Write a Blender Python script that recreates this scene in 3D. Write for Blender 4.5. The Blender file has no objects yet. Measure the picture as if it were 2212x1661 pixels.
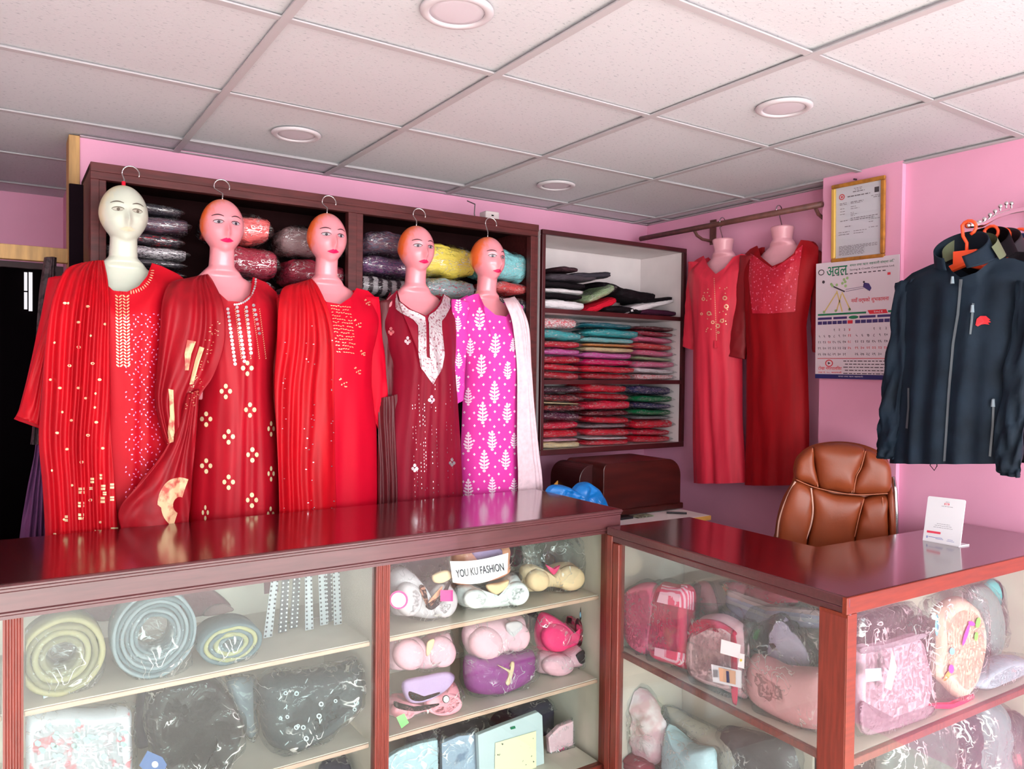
import bpy, bmesh, math, random
from mathutils import Vector, Matrix, noise
from mathutils.bvhtree import BVHTree
random.seed(7)
C = bpy.context.scene.collection
SC = bpy.context.scene
PI = math.pi

# ---------------------------------------------------------------- camera
PW, PH, FOC = 2212.0, 1661.0, 1647.06
YAW, PITCH, ROLL = 0.589415542, -0.0199278822, 0.0118807642
CAM = Vector((0, 0, 1.52))
fw = Vector((math.sin(YAW)*math.cos(PITCH), math.cos(YAW)*math.cos(PITCH), math.sin(PITCH)))
r0 = Vector((math.cos(YAW), -math.sin(YAW), 0))
u0 = r0.cross(fw)
rt = r0*math.cos(ROLL) + u0*math.sin(ROLL)
up = -r0*math.sin(ROLL) + u0*math.cos(ROLL)
cd = bpy.data.cameras.new('camera')
cd.sensor_width = 36; cd.lens = 36*FOC/PW; cd.clip_start = 0.05; cd.clip_end = 200
cam = bpy.data.objects.new('camera', cd); C.objects.link(cam)
m = Matrix((rt, up, -fw)).transposed().to_4x4(); m.translation = CAM
cam.matrix_world = m
SC.camera = cam
SC.view_settings.view_transform = 'Standard'
SC.view_settings.look = 'None'
SC.view_settings.gamma = 1
SC.view_settings.use_curve_mapping = False
SC.view_settings.exposure = 0.0

# ---------------------------------------------------------------- daylight
wd = bpy.data.worlds.new('sky'); SC.world = wd; wd.use_nodes = True
bgn = wd.node_tree.nodes['Background']
bgn.inputs[0].default_value = (0.93, 0.97, 1.0, 1); bgn.inputs[1].default_value = 11.5
pl = bpy.data.lights.new('shopfront_daylight', 'AREA'); pl.shape = 'RECTANGLE'; pl.size = 4.0; pl.size_y = 2.3
pl.cycles.is_portal = True
po = bpy.data.objects.new('shopfront_daylight', pl); C.objects.link(po)
po.location = (0.9, -2.6, 1.15); po.rotation_euler = (PI/2, 0, 0)
sl = bpy.data.lights.new('sun', 'SUN'); sl.energy = 15.0; sl.angle = 0.01; sl.color = (1, 0.96, 0.9)
so = bpy.data.objects.new('sun', sl); C.objects.link(so)
so.rotation_euler = Vector((-0.15, -1.0, 0.62)).to_track_quat('Z', 'Y').to_euler()

# ---------------------------------------------------------------- pixel helpers (world points on real planes)
def ray(x, y): return rt*((x-PW/2)/FOC) - up*((y-PH/2)/FOC) + fw
def at_z(x, y, z):
    d = ray(x, y); return CAM + d*((z-CAM.z)/d.z)
def at_y(x, y, Y):
    d = ray(x, y); return CAM + d*(Y/d.y)
def at_x(x, y, X):
    d = ray(x, y); return CAM + d*(X/d.x)
class Frame:
    """vertical working plane: 'y' = faces the shop front, 'x' = faces the left"""
    def __init__(s, kind, c): s.kind, s.c = kind, c
    def sz(s, px, py):
        if s.kind == 'y':
            p = at_y(px, py, s.c); return (p.x, p.z)
        p = at_x(px, py, s.c); return (-p.y, p.z)
    def P(s, a, z, d=0.0):
        if s.kind == 'y': return Vector((a, s.c-d, z))
        return Vector((s.c-d, -a, z))
def interp(tab, v):
    if v <= tab[0][0]: return tab[0][1]
    for (a, b), (c, d) in zip(tab, tab[1:]):
        if v <= c:
            t = (v-a)/(c-a) if c != a else 0
            return b+(d-b)*t
    return tab[-1][1]
def sm(a, b, x):
    t = max(0, min(1, (x-a)/(b-a))); return t*t*(3-2*t)

# ---------------------------------------------------------------- materials
def lin(c):
    out = []
    for v in c[:3]:
        v = v/255.0
        out.append(v/12.92 if v <= 0.04045 else ((v+0.055)/1.055)**2.4)
    return (*out, 1)
def nn(nt, t, **kw):
    n = nt.nodes.new(t)
    for k, v in kw.items(): setattr(n, k, v)
    return n
MC = {}
def mat(name, col, rough=0.6, metal=0.0, spec=0.5, coat=0.0, coatr=0.1, bump=0, bscale=30, bdist=0.01, var=0, vscale=8, col2=None, kind='noise', sheen=0, alpha=1, stretch=None, sub=0, th=(0.45, 0.6), det=3):
    if name in MC: return MC[name]
    M = bpy.data.materials.new(name); M.use_nodes = True; nt = M.node_tree
    b = nt.nodes['Principled BSDF']
    b.inputs['Base Color'].default_value = lin(col); b.inputs['Roughness'].default_value = rough
    b.inputs['Metallic'].default_value = metal; b.inputs['Specular IOR Level'].default_value = spec
    b.inputs['Coat Weight'].default_value = coat; b.inputs['Coat Roughness'].default_value = coatr
    b.inputs['Sheen Weight'].default_value = sheen
    b.inputs['Alpha'].default_value = alpha
    tc = nn(nt, 'ShaderNodeTexCoord'); mp = nn(nt, 'ShaderNodeMapping')
    nt.links.new(tc.outputs['Object'], mp.inputs[0])
    if stretch: mp.inputs['Scale'].default_value = stretch
    if col2 is not None or var:
        if kind == 'noise':
            t = nn(nt, 'ShaderNodeTexNoise'); t.inputs['Scale'].default_value = vscale; t.inputs['Detail'].default_value = det
            fac = t.outputs[0]
        elif kind == 'voronoi':
            t = nn(nt, 'ShaderNodeTexVoronoi'); t.inputs['Scale'].default_value = vscale; fac = t.outputs['Distance']
        elif kind == 'wave':
            t = nn(nt, 'ShaderNodeTexWave'); t.inputs['Scale'].default_value = vscale; t.inputs['Distortion'].default_value = 1.5; t.inputs['Detail'].default_value = 2
            fac = t.outputs[0]
        nt.links.new(mp.outputs[0], t.inputs[0])
        cr = nn(nt, 'ShaderNodeValToRGB')
        c2 = col2 if col2 is not None else tuple(max(0, v*(1-var)) for v in col)
        cr.color_ramp.elements[0].color = lin(c2); cr.color_ramp.elements[1].color = lin(col)
        cr.color_ramp.elements[0].position, cr.color_ramp.elements[1].position = th if col2 is not None else (0.3, 0.7)
        nt.links.new(fac, cr.inputs[0]); nt.links.new(cr.outputs[0], b.inputs['Base Color'])
    if bump:
        t2 = nn(nt, 'ShaderNodeTexNoise'); t2.inputs['Scale'].default_value = bscale; t2.inputs['Detail'].default_value = 4
        nt.links.new(mp.outputs[0], t2.inputs[0])
        bp = nn(nt, 'ShaderNodeBump'); bp.inputs['Strength'].default_value = bump; bp.inputs['Distance'].default_value = bdist
        nt.links.new(t2.outputs[0], bp.inputs['Height']); nt.links.new(bp.outputs[0], b.inputs['Normal'])
        if coat: nt.links.new(bp.outputs[0], b.inputs['Coat Normal'])
    MC[name] = M
    return M
def clear(name, tint=(255, 255, 255), ior=1.5, rough=0.02, haze=0.0, bump=0.0, bscale=25, boost=1.0, bdist=0.02, painted_glint=0.0):
    """see-through sheet: transparent + fresnel gloss (+ a little milky diffuse)"""
    if name in MC: return MC[name]
    M = bpy.data.materials.new(name); M.use_nodes = True; nt = M.node_tree
    for n in list(nt.nodes): nt.nodes.remove(n)
    out = nn(nt, 'ShaderNodeOutputMaterial'); tr = nn(nt, 'ShaderNodeBsdfTransparent'); tr.inputs[0].default_value = lin(tint)
    gl = nn(nt, 'ShaderNodeBsdfGlossy'); gl.inputs['Roughness'].default_value = rough
    df = nn(nt, 'ShaderNodeBsdfDiffuse'); df.inputs[0].default_value = (0.85, 0.87, 0.88, 1)
    fr = nn(nt, 'ShaderNodeLayerWeight'); fr.inputs[0].default_value = 0.5
    pw = nn(nt, 'ShaderNodeMath', operation='POWER'); pw.inputs[1].default_value = 5.0
    nt.links.new(fr.outputs['Facing'], pw.inputs[0])
    R0 = ((ior-1)/(ior+1))**2*1.1
    mu = nn(nt, 'ShaderNodeMath', operation='MULTIPLY_ADD'); mu.inputs[1].default_value = (1-R0)*boost; mu.inputs[2].default_value = R0*boost; mu.use_clamp = True
    nt.links.new(pw.outputs[0], mu.inputs[0])
    m1 = nn(nt, 'ShaderNodeMixShader'); m1.inputs[0].default_value = haze
    m2 = nn(nt, 'ShaderNodeMixShader')
    nt.links.new(tr.outputs[0], m1.inputs[1]); nt.links.new(df.outputs[0], m1.inputs[2])
    nt.links.new(mu.outputs[0], m2.inputs[0]); nt.links.new(m1.outputs[0], m2.inputs[1]); nt.links.new(gl.outputs[0], m2.inputs[2])
    nt.links.new(m2.outputs[0], out.inputs[0])
    if bump:
        tc = nn(nt, 'ShaderNodeTexCoord')
        t = nn(nt, 'ShaderNodeTexNoise'); t.inputs['Scale'].default_value = bscale; t.inputs['Detail'].default_value = 3; t.inputs['Distortion'].default_value = 1.2
        nt.links.new(tc.outputs['Object'], t.inputs[0])
        bp = nn(nt, 'ShaderNodeBump'); bp.inputs['Strength'].default_value = bump; bp.inputs['Distance'].default_value = bdist
        nt.links.new(t.outputs[0], bp.inputs['Height'])
        nt.links.new(bp.outputs[0], gl.inputs['Normal']); nt.links.new(bp.outputs[0], fr.inputs['Normal'])
    if painted_glint:  # crinkle highlights painted as white gloss lines from noise, not real folds
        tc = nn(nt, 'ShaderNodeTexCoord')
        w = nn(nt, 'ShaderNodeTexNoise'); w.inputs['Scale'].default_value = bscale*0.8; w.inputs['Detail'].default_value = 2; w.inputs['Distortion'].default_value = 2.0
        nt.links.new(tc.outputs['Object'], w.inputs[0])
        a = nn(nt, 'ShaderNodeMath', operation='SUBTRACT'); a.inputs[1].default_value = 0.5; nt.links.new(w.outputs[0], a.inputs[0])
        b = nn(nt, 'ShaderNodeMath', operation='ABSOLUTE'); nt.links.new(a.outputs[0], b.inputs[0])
        r = nn(nt, 'ShaderNodeMapRange'); r.inputs[1].default_value = 0.028; r.inputs[2].default_value = 0.006; r.inputs[3].default_value = 0.0; r.inputs[4].default_value = painted_glint; nt.links.new(b.outputs[0], r.inputs[0])
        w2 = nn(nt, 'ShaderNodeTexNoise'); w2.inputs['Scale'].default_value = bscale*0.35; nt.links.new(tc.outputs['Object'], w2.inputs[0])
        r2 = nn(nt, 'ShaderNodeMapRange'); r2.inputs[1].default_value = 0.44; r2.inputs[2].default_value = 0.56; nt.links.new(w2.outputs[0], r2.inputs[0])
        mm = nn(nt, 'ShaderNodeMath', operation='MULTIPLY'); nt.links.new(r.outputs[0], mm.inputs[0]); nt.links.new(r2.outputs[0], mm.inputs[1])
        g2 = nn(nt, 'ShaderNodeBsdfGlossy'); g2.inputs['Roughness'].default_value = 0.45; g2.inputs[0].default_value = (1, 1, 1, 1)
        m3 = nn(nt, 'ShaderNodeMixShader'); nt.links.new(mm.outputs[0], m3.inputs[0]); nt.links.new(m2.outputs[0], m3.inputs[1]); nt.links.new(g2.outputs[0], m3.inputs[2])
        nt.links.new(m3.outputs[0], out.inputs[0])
    MC[name] = M
    return M
def glow(name, col, s):
    M = bpy.data.materials.new(name); M.use_nodes = True; nt = M.node_tree
    for n in list(nt.nodes): nt.nodes.remove(n)
    out = nn(nt, 'ShaderNodeOutputMaterial'); e = nn(nt, 'ShaderNodeEmission'); e.inputs[0].default_value = lin(col); e.inputs[1].default_value = s
    nt.links.new(e.outputs[0], out.inputs[0]); return M

PINK = mat('pink_wall_paint', (243, 172, 203), 0.55, var=0.06, vscale=2, bump=0.15, bscale=90, bdist=0.002)
WOOD = mat('dark_mahogany_laminate', (84, 20, 26), 0.2, spec=0.6, coat=0.8, coatr=0.13, var=0.25, vscale=5, stretch=(1, 9, 9), bump=0.03, bscale=20, bdist=0.002)
WOODY = mat('dark_mahogany_laminate_cross', (84, 22, 26), 0.2, spec=0.6, coat=0.8, coatr=0.1, var=0.25, vscale=5, stretch=(9, 1, 9), bump=0.03, bscale=20, bdist=0.002)
TRIM = mat('polished_brown_moulding', (92, 50, 52), 0.3, coat=0.5, var=0.15, vscale=9, stretch=(1, 12, 12))
POST = mat('red_brown_post', (132, 54, 42), 0.35, var=0.2, vscale=10, stretch=(12, 12, 1))
EDGE = mat('orange_brown_edging', (128, 48, 26), 0.4, var=0.15, vscale=9, stretch=(1, 10, 10))
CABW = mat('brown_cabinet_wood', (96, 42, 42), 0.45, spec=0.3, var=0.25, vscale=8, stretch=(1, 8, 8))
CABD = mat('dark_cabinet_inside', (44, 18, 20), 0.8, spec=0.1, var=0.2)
WHITEL = mat('white_laminate', (236, 226, 226), 0.5, var=0.04)
CREAM = mat('cream_shelf_board', (214, 204, 190), 0.5, var=0.06)
GLASS = clear('showcase_glass', (250, 255, 253), 1.5, 0.0)
DUSTY = clear('dusty_showcase_glass', (250, 252, 251), 1.5, 0.02, haze=0.03)
BAG = clear('clear_plastic_bag', (252, 253, 254), 1.45, 0.06, haze=0.01, bump=1.0, bscale=7, boost=1.0, painted_glint=0.95)
BAGT = clear('cloudy_plastic_bag', (250, 252, 253), 1.45, 0.07, haze=0.02, bump=1.0, bscale=16, boost=0.5, painted_glint=0.7)
STEEL = mat('chrome_steel', (215, 215, 215), 0.15, metal=1)

# ---------------------------------------------------------------- mesh helpers
class MB:
    def __init__(s): s.v, s.f = [], []
    def add(s, vs, fs):
        o = len(s.v); s.v += [Vector(v) for v in vs]; s.f += [tuple(i+o for i in f) for f in fs]; return s
    def box(s, x0, x1, y0, y1, z0, z1):
        return s.add([(x0,y0,z0),(x1,y0,z0),(x1,y1,z0),(x0,y1,z0),(x0,y0,z1),(x1,y0,z1),(x1,y1,z1),(x0,y1,z1)],
                     [(0,3,2,1),(4,5,6,7),(0,1,5,4),(1,2,6,5),(2,3,7,6),(3,0,4,7)])
    def obox(s, c, ax, ay, az):
        c = Vector(c); ax, ay, az = Vector(ax), Vector(ay), Vector(az)
        vs = [c+ax*i+ay*j+az*k for k in (-1,1) for j in (-1,1) for i in (-1,1)]
        return s.add(vs, [(0,2,3,1),(4,5,7,6),(0,1,5,4),(1,3,7,5),(3,2,6,7),(2,0,4,6)])
    def tube(s, path, rad, n=10, flat=None, cap=True):
        path = [Vector(p) for p in path]; m = len(path)
        if not isinstance(rad, (list, tuple)): rad = [rad]*m
        rings = []; prev = None
        for i, p in enumerate(path):
            t = (path[min(i+1, m-1)]-path[max(i-1, 0)]).normalized()
            a = prev if prev is not None else (Vector((0, 0, 1)) if abs(t.z) < 0.9 else Vector((1, 0, 0)))
            a = (a - t*a.dot(t)).normalized(); b = t.cross(a); prev = a
            rings.append([p+(a*math.cos(2*PI*k/n)+b*math.sin(2*PI*k/n))*rad[i] for k in range(n)])
        return s.rings(rings, cap)
    def rings(s, rings, cap=True, closed=True):
        n = len(rings[0]); vs = [v for r in rings for v in r]; fs = []
        for i in range(len(rings)-1):
            for k in range(n if closed else n-1):
                a = i*n+k; b = i*n+(k+1) % n
                fs.append((a, b, b+n, a+n))
        if cap and closed:
            fs.append(tuple(range(n))[::-1]); fs.append(tuple((len(rings)-1)*n+k for k in range(n)))
        return s.add(vs, fs)
    def lathe(s, prof, c, n=32, axis='z'):
        c = Vector(c); rings = []
        for r, h in prof:
            ring = []
            for k in range(n):
                a = 2*PI*k/n; x, y = r*math.cos(a), r*math.sin(a)
                ring.append(c + (Vector((x, y, h)) if axis == 'z' else Vector((x, h, y)) if axis == 'y' else Vector((h, x, y))))
            rings.append(ring)
        return s.rings(rings)
    def ball(s, c, r, n=10, sx=1, sy=1, sz=1):
        rings = []; c = Vector(c)
        for i in range(n+1):
            t = PI*i/n; q = max(math.sin(t), 1e-3)
            rings.append([c+Vector((r*sx*q*math.cos(2*PI*k/(n+2)), r*sy*q*math.sin(2*PI*k/(n+2)), r*sz*math.cos(t))) for k in range(n+2)])
        return s.rings(rings)
    def extr(s, prof, p0, p1, A, B):
        """profile [(a,b)] swept from p0 to p1, a along A, b along B"""
        A, B = Vector(A), Vector(B)
        return s.rings([[Vector(p)+A*a+B*b for a, b in prof] for p in (p0, p1)])
    def grid(s, nu, nv, fn):
        vs = [fn(i/nu, j/nv) for j in range(nv+1) for i in range(nu+1)]
        fs = [(j*(nu+1)+i, j*(nu+1)+i+1, (j+1)*(nu+1)+i+1, (j+1)*(nu+1)+i) for j in range(nv) for i in range(nu)]
        return s.add(vs, fs)
    def bvh(s): return BVHTree.FromPolygons(s.v, s.f)
ORG = {}
def obj(name, mb, m_, parent=None, smooth=False, bevel=0, solid=0, sub=0, label=None, cat=None, group=None, kind=None, origin=None, shared=None):
    if parent is not None: org = ORG[parent]
    elif origin is not None: org = Vector(origin)
    else:
        xs = [v.x for v in mb.v]; ys = [v.y for v in mb.v]; zs = [v.z for v in mb.v]
        org = Vector(((min(xs)+max(xs))/2, (min(ys)+max(ys))/2, min(zs)))
    me = bpy.data.meshes.new(name); me.from_pydata([v-org for v in mb.v], [], mb.f); me.update()
    bm = bmesh.new(); bm.from_mesh(me); bmesh.ops.recalc_face_normals(bm, faces=bm.faces); bm.to_mesh(me); bm.free()
    o = bpy.data.objects.new(name, me); C.objects.link(o); me.materials.append(m_)
    if smooth:
        for p in me.polygons: p.use_smooth = True
    if parent is not None: o.parent = parent
    else: o.location = org
    ORG[o] = org
    if solid:
        q = o.modifiers.new('thickness', 'SOLIDIFY'); q.thickness = solid; q.offset = 0
    if bevel:
        q = o.modifiers.new('edge', 'BEVEL'); q.width = bevel; q.segments = 2; q.limit_method = 'ANGLE'
    if sub:
        q = o.modifiers.new('round', 'SUBSURF'); q.levels = sub; q.render_levels = sub
    tag(o, label, cat, group, kind)
    return o
def tag(o, label=None, cat=None, group=None, kind=None):
    if label: o['label'] = label
    if cat: o['category'] = cat
    if group: o['group'] = group
    if kind: o['kind'] = kind
def thing(name, loc, label, cat, group=None):
    o = bpy.data.objects.new(name, None); C.objects.link(o); o.location = Vector(loc); o.empty_display_size = 0.05
    ORG[o] = Vector(loc); tag(o, label, cat, group); return o
def B(*a): return MB().box(*a)
def struct(name, mb, m_, **k): return obj(name, mb, m_, kind='structure', **k)

# ================================================================ THE ROOM
CZ = 2.368
XL, XR, YB, YF = -1.4, 3.13, 3.28, -2.6
floorm = mat('beige_floor_tile', (205, 196, 186), 0.3, var=0.08, vscale=3)
struct('floor', B(XL-0.2, XR+0.2, YF, 4.8, -0.06, 0), floorm)
struct('ground_outside', B(-12, 12, -14, YF-0.001, -0.12, -0.03), mat('pale_concrete', (190, 188, 182), 0.9, var=0.1))
tag(bpy.data.objects['ground_outside'], 'pale concrete ground outside the open shop front', None)
struct('wall_back', B(0.241, XR+0.15, YB, YB+0.12, 0, CZ+0.05), PINK)
struct('wall_right', B(XR, XR+0.15, YF, YB, 0, CZ+0.05), PINK)
# the pillar and the furred-out wall beside it
PX = 3.0
struct('trim_1', MB().box(PX, XR, 1.69, 2.045, 0, CZ+0.02), PINK, label='pink plastered pillar beside the wall rail')
struct('wall_right_panel', MB().box(PX+0.025, XR, YF, 1.69, 0, CZ+0.02), PINK)
struct('wall_left', B(XL-0.12, XL, YF, 3.4, 0, CZ+0.05), mat('pale_wall_paint', (232, 222, 222), 0.6))
struct('wall_partition_added', B(XL, -0.42, YB, YB+0.12, 0, CZ+0.05), PINK)  # unseen partition, added to narrow the opening and keep the passage dark
struct('wall_passage_left_added', B(-0.54, -0.42, YB+0.12, 4.6, 0, CZ+0.05), PINK)  # unseen wall, also added to shut daylight out of the passage
struct('wall_passage_right', B(0.262, 0.34, YB+0.12, 4.6, 0, CZ+0.05), PINK)
BLK = mat('black_painted_door', (10, 5, 8), 0.9, spec=0.05)
struct('wall_far', MB().box(-0.54, 0.34, 4.575, 4.7, 2.02, CZ+0.05).box(0.27, 0.34, 4.575, 4.7, 0, 2.02).box(-0.54, -0.4, 4.575, 4.7, 0, 2.02), PINK)
d1 = struct('door_1', B(-0.4, 0.22, 4.6, 4.64, 0, 2.0), BLK)
obj('door_frame', MB().box(0.22, 0.27, 4.56, 4.68, 0, 2.02).box(-0.4, 0.22, 4.56, 4.68, 2.0, 2.03), mat('dark_door_frame', (60, 30, 34), 0.5), d1)
WINL = glow('daylit_slit', (250, 246, 250), 1.0)
for i, (xa, xb) in enumerate(((52, 59), (62, 70))):
    for ya, yb in ((588, 628), (631, 668)):
        a = at_y(xa, ya, 4.59); b = at_y(xb, yb+(4 if i else 0), 4.59)
        obj('pane', B(a.x, b.x, 4.585, 4.599, b.z, a.z), WINL, d1, label='narrow daylit pane in the black door')
PLY = mat('raw_plywood_edge', (205, 160, 100), 0.6, var=0.2, vscale=6, stretch=(8, 8, 1))
struct('trim_2', B(0.205, 0.241, YB-0.012, YB+0.12, 0, CZ), PLY, bevel=0.002, label='raw wooden post closing the end of the pink wall')
struct('trim_3', B(-0.42, 0.205, YB+0.02, YB+0.06, 1.897, 1.95), PLY, bevel=0.002, label='raw wooden rail across the dark passage')

# ---- ceiling: slab, tee bars, tiles
TIL = mat('mineral_fibre_tile', (208, 212, 216), 0.8, col2=(176, 184, 190), vscale=40, th=(0.335, 0.37), stretch=(1, 2.4, 1), det=2, bump=0.25, bscale=50, bdist=0.003)
ceil = struct('ceiling', B(XL-0.1, XR+0.1, YF, 4.8, CZ+0.03, CZ+0.08), mat('ceiling_void', (120, 118, 118), 0.9))
G = 0.61; GX, GY = 0.574, 2.486
gx = [x for x in [GX+G*k for k in range(-4, 6)] if XL < x < XR]
gy = [y for y in [GY+G*k for k in range(-9, 5)] if YF < y < 4.7]
BARM = mat('white_tee_bar', (184, 181, 184), 0.7, spec=0.15)
def tee(a, b, alongx, c):
    w = 0.012
    mb = MB()
    if alongx: mb.box(a, b, c-w, c+w, CZ-0.002, CZ+0.002).box(a, b, c-0.002, c+0.002, CZ, CZ+0.028)
    else: mb.box(c-w, c+w, a, b, CZ-0.004, CZ).box(c-0.002, c+0.002, a, b, CZ, CZ+0.028)
    return mb
for x in gx: obj('tee_bar', tee(YF, 4.6, False, x), BARM, ceil)
for y in gy: obj('cross_tee', tee(XL, XR, True, y), BARM, ceil)
obj('edge_angle', MB().box(0.241, XR, YB-0.022, YB, CZ-0.003, CZ).box(XR-0.022, XR, 2.045, YB, CZ-0.003, CZ).box(PX, PX+0.025, YF, 1.69, CZ-0.003, CZ), BARM, ceil)
tm = bpy.data.meshes.new('ceiling_tile'); bm = bmesh.new()
tb = B(-0.5, 0.5, -0.5, 0.5, 0, 1)
tm.from_pydata(tb.v, [], tb.f); tm.materials.append(TIL)
bxs = [XL]+gx+[XR]; bys = [YF]+gy+[4.6]
for i in range(len(bxs)-1):
    for j in range(len(bys)-1):
        x0, x1, y0, y1 = bxs[i], bxs[i+1], bys[j], bys[j+1]
        if x1-x0 < 0.05 or y1-y0 < 0.05: continue
        o = bpy.data.objects.new('ceiling_tile', tm); C.objects.link(o); o.parent = ceil
        o.location = Vector(((x0+x1)/2, (y0+y1)/2, CZ+0.006+0.003*random.random())) - ORG[ceil]
        o.scale = (x1-x0-0.006, y1-y0-0.006, 0.012)
        o.rotation_euler = (random.uniform(-.004, .004), random.uniform(-.004, .004), 0)
RING = mat('white_light_ring', (204, 200, 204), 0.45)
DIF = mat('unlit_frosted_diffuser', (212, 206, 214), 0.5)
for (x, y, lb) in ((0.9, 1.6, 'large round recessed ceiling light nearest the viewer, cut by the top edge'), (0.895, 2.776, 'round recessed ceiling light above the dark red kurta'),
                   (2.12, 2.825, 'round recessed ceiling light nearest the white-lined cabinet'), (2.085, 1.568, 'round recessed ceiling light nearest the framed certificate')):
    t = thing('ceiling_light', (x, y, CZ), lb, 'ceiling light', 'round recessed ceiling lights')
    obj('ring', MB().lathe([(0.066, 0.004), (0.066, -0.004), (0.070, -0.007), (0.082, -0.006), (0.088, -0.001), (0.088, 0.003)], (x, y, CZ), 48), RING, t, smooth=True)
    obj('diffuser', MB().lathe([(0.0005, -0.003), (0.05, -0.0025), (0.0665, -0.001), (0.0665, 0.003), (0.0005, 0.003)], (x, y, CZ), 40), DIF, t, smooth=True)

# ================================================================ SHOWCASE COUNTERS
def prism(pts, z0, z1):
    n = len(pts); mb = MB()
    return mb.add([(x, y, z0) for x, y in pts]+[(x, y, z1) for x, y in pts],
                  [tuple(range(n))[::-1], tuple(range(n, 2*n))]+[(i, (i+1) % n, (i+1) % n+n, i+n) for i in range(n)])
c1 = thing('display_counter', (0.6, 2.33, 0), 'long mahogany glass-fronted display counter with brown moulded fascia', 'counter')
CX0, CX1 = -0.66, 1.855
obj('countertop', B(CX0, CX1, 2.062, 2.59, 0.999, 1.02), WOOD, c1, bevel=0.003)
prof = [(0.062, 0.0), (0.0, 0.0), (-0.004, -0.004), (-0.004, -0.008), (0.002, -0.012), (0.002, -0.017), (0.008, -0.021), (0.008, -0.064), (0.004, -0.067), (0.004, -0.071), (0.010, -0.075), (0.010, -0.083), (0.030, -0.083), (0.030, -0.022), (0.062, -0.022)]
obj('fascia', MB().extr([(a, b) for a, b in prof], (CX0, 2.058, 1.0195), (CX1+0.006, 2.058, 1.0195), (0, 1, 0), (0, 0, 1)), TRIM, c1)
obj('fascia_return', MB().extr([(a-0.006, b) for a, b in prof], (CX1, 2.075, 1.019), (CX1, 2.59, 1.019), (-1, 0, 0), (0, 0, 1)), TRIM, c1)
# reeded posts
def reeded(x0, x1, y, z0, z1):
    mb = MB(); n = 3; w = (x1-x0)/(n+0.6)
    mb.box(x0, x1, y+0.004, y+0.035, z0, z1)
    for k in range(n):
        cx = x0+w*(k+0.8)
        mb.tube([(cx, y+0.006, z0), (cx, y+0.006, z1)], w*0.42, 10)
    return mb
for x0, x1 in ((0.0, 0.04), (0.918, 0.963), (1.812, 1.852), (-0.655, -0.61)):
    obj('post', reeded(x0, x1, 2.078, 0.0, 0.94), POST, c1, smooth=False)
obj('bottom_rail', B(CX0+0.01, CX1-0.01, 2.082, 2.115, 0, 0.09), POST, c1, bevel=0.003)
obj('back_panel', B(CX0+0.01, CX1-0.01, 2.565, 2.58, 0, 0.998), CREAM, c1)
for x in (CX0+0.005, CX1-0.02): obj('side_panel', B(x, x+0.015, 2.09, 2.565, 0, 0.998), CREAM, c1)
BULL = mat('bare_wood_nosing', (205, 168, 148), 0.5, var=0.15, vscale=10, stretch=(1, 8, 8))
for (xa, xb) in ((-0.61, 0.0), (0.04, 0.918), (0.963, 1.812)):
    for z, yd in ((0.70, 2.125), (0.392, 2.125), (0.09, 2.115)):
        s = obj('shelf', B(xa+0.002, xb-0.002, yd, 2.562, z-0.016, z), CREAM, c1)
        obj('nosing', B(xa+0.002, xb-0.002, yd-0.006, yd, z-0.015, z-0.002), BULL, s, bevel=0.0025)
    obj('glass_pane', B(xa, xb, 2.090, 2.095, 0.09, 0.94), GLASS, c1)
obj('divider_panel', B(0.935, 0.945, 2.125, 2.562, 0.09, 0.998), CREAM, c1)

c2 = thing('display_counter', (2.1, 1.4, 0), 'L-shaped glass display counter with orange-brown edging, an office chair behind it', 'counter')
LA, LB, RB_ = (1.738, 1.092), (1.785, 2.052), (2.985, 1.045)
def lp(t, off=0.0):   # along the left face, t 0 front corner .. 1 far end; off = inward
    return (LA[0]+(LB[0]-LA[0])*t+off, LA[1]+(LB[1]-LA[1])*t)
def fp(t, off=0.0):   # along the front face
    return (LA[0]+(RB_[0]-LA[0])*t, LA[1]+(RB_[1]-LA[1])*t+off)
topl = [LA, RB_, (2.985, 1.42), (2.16, 1.47), (2.18, 2.03), LB]
obj('countertop', prism([(1.742, 1.097), (2.985, 1.05), (2.985, 1.42), (2.16, 1.47), (2.18, 2.03), (1.789, 2.05)], 0.94, 0.965), WOODY, c2, bevel=0.002)
def beam(a, b, w, z0, z1, side):   # box along a-b, w thick to the inside
    a, b = Vector((*a, 0)), Vector((*b, 0)); d = (b-a).normalized(); n = Vector((-d.y, d.x, 0))*side
    return prism([(p.x, p.y) for p in (a, b, b+n*w, a+n*w)], z0, z1)
obj('edge_strip', beam(fp(-0.004), fp(1), 0.014, 0.922, 0.9645, 1), EDGE, c2, bevel=0.002)
obj('edge_strip', beam(lp(0.0), lp(1), 0.010, 0.938, 0.9645, -1), TRIM, c2, bevel=0.003)
obj('edge_strip', beam(lp(0.0, 0.005), lp(1, 0.005), 0.012, 0.915, 0.937, -1), TRIM, c2, bevel=0.004)
obj('edge_strip', B(2.985-0.8, 2.985, 1.42, 1.432, 0.93, 0.964), WOOD, c2)
obj('corner_post', prism([(1.7385, 1.0925), (1.775, 1.0905), (1.775, 1.125), (1.745, 1.175), (1.7425, 1.175)], 0, 0.9215), EDGE, c2, bevel=0.002)
obj('corner_post', beam(lp(0.003, -0.0005), lp(0.085, -0.0005), 0.03, 0, 0.914, -1), POST, c2, bevel=0.002)
obj('post', beam(lp(0.93), lp(0.965), 0.03, 0, 0.914, -1), POST, c2, bevel=0.003)
obj('post', beam(lp(0.97), lp(1.0), 0.03, 0, 0.937, -1), POST, c2, bevel=0.003)
obj('post', beam(fp(0.975), fp(1.0), 0.03, 0, 0.92, 1), EDGE, c2, bevel=0.003)
obj('glass_pane', beam(lp(0.06, 0.010), lp(0.95, 0.010), 0.005, 0.06, 0.925, -1), DUSTY, c2)
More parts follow.
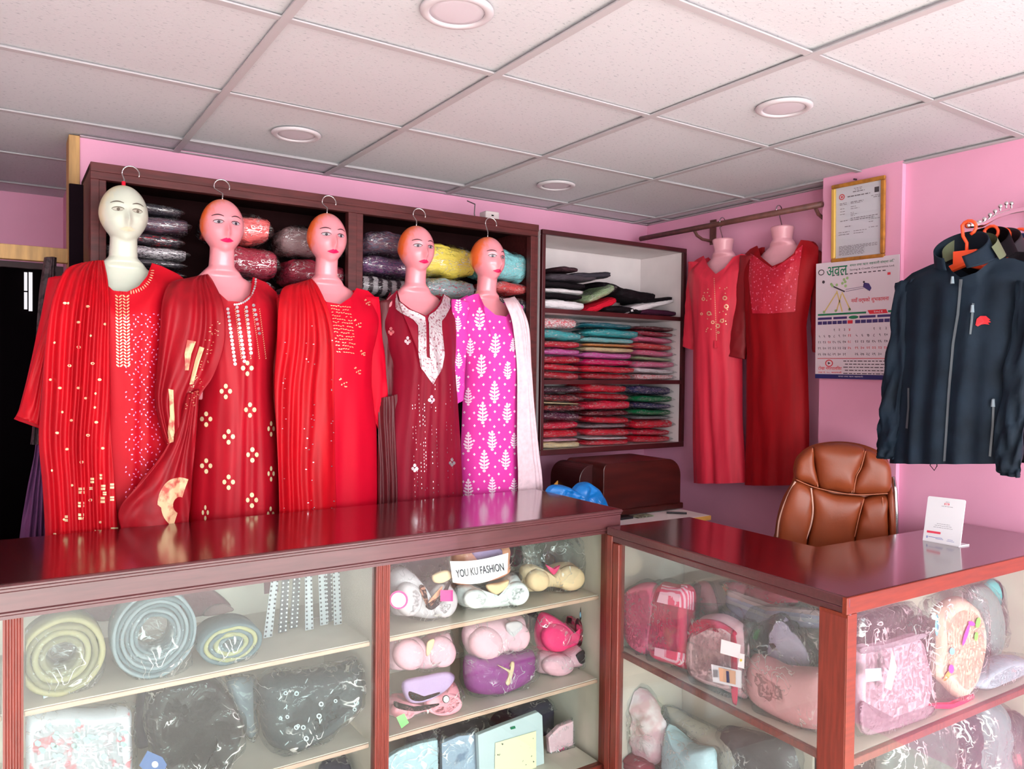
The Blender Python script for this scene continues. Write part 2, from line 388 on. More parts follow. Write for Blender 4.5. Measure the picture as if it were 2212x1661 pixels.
obj('glass_pane', beam(fp(0.02, 0.012), fp(0.99, 0.012), 0.005, 0.06, 0.93, 1), GLASS, c2)
obj('base_rail', beam(lp(0.05), lp(1), 0.03, 0, 0.07, -1), POST, c2)
obj('base_rail', beam(fp(0.02), fp(1), 0.03, 0, 0.07, 1), EDGE, c2)
inner = [(1.775, 1.13), (2.975, 1.085), (2.975, 1.40), (2.14, 1.45), (2.16, 2.02), (1.82, 2.04)]
for z in (0.535, 0.07):
    s = obj('shelf', prism(inner, z-0.016, z), CREAM, c2)
    obj('nosing', beam((1.776, 1.112), (2.97, 1.066), 0.016, z-0.02, z, 1), POST, s, bevel=0.002)
    obj('nosing', beam(lp(0.08, 0.02), lp(0.93, 0.02), 0.014, z-0.02, z, -1), POST, s, bevel=0.002)
obj('back_panel', MB().box(2.145, 2.157, 1.46, 2.02, 0, 0.94), CREAM, c2)
obj('back_panel', MB().box(2.15, 2.98, 1.405, 1.417, 0, 0.94), CREAM, c2)
obj('side_panel', MB().box(2.968, 2.982, 1.08, 1.40, 0.07, 0.93), CREAM, c2)
obj('back_panel', MB().box(1.80, 2.15, 2.022, 2.034, 0, 0.94), CREAM, c2)

# ================================================================ CABINETS ON THE BACK WALL
FY = 2.93
k1 = thing('shelf_cabinet', (1.18, 3.1, 0), 'tall brown wooden shelf cabinet full of bagged clothes behind the mannequins', 'cabinet')
A = at_y(195, 350, FY); Bq = at_y(1163, 492, FY)
KX0, KX1, KZ = A.x, Bq.x, 2.2
def frame_strip(x0, x1, z0, z1, y=FY):
    """cabinet face member with a routed inner step"""
    mb = MB().box(x0, x1, y, y+0.03, z0, z1)
    if x1-x0 > z1-z0: mb.box(x0, x1, y-0.006, y, z0+(z1-z0)*0.45, z1)
    else: mb.box(x0+(x1-x0)*0.0, x0+(x1-x0)*0.55, y-0.006, y, z0, z1)
    return mb
obj('top_rail', frame_strip(KX0, KX1, KZ-0.055, KZ), CABW, k1, bevel=0.002)
obj('stile', frame_strip(KX0, KX0+0.048, 0, KZ-0.056), CABW, k1, bevel=0.002)
obj('stile', frame_strip(KX1-0.045, KX1, 0, KZ-0.056), CABW, k1, bevel=0.002)
dx = at_y(762, 480, FY).x
obj('stile', frame_strip(dx-0.02, dx+0.045, 0, KZ-0.056), CABW, k1, bevel=0.002)
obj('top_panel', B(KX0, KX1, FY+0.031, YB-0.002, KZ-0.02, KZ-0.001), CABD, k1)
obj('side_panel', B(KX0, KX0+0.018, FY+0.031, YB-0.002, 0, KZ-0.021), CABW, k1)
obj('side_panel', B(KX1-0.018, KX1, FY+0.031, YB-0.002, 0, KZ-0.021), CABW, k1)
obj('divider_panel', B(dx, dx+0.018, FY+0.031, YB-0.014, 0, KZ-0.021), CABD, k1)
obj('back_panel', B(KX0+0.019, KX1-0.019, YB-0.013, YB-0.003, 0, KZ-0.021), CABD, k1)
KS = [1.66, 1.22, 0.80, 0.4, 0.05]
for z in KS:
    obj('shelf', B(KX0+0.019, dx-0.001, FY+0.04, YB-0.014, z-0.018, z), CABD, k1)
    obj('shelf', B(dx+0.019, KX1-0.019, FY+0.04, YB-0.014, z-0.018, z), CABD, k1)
# narrow black board leaning between wall end and cabinet
tag(obj('plank', B(KX0-0.055, KX0-0.012, FY+0.1, FY+0.12, 0, 2.14), mat('black_board', (18, 8, 14), 0.9, spec=0.05), bevel=0.002), 'narrow black board standing left of the brown cabinet', 'board')

k2 = thing('shelf_cabinet', (2.62, 3.1, 0.99), 'white-lined wall cabinet with dark brown frame and three shelves of clothes', 'cabinet')
a = at_y(1171, 494, FY); b = at_y(1484, 541, FY); c = at_y(1471, 965, FY)
SX0, SX1, SZ1, SZ0 = a.x+0.004, b.x, 2.185, 1.11
SZ0 = c.z
print('cab2', SX0, SX1, a.z, b.z, c.z, 'cab1', KX0, KX1, A.z, Bq.z)
DK = mat('dark_cherry_frame', (78, 26, 30), 0.35, var=0.2)
obj('top_rail', B(SX0, SX1, FY, FY+0.02, SZ1-0.022, SZ1), DK, k2, bevel=0.002)
obj('bottom_rail', B(SX0, SX1, FY, FY+0.02, SZ0, SZ0+0.026), DK, k2, bevel=0.002)
obj('stile', B(SX0, SX0+0.02, FY, FY+0.02, SZ0+0.0265, SZ1-0.0225), DK, k2, bevel=0.002)
obj('stile', B(SX1-0.022, SX1, FY, FY+0.02, SZ0+0.0265, SZ1-0.0225), DK, k2, bevel=0.002)
obj('top_panel', B(SX0, SX1, FY+0.021, YB-0.002, SZ1-0.02, SZ1-0.001), WHITEL, k2)
obj('bottom_panel', B(SX0, SX1, FY+0.021, YB-0.002, SZ0+0.004, SZ0+0.022), WHITEL, k2)
obj('side_panel', B(SX0, SX0+0.018, FY+0.021, YB-0.002, SZ0+0.023, SZ1-0.021), WHITEL, k2)
obj('side_panel', B(SX1-0.02, SX1, FY+0.021, YB-0.002, SZ0+0.023, SZ1-0.021), WHITEL, k2)
obj('back_panel', B(SX0+0.019, SX1-0.021, YB-0.012, YB-0.003, SZ0+0.023, SZ1-0.021), WHITEL, k2)
s1z = at_y(1175, 667, FY).z; s2z = at_y(1172, 817, FY).z; s1r = at_y(1472, 684, FY).z; s2r = at_y(1472, 825, FY).z
S1, S2 = (s1z+s1r)/2, (s2z+s2r)/2
for z in (S1, S2):
    s = obj('shelf', B(SX0+0.019, SX1-0.021, FY+0.02, YB-0.013, z-0.018, z), WHITEL, k2)
    obj('nosing', B(SX0+0.021, SX1-0.023, FY+0.002, FY+0.019, z-0.02, z+0.001), DK, s)

# ================================================================ SOFT GOODS
def nz(p, s, k=0): return noise.noise(Vector(p)*s+Vector((k*7.3, k*3.1, k*1.7)))
# folded garment shapes (unit: x -0.5..0.5, y 0 front .. 1 back, z 0..1)
def packet_mesh(seed, n=22):
    rnd = random.Random(seed); mb = MB(); rings = []
    m_ = 11; tw = [rnd.uniform(-.15, .15) for _ in range(4)]
    for i in range(n+1):
        u = -1+2*i/n
        e = (1-abs(u)**4)**0.5
        ring = []
        for k in range(22):
            a = 2*PI*k/22
            ca, sa = math.cos(a), math.sin(a)
            y = math.copysign(abs(ca)**0.5, ca); z = math.copysign(abs(sa)**0.48, sa)
            th = 0.5*(0.72+0.28*e)
            th *= 1+0.22*nz((u*1.3, ca, seed), 1.6, seed)
            zz = z*th+0.12*nz((u, y, seed*2.1), 1.3, seed+3)+0.05*nz((u*2.5, y*2, z), 3.5, seed+5)
            yy = y*0.5*(1-0.06*abs(u)**3)+0.03*nz((u*2, z, seed), 2.2, seed+9)
            xx = u*0.5*(1-0.05*abs(y)**3)+0.02*nz((y*2, z*2, seed), 2.0, seed+8)
            ring.append((xx, yy+0.5, zz+0.5))
        rings.append(ring)
    mb.rings(rings); return mb
def bag_mesh(seed):
    """loose plastic sleeve around a packet, flattened corners that stick out"""
    mb = MB(); rings = []; n = 18
    for i in range(n+1):
        u = -1+2*i/n; ring = []
        for k in range(20):
            a = 2*PI*k/20; ca, sa = math.cos(a), math.sin(a)
            y = math.copysign(abs(ca)**0.45, ca); z = math.copysign(abs(sa)**0.6, sa)
            th = 0.56*max(0.12, (1-abs(u)**6))**0.6
            zz = z*th+0.05*nz((u*2.5, y*2, z), 2.6, seed)+0.10*nz((u, y, seed*2.1), 1.3, seed+3)-0.05*(abs(u)**3)
            ring.append((u*0.56+0.015*nz((y*3, z, seed), 2, seed), 0.5+y*0.53, zz+0.5))
        rings.append(ring)
    return mb.rings(rings)
def fit(mb, m_=0.0):
    for ax, (lo, hi) in enumerate(((-.5, .5), (0, 1), (0, 1))):
        a = min(v[ax] for v in mb.v); b = max(v[ax] for v in mb.v)
        for v in mb.v: q_ = m_ if ax != 2 else m_*0.25; v[ax] = lo+q_+(v[ax]-a)/(b-a)*(hi-lo-2*q_)
    return mb
PM = []
for sd in range(9):
    mb = fit(packet_mesh(sd), 0.035); me = bpy.data.meshes.new('folded_garment'); me.from_pydata(mb.v, [], mb.f); me.materials.append(WHITEL)
    for p in me.polygons: p.use_smooth = True
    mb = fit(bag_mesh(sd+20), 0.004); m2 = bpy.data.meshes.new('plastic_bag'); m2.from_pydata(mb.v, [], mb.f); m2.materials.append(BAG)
    for p in m2.polygons: p.use_smooth = True
    PM.append((me, m2))
def cloth(name, col, **k):
    d = dict(rough=0.75, spec=0.15, coat=0.08, coatr=0.25, bump=0.6, bscale=9, bdist=0.02, var=0.04, vscale=6); d.update(k)
    return mat(name, col, **d)
def packet(x0, x1, y0, y1, z0, z1, m_, name, label, group, bag=True, rz=0, ry=0, bagm=None, seed=None, cat='clothing'):
    sd = random.randrange(9) if seed is None else seed
    me, m2 = PM[sd]
    o = bpy.data.objects.new(name, me); C.objects.link(o)
    o.location = ((x0+x1)/2, y0, z0); o.scale = (x1-x0, y1-y0, z1-z0); o.rotation_euler = (0, ry, rz)
    o.material_slots[0].link = 'OBJECT'; o.material_slots[0].material = m_
    tag(o, label, cat, group)
    if bag:
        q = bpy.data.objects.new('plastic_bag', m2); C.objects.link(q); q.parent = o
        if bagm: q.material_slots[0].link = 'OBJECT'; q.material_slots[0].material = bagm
    return o
ORD = ['top', 'second from top', 'third from top', 'fourth from top', 'fifth from top', 'sixth from top', 'seventh from top', 'eighth from top', 'ninth from top', 'tenth from top', 'eleventh from top', 'twelfth from top', 'thirteenth from top']
def stack(pxl, pxr, zb, zt, items, where, group, Y=FY+0.03, dep=0.23, bag=True, word='bagged folded garment'):
    """items top->bottom: (material, weight, colour words, dx0, dx1)"""
    xa, xb = at_y(pxl, 700, Y).x, at_y(pxr, 700, Y).x
    tot = sum(i[1] for i in items); z = zt
    for n, it in enumerate(items):
        h = (zt-zb)*it[1]/tot; j0 = it[3] if len(it) > 3 else random.uniform(-.014, .006); j1 = it[4] if len(it) > 4 else random.uniform(-.010, .014)
        yo = random.uniform(0, .015)
        packet(xa+j0, xb+j1, Y+yo, Y+yo+dep, z-h, z-0.0005, it[0], 'folded_garment', f'{it[2]} {word}, {ORD[n]} of {where}' if len(f'{it[2]} {word}, {ORD[n]} of {where}'.split()) < 17 else f'{it[2]} garment, {ORD[n]} of {where}', group, bag=bag, ry=random.uniform(-.01, .045), rz=random.uniform(-.05, .05))
        z -= h
# palette
CL = {}
def c_(n, col, **k):
    CL[n] = cloth('cloth_'+n, col, **k); return CL[n]
c_('red', (222, 24, 52)); c_('crimson', (190, 18, 44)); c_('hotpink', (236, 50, 120)); c_('pink', (236, 120, 160)); c_('palepink', (240, 180, 200))
c_('coral', (232, 80, 82)); c_('teal', (56, 180, 186)); c_('deepteal', (22, 120, 138)); c_('sky', (140, 212, 216)); c_('white', (238, 232, 236)); c_('cream', (240, 220, 170))
c_('black', (22, 14, 20)); c_('charcoal', (62, 58, 68)); c_('grey', (150, 142, 148)); c_('maroon', (96, 16, 30)); c_('plum', (70, 26, 52)); c_('ltgreen', (170, 196, 150))
c_('orange', (236, 150, 80)); c_('green', (16, 120, 70)); c_('navy', (40, 40, 84)); c_('taupe', (150, 120, 122)); c_('rosewood', (170, 46, 70)); c_('mauve', (172, 110, 128))
c_('bw', (230, 222, 226), col2=(40, 34, 44), vscale=26, th=(0.42, 0.5)); c_('redprint', (60, 48, 62), col2=(214, 30, 50), vscale=9, th=(0.36, 0.42))
c_('tealprint', (26, 30, 34), col2=(30, 140, 120), vscale=12, th=(0.42, 0.5)); c_('slate', (98, 92, 112), col2=(120, 80, 96), vscale=14); c_('slateviolet', (70, 62, 98), col2=(120, 70, 110), vscale=22)
c_('zebra', (196, 186, 190), col2=(50, 36, 44), kind='wave', vscale=7, stretch=(0.3, 1, 6), th=(0.4, 0.6)); c_('leopard', (172, 150, 134), col2=(96, 76, 70), vscale=30)
c_('yellow', (244, 222, 96)); c_('greyfloral', (158, 176, 178), col2=(214, 92, 112), vscale=16, th=(0.36, 0.42)); c_('creamfloral', (246, 224, 150), col2=(206, 40, 70), vscale=11, th=(0.38, 0.44))
c_('lilacpink', (226, 110, 190)); c_('orangefloral', (232, 84, 60), col2=(236, 226, 220), vscale=20, th=(0.42, 0.48)); c_('redwhite', (236, 60, 80), col2=(244, 230, 230), vscale=24)
c_('multi', (180, 30, 40), col2=(48, 14, 30), vscale=18); c_('plumwhite', (84, 30, 60), col2=(190, 150, 170), vscale=26, th=(0.30, 0.36)); c_('redsilver', (222, 30, 66), col2=(220, 170, 180), vscale=22, th=(0.32, 0.38))
c_('navyfloral', (50, 48, 92), col2=(190, 150, 190), vscale=20, th=(0.36, 0.42)); c_('melon', (240, 110, 110)); c_('fuchsia', (228, 30, 110))

# ---- white-lined cabinet: top shelf is a loose heap, the others are stacks
g1 = 'loose clothes heaped on the top shelf of the white-lined cabinet'
Yh = FY+0.03
def heap(pa, pb, za_, h, m_, w, seed, ry=0, rz=0, yo=0, bag=False, dep=0.26):
    a, b = at_y(pa, 650, Yh).x, at_y(pb, 650, Yh).x
    packet(a, b, Yh+yo, Yh+yo+dep, S1+za_, S1+za_+h, m_, 'folded_garment', w, g1, bag=bag, ry=ry, rz=rz, seed=seed)
heap(1176, 1272, 0.00, 0.055, CL['white'], 'white folded garment at the bottom left of the heap', 0)
heap(1176, 1268, 0.055, 0.03, CL['black'], 'black folded garment just above the white one at far left', 1)
heap(1178, 1270, 0.082, 0.028, CL['white'], 'white folded layer between two black garments at left', 2)
heap(1176, 1275, 0.11, 0.035, CL['black'], 'black folded garment topping the left pile, white layer under it', 3)
heap(1190, 1300, 0.145, 0.045, cloth('cloth_blackgrey', (74, 66, 74)), 'dark grey garment bunched on top of the left pile', 4, ry=-0.05)
heap(1235, 1330, 0.165, 0.04, CL['charcoal'], 'charcoal garment slanting across the top of the heap', 5, ry=-0.12)
heap(1215, 1255, 0.19, 0.03, cloth('cloth_browngrey', (70, 44, 52)), 'small brown-grey peak at the very top of the heap', 6)
heap(1270, 1345, 0.012, 0.05, CL['red'], 'red folded garment in the middle of the heap, below the green packet', 7, ry=-0.35, dep=0.2)
heap(1275, 1340, 0.075, 0.05, CL['ltgreen'], 'pale green plastic-wrapped garment slanting in the heap', 8, ry=-0.42, bag=True, dep=0.2)
heap(1310, 1375, 0.11, 0.05, CL['black'], 'black garment behind the green packet, right of centre', 2, ry=0.2, yo=0.03)
heap(1340, 1425, 0.075, 0.065, CL['black'], 'black rounded bundle right of the red garment', 4, ry=0.05)
heap(1310, 1400, 0.0, 0.045, CL['black'], 'black garment lying on the shelf under the red one', 1)
heap(1400, 1462, 0.075, 0.03, CL['black'], 'black garment pointing right above the white one', 5, ry=-0.15)
heap(1352, 1470, 0.035, 0.045, CL['white'], 'white folded garment at the right, slanting upward', 6, ry=-0.22)
heap(1385, 1472, 0.0, 0.045, CL['plum'], 'blackish plum garment at the bottom right of the heap', 7)
g2 = 'bagged clothes on the middle shelf of the white-lined cabinet'
g3 = 'bagged clothes on the bottom shelf of the white-lined cabinet'
K = CL
def zat(py, px=1300): return at_y(px, py, FY).z
stack(1176, 1262, S2, S1-0.03, [(K['redwhite'], 1.7, 'red and white printed'), (K['teal'], 1.3, 'turquoise'), (K['red'], 1, 'red'), (K['lilacpink'], 0.9, 'pink'), (K['crimson'], 1.1, 'crimson'), (K['red'], .9, 'scarlet'), (K['crimson'], 1.1, 'dark red')], 'left stack, middle shelf', g2, word='bagged garment')
stack(1270, 1380, S2, S1-0.045, [(K['deepteal'], .8, 'deep teal', .0, .0), (K['teal'], 1.2, 'turquoise', .03, .03), (K['sky'], .8, 'pale aqua'), (K['orange'], .5, 'orange'), (K['cream'], .7, 'cream'), (K['lilacpink'], .9, 'light pink'), (K['fuchsia'], .9, 'fuchsia'), (K['red'], 1, 'red'), (K['crimson'], .9, 'crimson')], 'centre stack, middle shelf', g2, word='bagged garment')
stack(1385, 1465, S2, S1-0.05, [(K['maroon'], .6, 'maroon'), (K['rosewood'], .7, 'brick red'), (K['pink'], .8, 'pink'), (K['coral'], .9, 'coral'), (K['pink'], .8, 'rose'), (K['ltgreen'], .5, 'pale green'), (K['pink'], .9, 'pink'), (K['white'], .7, 'white'), (K['redwhite'], .8, 'red and white')], 'right stack, middle shelf', g2, word='bagged garment')
zb_ = SZ0+0.023
stack(1176, 1265, zb_, S2-0.03, [(K['plum'], .9, 'dark plum'), (K['multi'], 1, 'red and black patterned'), (K['cream'], .25, 'thin cream'), (K['multi'], .9, 'dark red patterned'), (K['plumwhite'], 1.1, 'purple spotted'), (K['redsilver'], 1, 'red and silver'), (K['red'], 1, 'bright red'), (K['palepink'], .4, 'pale pink'), (K['cream'], .8, 'cream')], 'left stack, bottom shelf', g3, word='bagged garment')
stack(1275, 1372, zb_, S2-0.02, [(K['red'], 1.1, 'red'), (K['crimson'], .8, 'dark red'), (K['redsilver'], 1.2, 'red embroidered'), (K['maroon'], .7, 'maroon'), (K['red'], .9, 'scarlet'), (K['grey'], .5, 'grey striped'), (K['red'], 1, 'red'), (K['white'], .35, 'thin white'), (K['red'], .7, 'red')], 'centre stack, bottom shelf', g3, word='bagged garment')
stack(1380, 1462, zb_, S2-0.03, [(K['navyfloral'], 1.2, 'navy floral'), (K['green'], .9, 'green and tan'), (K['navyfloral'], .8, 'dark floral'), (K['green'], .8, 'green'), (K['grey'], .5, 'greyish'), (K['red'], 1.2, 'bright red'), (K['redsilver'], .8, 'red beaded'), (K['red'], .9, 'red')], 'right stack, bottom shelf', g3, word='bagged garment')
# ---- brown cabinet
g4 = 'bagged clothes on the upper shelves of the brown cabinet'
z2, z1_ = 1.66, 1.22
stack(232, 408, z2+0.005, 2.10, [(K['charcoal'], .8, 'dark grey', .02, -.01), (K['slate'], 1.2, 'slate grey'), (K['redprint'], .9, 'black and red printed'), (K['bw'], .9, 'grey and white'), (K['charcoal'], .6, 'black'), (K['redprint'], .8, 'black and red spotted'), (K['charcoal'], .5, 'charcoal'), (K['bw'], .9, 'white patterned'), (K['bw'], .8, 'white checked'), (K['bw'], .8, 'black and white')], 'stack behind the pale mannequin', g4, word='bagged garment')
stack(440, 592, z2+0.005, 2.11, [(K['melon'], 2.1, 'salmon pink', .0, .0), (K['rosewood'], 2.2, 'wine red', .06, .03), (K['bw'], 1.1, 'black and white'), (K['tealprint'], 1.2, 'black and teal'), (K['tealprint'], 1, 'dark teal')], 'stack behind the dark red dress', g4)
stack(612, 750, z2+0.005, 2.09, [(K['taupe'], 2.4, 'taupe', -.01, .01), (K['rosewood'], 2, 'rose red', .02, .01), (K['mauve'], 2, 'mauve'), (K['taupe'], 1, 'brownish')], 'stack behind the bright red dress', g4)
stack(782, 905, z2+0.005, 2.10, [(K['slate'], 1.8, 'grey dotted', .02, .03), (K['slateviolet'], 1.5, 'violet grey dotted'), (K['zebra'], 1.5, 'striped'), (K['leopard'], 1.3, 'leopard print'), (K['leopard'], 1.3, 'brown speckled')], 'stack left of the maroon dress', g4)
stack(925, 1030, z2+0.005, 2.08, [(K['yellow'], 2.4, 'bright yellow', -.02, .02), (K['greyfloral'], 1.6, 'grey floral'), (K['creamfloral'], 1.1, 'cream floral'), (K['creamfloral'], 1.3, 'yellow and red floral')], 'stack right of the maroon dress', g4)
stack(1062, 1150, z2+0.005, 2.09, [(K['sky'], 2.2, 'pale aqua', -.03, .0), (K['coral'], .9, 'coral red'), (K['charcoal'], 1.4, 'dark grey'), (K['grey'], 1.4, 'grey')], 'stack right of the pink dress', g4)
stack(1085, 1150, 1.225, 1.63, [(K['orangefloral'], 1.3, 'orange floral'), (K['redwhite'], 1.1, 'red floral'), (K['rosewood'], .9, 'wine'), (K['redprint'], .9, 'dark red printed'), (K['grey'], 1, 'grey'), (K['charcoal'], 1.3, 'charcoal'), (K['navy'], .8, 'dark blue')], 'lower stack right of the pink dress', g4)
stack(232, 420, 1.225, 1.56, [(K['bw'], 1, 'white patterned'), (K['charcoal'], 1.2, 'dark grey'), (K['bw'], 1, 'black and white')], 'lower stack behind the pale mannequin', g4)
stack(800, 920, 1.225, 1.5, [(K['zebra'], 1, 'striped'), (K['charcoal'], 1.2, 'dark grey')], 'lower stack behind the maroon dress', g4)

# ================================================================ GARMENT TOOLS
def catm(tab, t):
    """Catmull-Rom through a list of tuples, t 0..1"""
    n = len(tab)-1; x = max(0, min(n-1e-6, t*n)); i = int(x); f = x-i
    p0, p1, p2, p3 = tab[max(i-1, 0)], tab[i], tab[i+1], tab[min(i+2, n)]
    return [0.5*((2*b)+(-a+c)*f+(2*a-5*b+4*c-d)*f*f+(-a+3*b-3*c+d)*f**3) for a, b, c, d in zip(p0, p1, p2, p3)]
def szd(F, px, py, d=0.0):
    G_ = Frame(F.kind, F.c-d); return G_.sz(px, py)
def garment(F, top, rows, dep, fold=(0.006, 9), nu=90, nv=70, seed=0, flat=2.2, back=0.04, hemwave=0.0):
    tp = [(*szd(F, x, y, d), d) for x, y, d in top]
    L = sorted([(szd(F, xl, y)[1], szd(F, xl, y)[0]) for y, xl, xr in rows]); R = sorted([(szd(F, xr, y)[1], szd(F, xr, y)[0]) for y, xl, xr in rows])
    cx = sum(r[1]+r[2] for r in rows)/2/len(rows)
    D = sorted([(szd(F, cx, y)[1], d) for y, d in dep])
    zbl, zbr = L[0][0], R[0][0]
    al = [0]
    for a, b in zip(tp, tp[1:]): al.append(al[-1]+math.hypot(b[0]-a[0], b[1]-a[1]))
    def topat(f):
        q = f*al[-1]
        for i in range(len(tp)-1):
            if q <= al[i+1]+1e-9:
                t = (q-al[i])/max(al[i+1]-al[i], 1e-9); return [tp[i][k]+(tp[i+1][k]-tp[i][k])*t for k in range(3)]
        return list(tp[-1])
    def fn(i, j):
        ts, tz, td = topat(i); zb = zbl+(zbr-zbl)*i
        z = tz+(zb-tz)*j; w = sm(0, 0.2, j); wd_ = sm(0, 0.07, j)
        a, b = interp(L, z), interp(R, z); u = 2*i-1
        s_ = ts*(1-w)+(a+(b-a)*i)*w
        dd = interp(D, z)*max(0, 1-abs(u)**flat)**0.6
        env = (1-abs(u)**6)
        fo = fold[0]*(0.25+0.75*j)*w*env*(math.sin(i*fold[1]*2*PI+2.5*nz((i*2, j*0.8, seed), 1, seed))*(0.6+0.8*nz((i*5, j, 3), 1, seed))) + 0.010*w*env*nz((i*3.5, j*2.2, seed), 1.6, seed+4)
        return F.P(s_, z, td*(1-wd_)+dd*wd_+fo)
    mb = MB().grid(nu, nv, fn)
    zt = max(t[1] for t in tp)
    def bk(i, j):
        ts, tz, td = topat(i); tz = max(tz, zt-0.06)
        if 0.2 < i < 0.8: ts = tp[0][0]+(tp[-1][0]-tp[0][0])*i
        zb = zbl+(zbr-zbl)*i; z = tz+(zb-tz)*j; w = sm(0, .2, j)
        a, b = interp(L, z), interp(R, z); u = 2*i-1
        return F.P(ts*(1-w)+(a+(b-a)*i)*w, z, -back*max(0, 1-abs(u)**2.2)**0.6)
    mb.grid(30, 30, bk)
    return mb
def sleeve(F, prs, ratio=0.5, d=0.0, n=22, m_=34, seed=0, wr=0.006):
    prs = [(*szd(F, a, b, d), *szd(F, c, e, d)) for a, b, c, e in prs]
    rings = []
    for j in range(m_+1):
        s0, z0, s1, z1 = catm(prs, j/m_); cs, cz, hs, hz = (s0+s1)/2, (z0+z1)/2, (s1-s0)/2, (z1-z0)/2; r = math.hypot(hs, hz)*ratio
        ring = []
        for k in range(n):
            a = 2*PI*k/n; w = wr*nz((math.cos(a)*2, math.sin(a)*2, j/m_*7), 1.3, seed)
            ring.append(F.P(cs+hs*math.cos(a)*(1+w*4), cz+hz*math.cos(a), d+r*math.sin(a)+w*1.4))
        rings.append(ring)
    return MB().rings(rings)
def drape(F, prs, pleats=6, amp=0.008, n=80, m_=80, seed=0, bulge=0.02):
    prs = [(*szd(F, a, b, d), *szd(F, c, e, d), d) for a, b, c, e, d in prs]
    def fn(i, j):
        s0, z0, s1, z1, d = catm(prs, j)
        ph = 1.6*nz((j*1.2, seed, i*1.5), 1, seed)
        q = math.sin(2*PI*(pleats*i+ph))*(0.65+0.7*nz((i*3, j*1.5, 2), 1, seed))
        return F.P(s0+(s1-s0)*i, z0+(z1-z0)*i, d+bulge*math.sin(PI*i)+amp*q*(0.5+0.5*min(1, j*3))+0.006*nz((i*4, j*4, 1), 1.4, seed+2))
    return MB().grid(n, m_, fn)
def cast(bv, px, py, off=0.0015):
    d = ray(px, py).normalized(); h = bv.ray_cast(CAM, d)
    if h[0] is None: return None
    nrm = h[1] if h[1].dot(d) < 0 else -h[1]
    return h[0]-d*off*0.6+nrm*off
def decal(mb, bv, pts, off=0.0015):
    vs = [cast(bv, x, y, off) for x, y in pts]
    if any(v is None for v in vs): return False
    c = sum(vs, Vector())/len(vs)
    if max((v-c).length for v in vs) > 0.12: return False
    n = len(vs); mb.add(vs+[c], [(i, (i+1) % n, n) for i in range(n)]); return True
def dot(mb, bv, x, y, r, ry=None, n=8, ang=0, off=0.0015):
    ry = r if ry is None else ry; ca, sa = math.cos(ang), math.sin(ang)
    return decal(mb, bv, [(x+r*math.cos(t)*ca-ry*math.sin(t)*sa, y+r*math.cos(t)*sa+ry*math.sin(t)*ca) for t in [2*PI*k/n for k in range(n)]], off)
def strip(mb, bv, P0, P1, rows=14, cols=4, off=0.002):
    """patch between two pixel polylines"""
    def along(P, t):
        q = t*(len(P)-1); i = min(int(q), len(P)-2); f = q-i
        return (P[i][0]+(P[i+1][0]-P[i][0])*f, P[i][1]+(P[i+1][1]-P[i][1])*f)
    g = []
    for j in range(rows+1):
        a, b = along(P0, j/rows), along(P1, j/rows)
        g.append([cast(bv, a[0]+(b[0]-a[0])*i/cols, a[1]+(b[1]-a[1])*i/cols, off) for i in range(cols+1)])
    for j in range(rows):
        for i in range(cols):
            q = (g[j][i], g[j][i+1], g[j+1][i+1], g[j+1][i])
            if all(v is not None for v in q) and max((q[0]-q[2]).length, (q[1]-q[3]).length) < 0.12: mb.add(q, [(0, 1, 2, 3)])
def join(*mbs):
    r = MB()
    for m_ in mbs: r.add(m_.v, m_.f)
    return r
def quadpix(mb, bv, x0, y0, x1, y1, n=4, off=0.0015): strip(mb, bv, [(x0, y0), (x0, y1)], [(x1, y0), (x1, y1)], n, n, off)

# ================================================================ MANNEQUINS
def torso_rings(z_top=-0.17, headless=False):
    T = [(-0.165, .040, .046, -.004), (-0.20, .041, .042, 0), (-0.235, .043, .042, .004), (-0.252, .060, .046, .004), (-0.268, .092, .050, .004), (-0.285, .130, .052, .002), (-0.305, .155, .056, 0), (-0.33, .165, .064, -.004),
         (-0.37, .162, .078, -.008), (-0.42, .155, .098, -.012), (-0.47, .145, .100, -.012), (-0.53, .125, .085, -.006), (-0.60, .110, .075, 0), (-0.66, .12, .08, 0), (-0.70, .12, .08, 0)]
    if headless: T = [(-0.175, .012, .012, 0), (-0.176, .050, .046, 0), (-0.182, .055, .050, 0), (-0.20, .050, .046, 0)]+T[2:]
    return T
def torso_mb(headless=False):
    rings = []
    for z, a, b, sh in torso_rings(headless=headless):
        if z < -0.26: b *= 0.74; sh += 0.006; a *= 0.80
        rings.append([(a*math.copysign(abs(math.cos(t))**0.85, math.cos(t)), sh+b*math.sin(t), z) for t in [2*PI*k/28 for k in range(28)]])
    return MB().rings(rings)
def head_mb():
    mb = MB(); rings = []; nt_, np_ = 60, 72
    for i in range(nt_+1):
        th = PI*i/nt_; st, ct = max(math.sin(th), 1e-3), math.cos(th); ring = []
        for k in range(np_):
            ph = 2*PI*k/np_; x, y, z = .073*st*math.cos(ph), .083*st*math.sin(ph), .0975*ct   # front is -y
            t = max(0, -ct)
            x *= 1-0.30*t**1.6; y *= 1-0.12*t*t
            if y > 0: y *= 1-0.25*t
            y -= 0.012*t
            if y < 0:
                g = lambda u, s: math.exp(-(u/s)**2)
                y -= 0.021*g(x, .0085)*g(z+.030, .017) + 0.010*g(x, .007)*g(z+.008, .018)
                y += 0.007*g(abs(x)-.028, .014)*g(z-.004, .012)
                y -= 0.003*g(abs(x)-.028, .018)*g(z-.024, .008)
                y -= 0.006*g(x, .018)*g(z+.055, .007) + 0.006*g(x, .018)*g(z+.083, .012)
                y -= 0.003*g(abs(x)-.042, .014)*g(z+.03, .016)
            ring.append((x, y, z-0.0975))
        rings.append(ring)
    return mb.rings(rings)
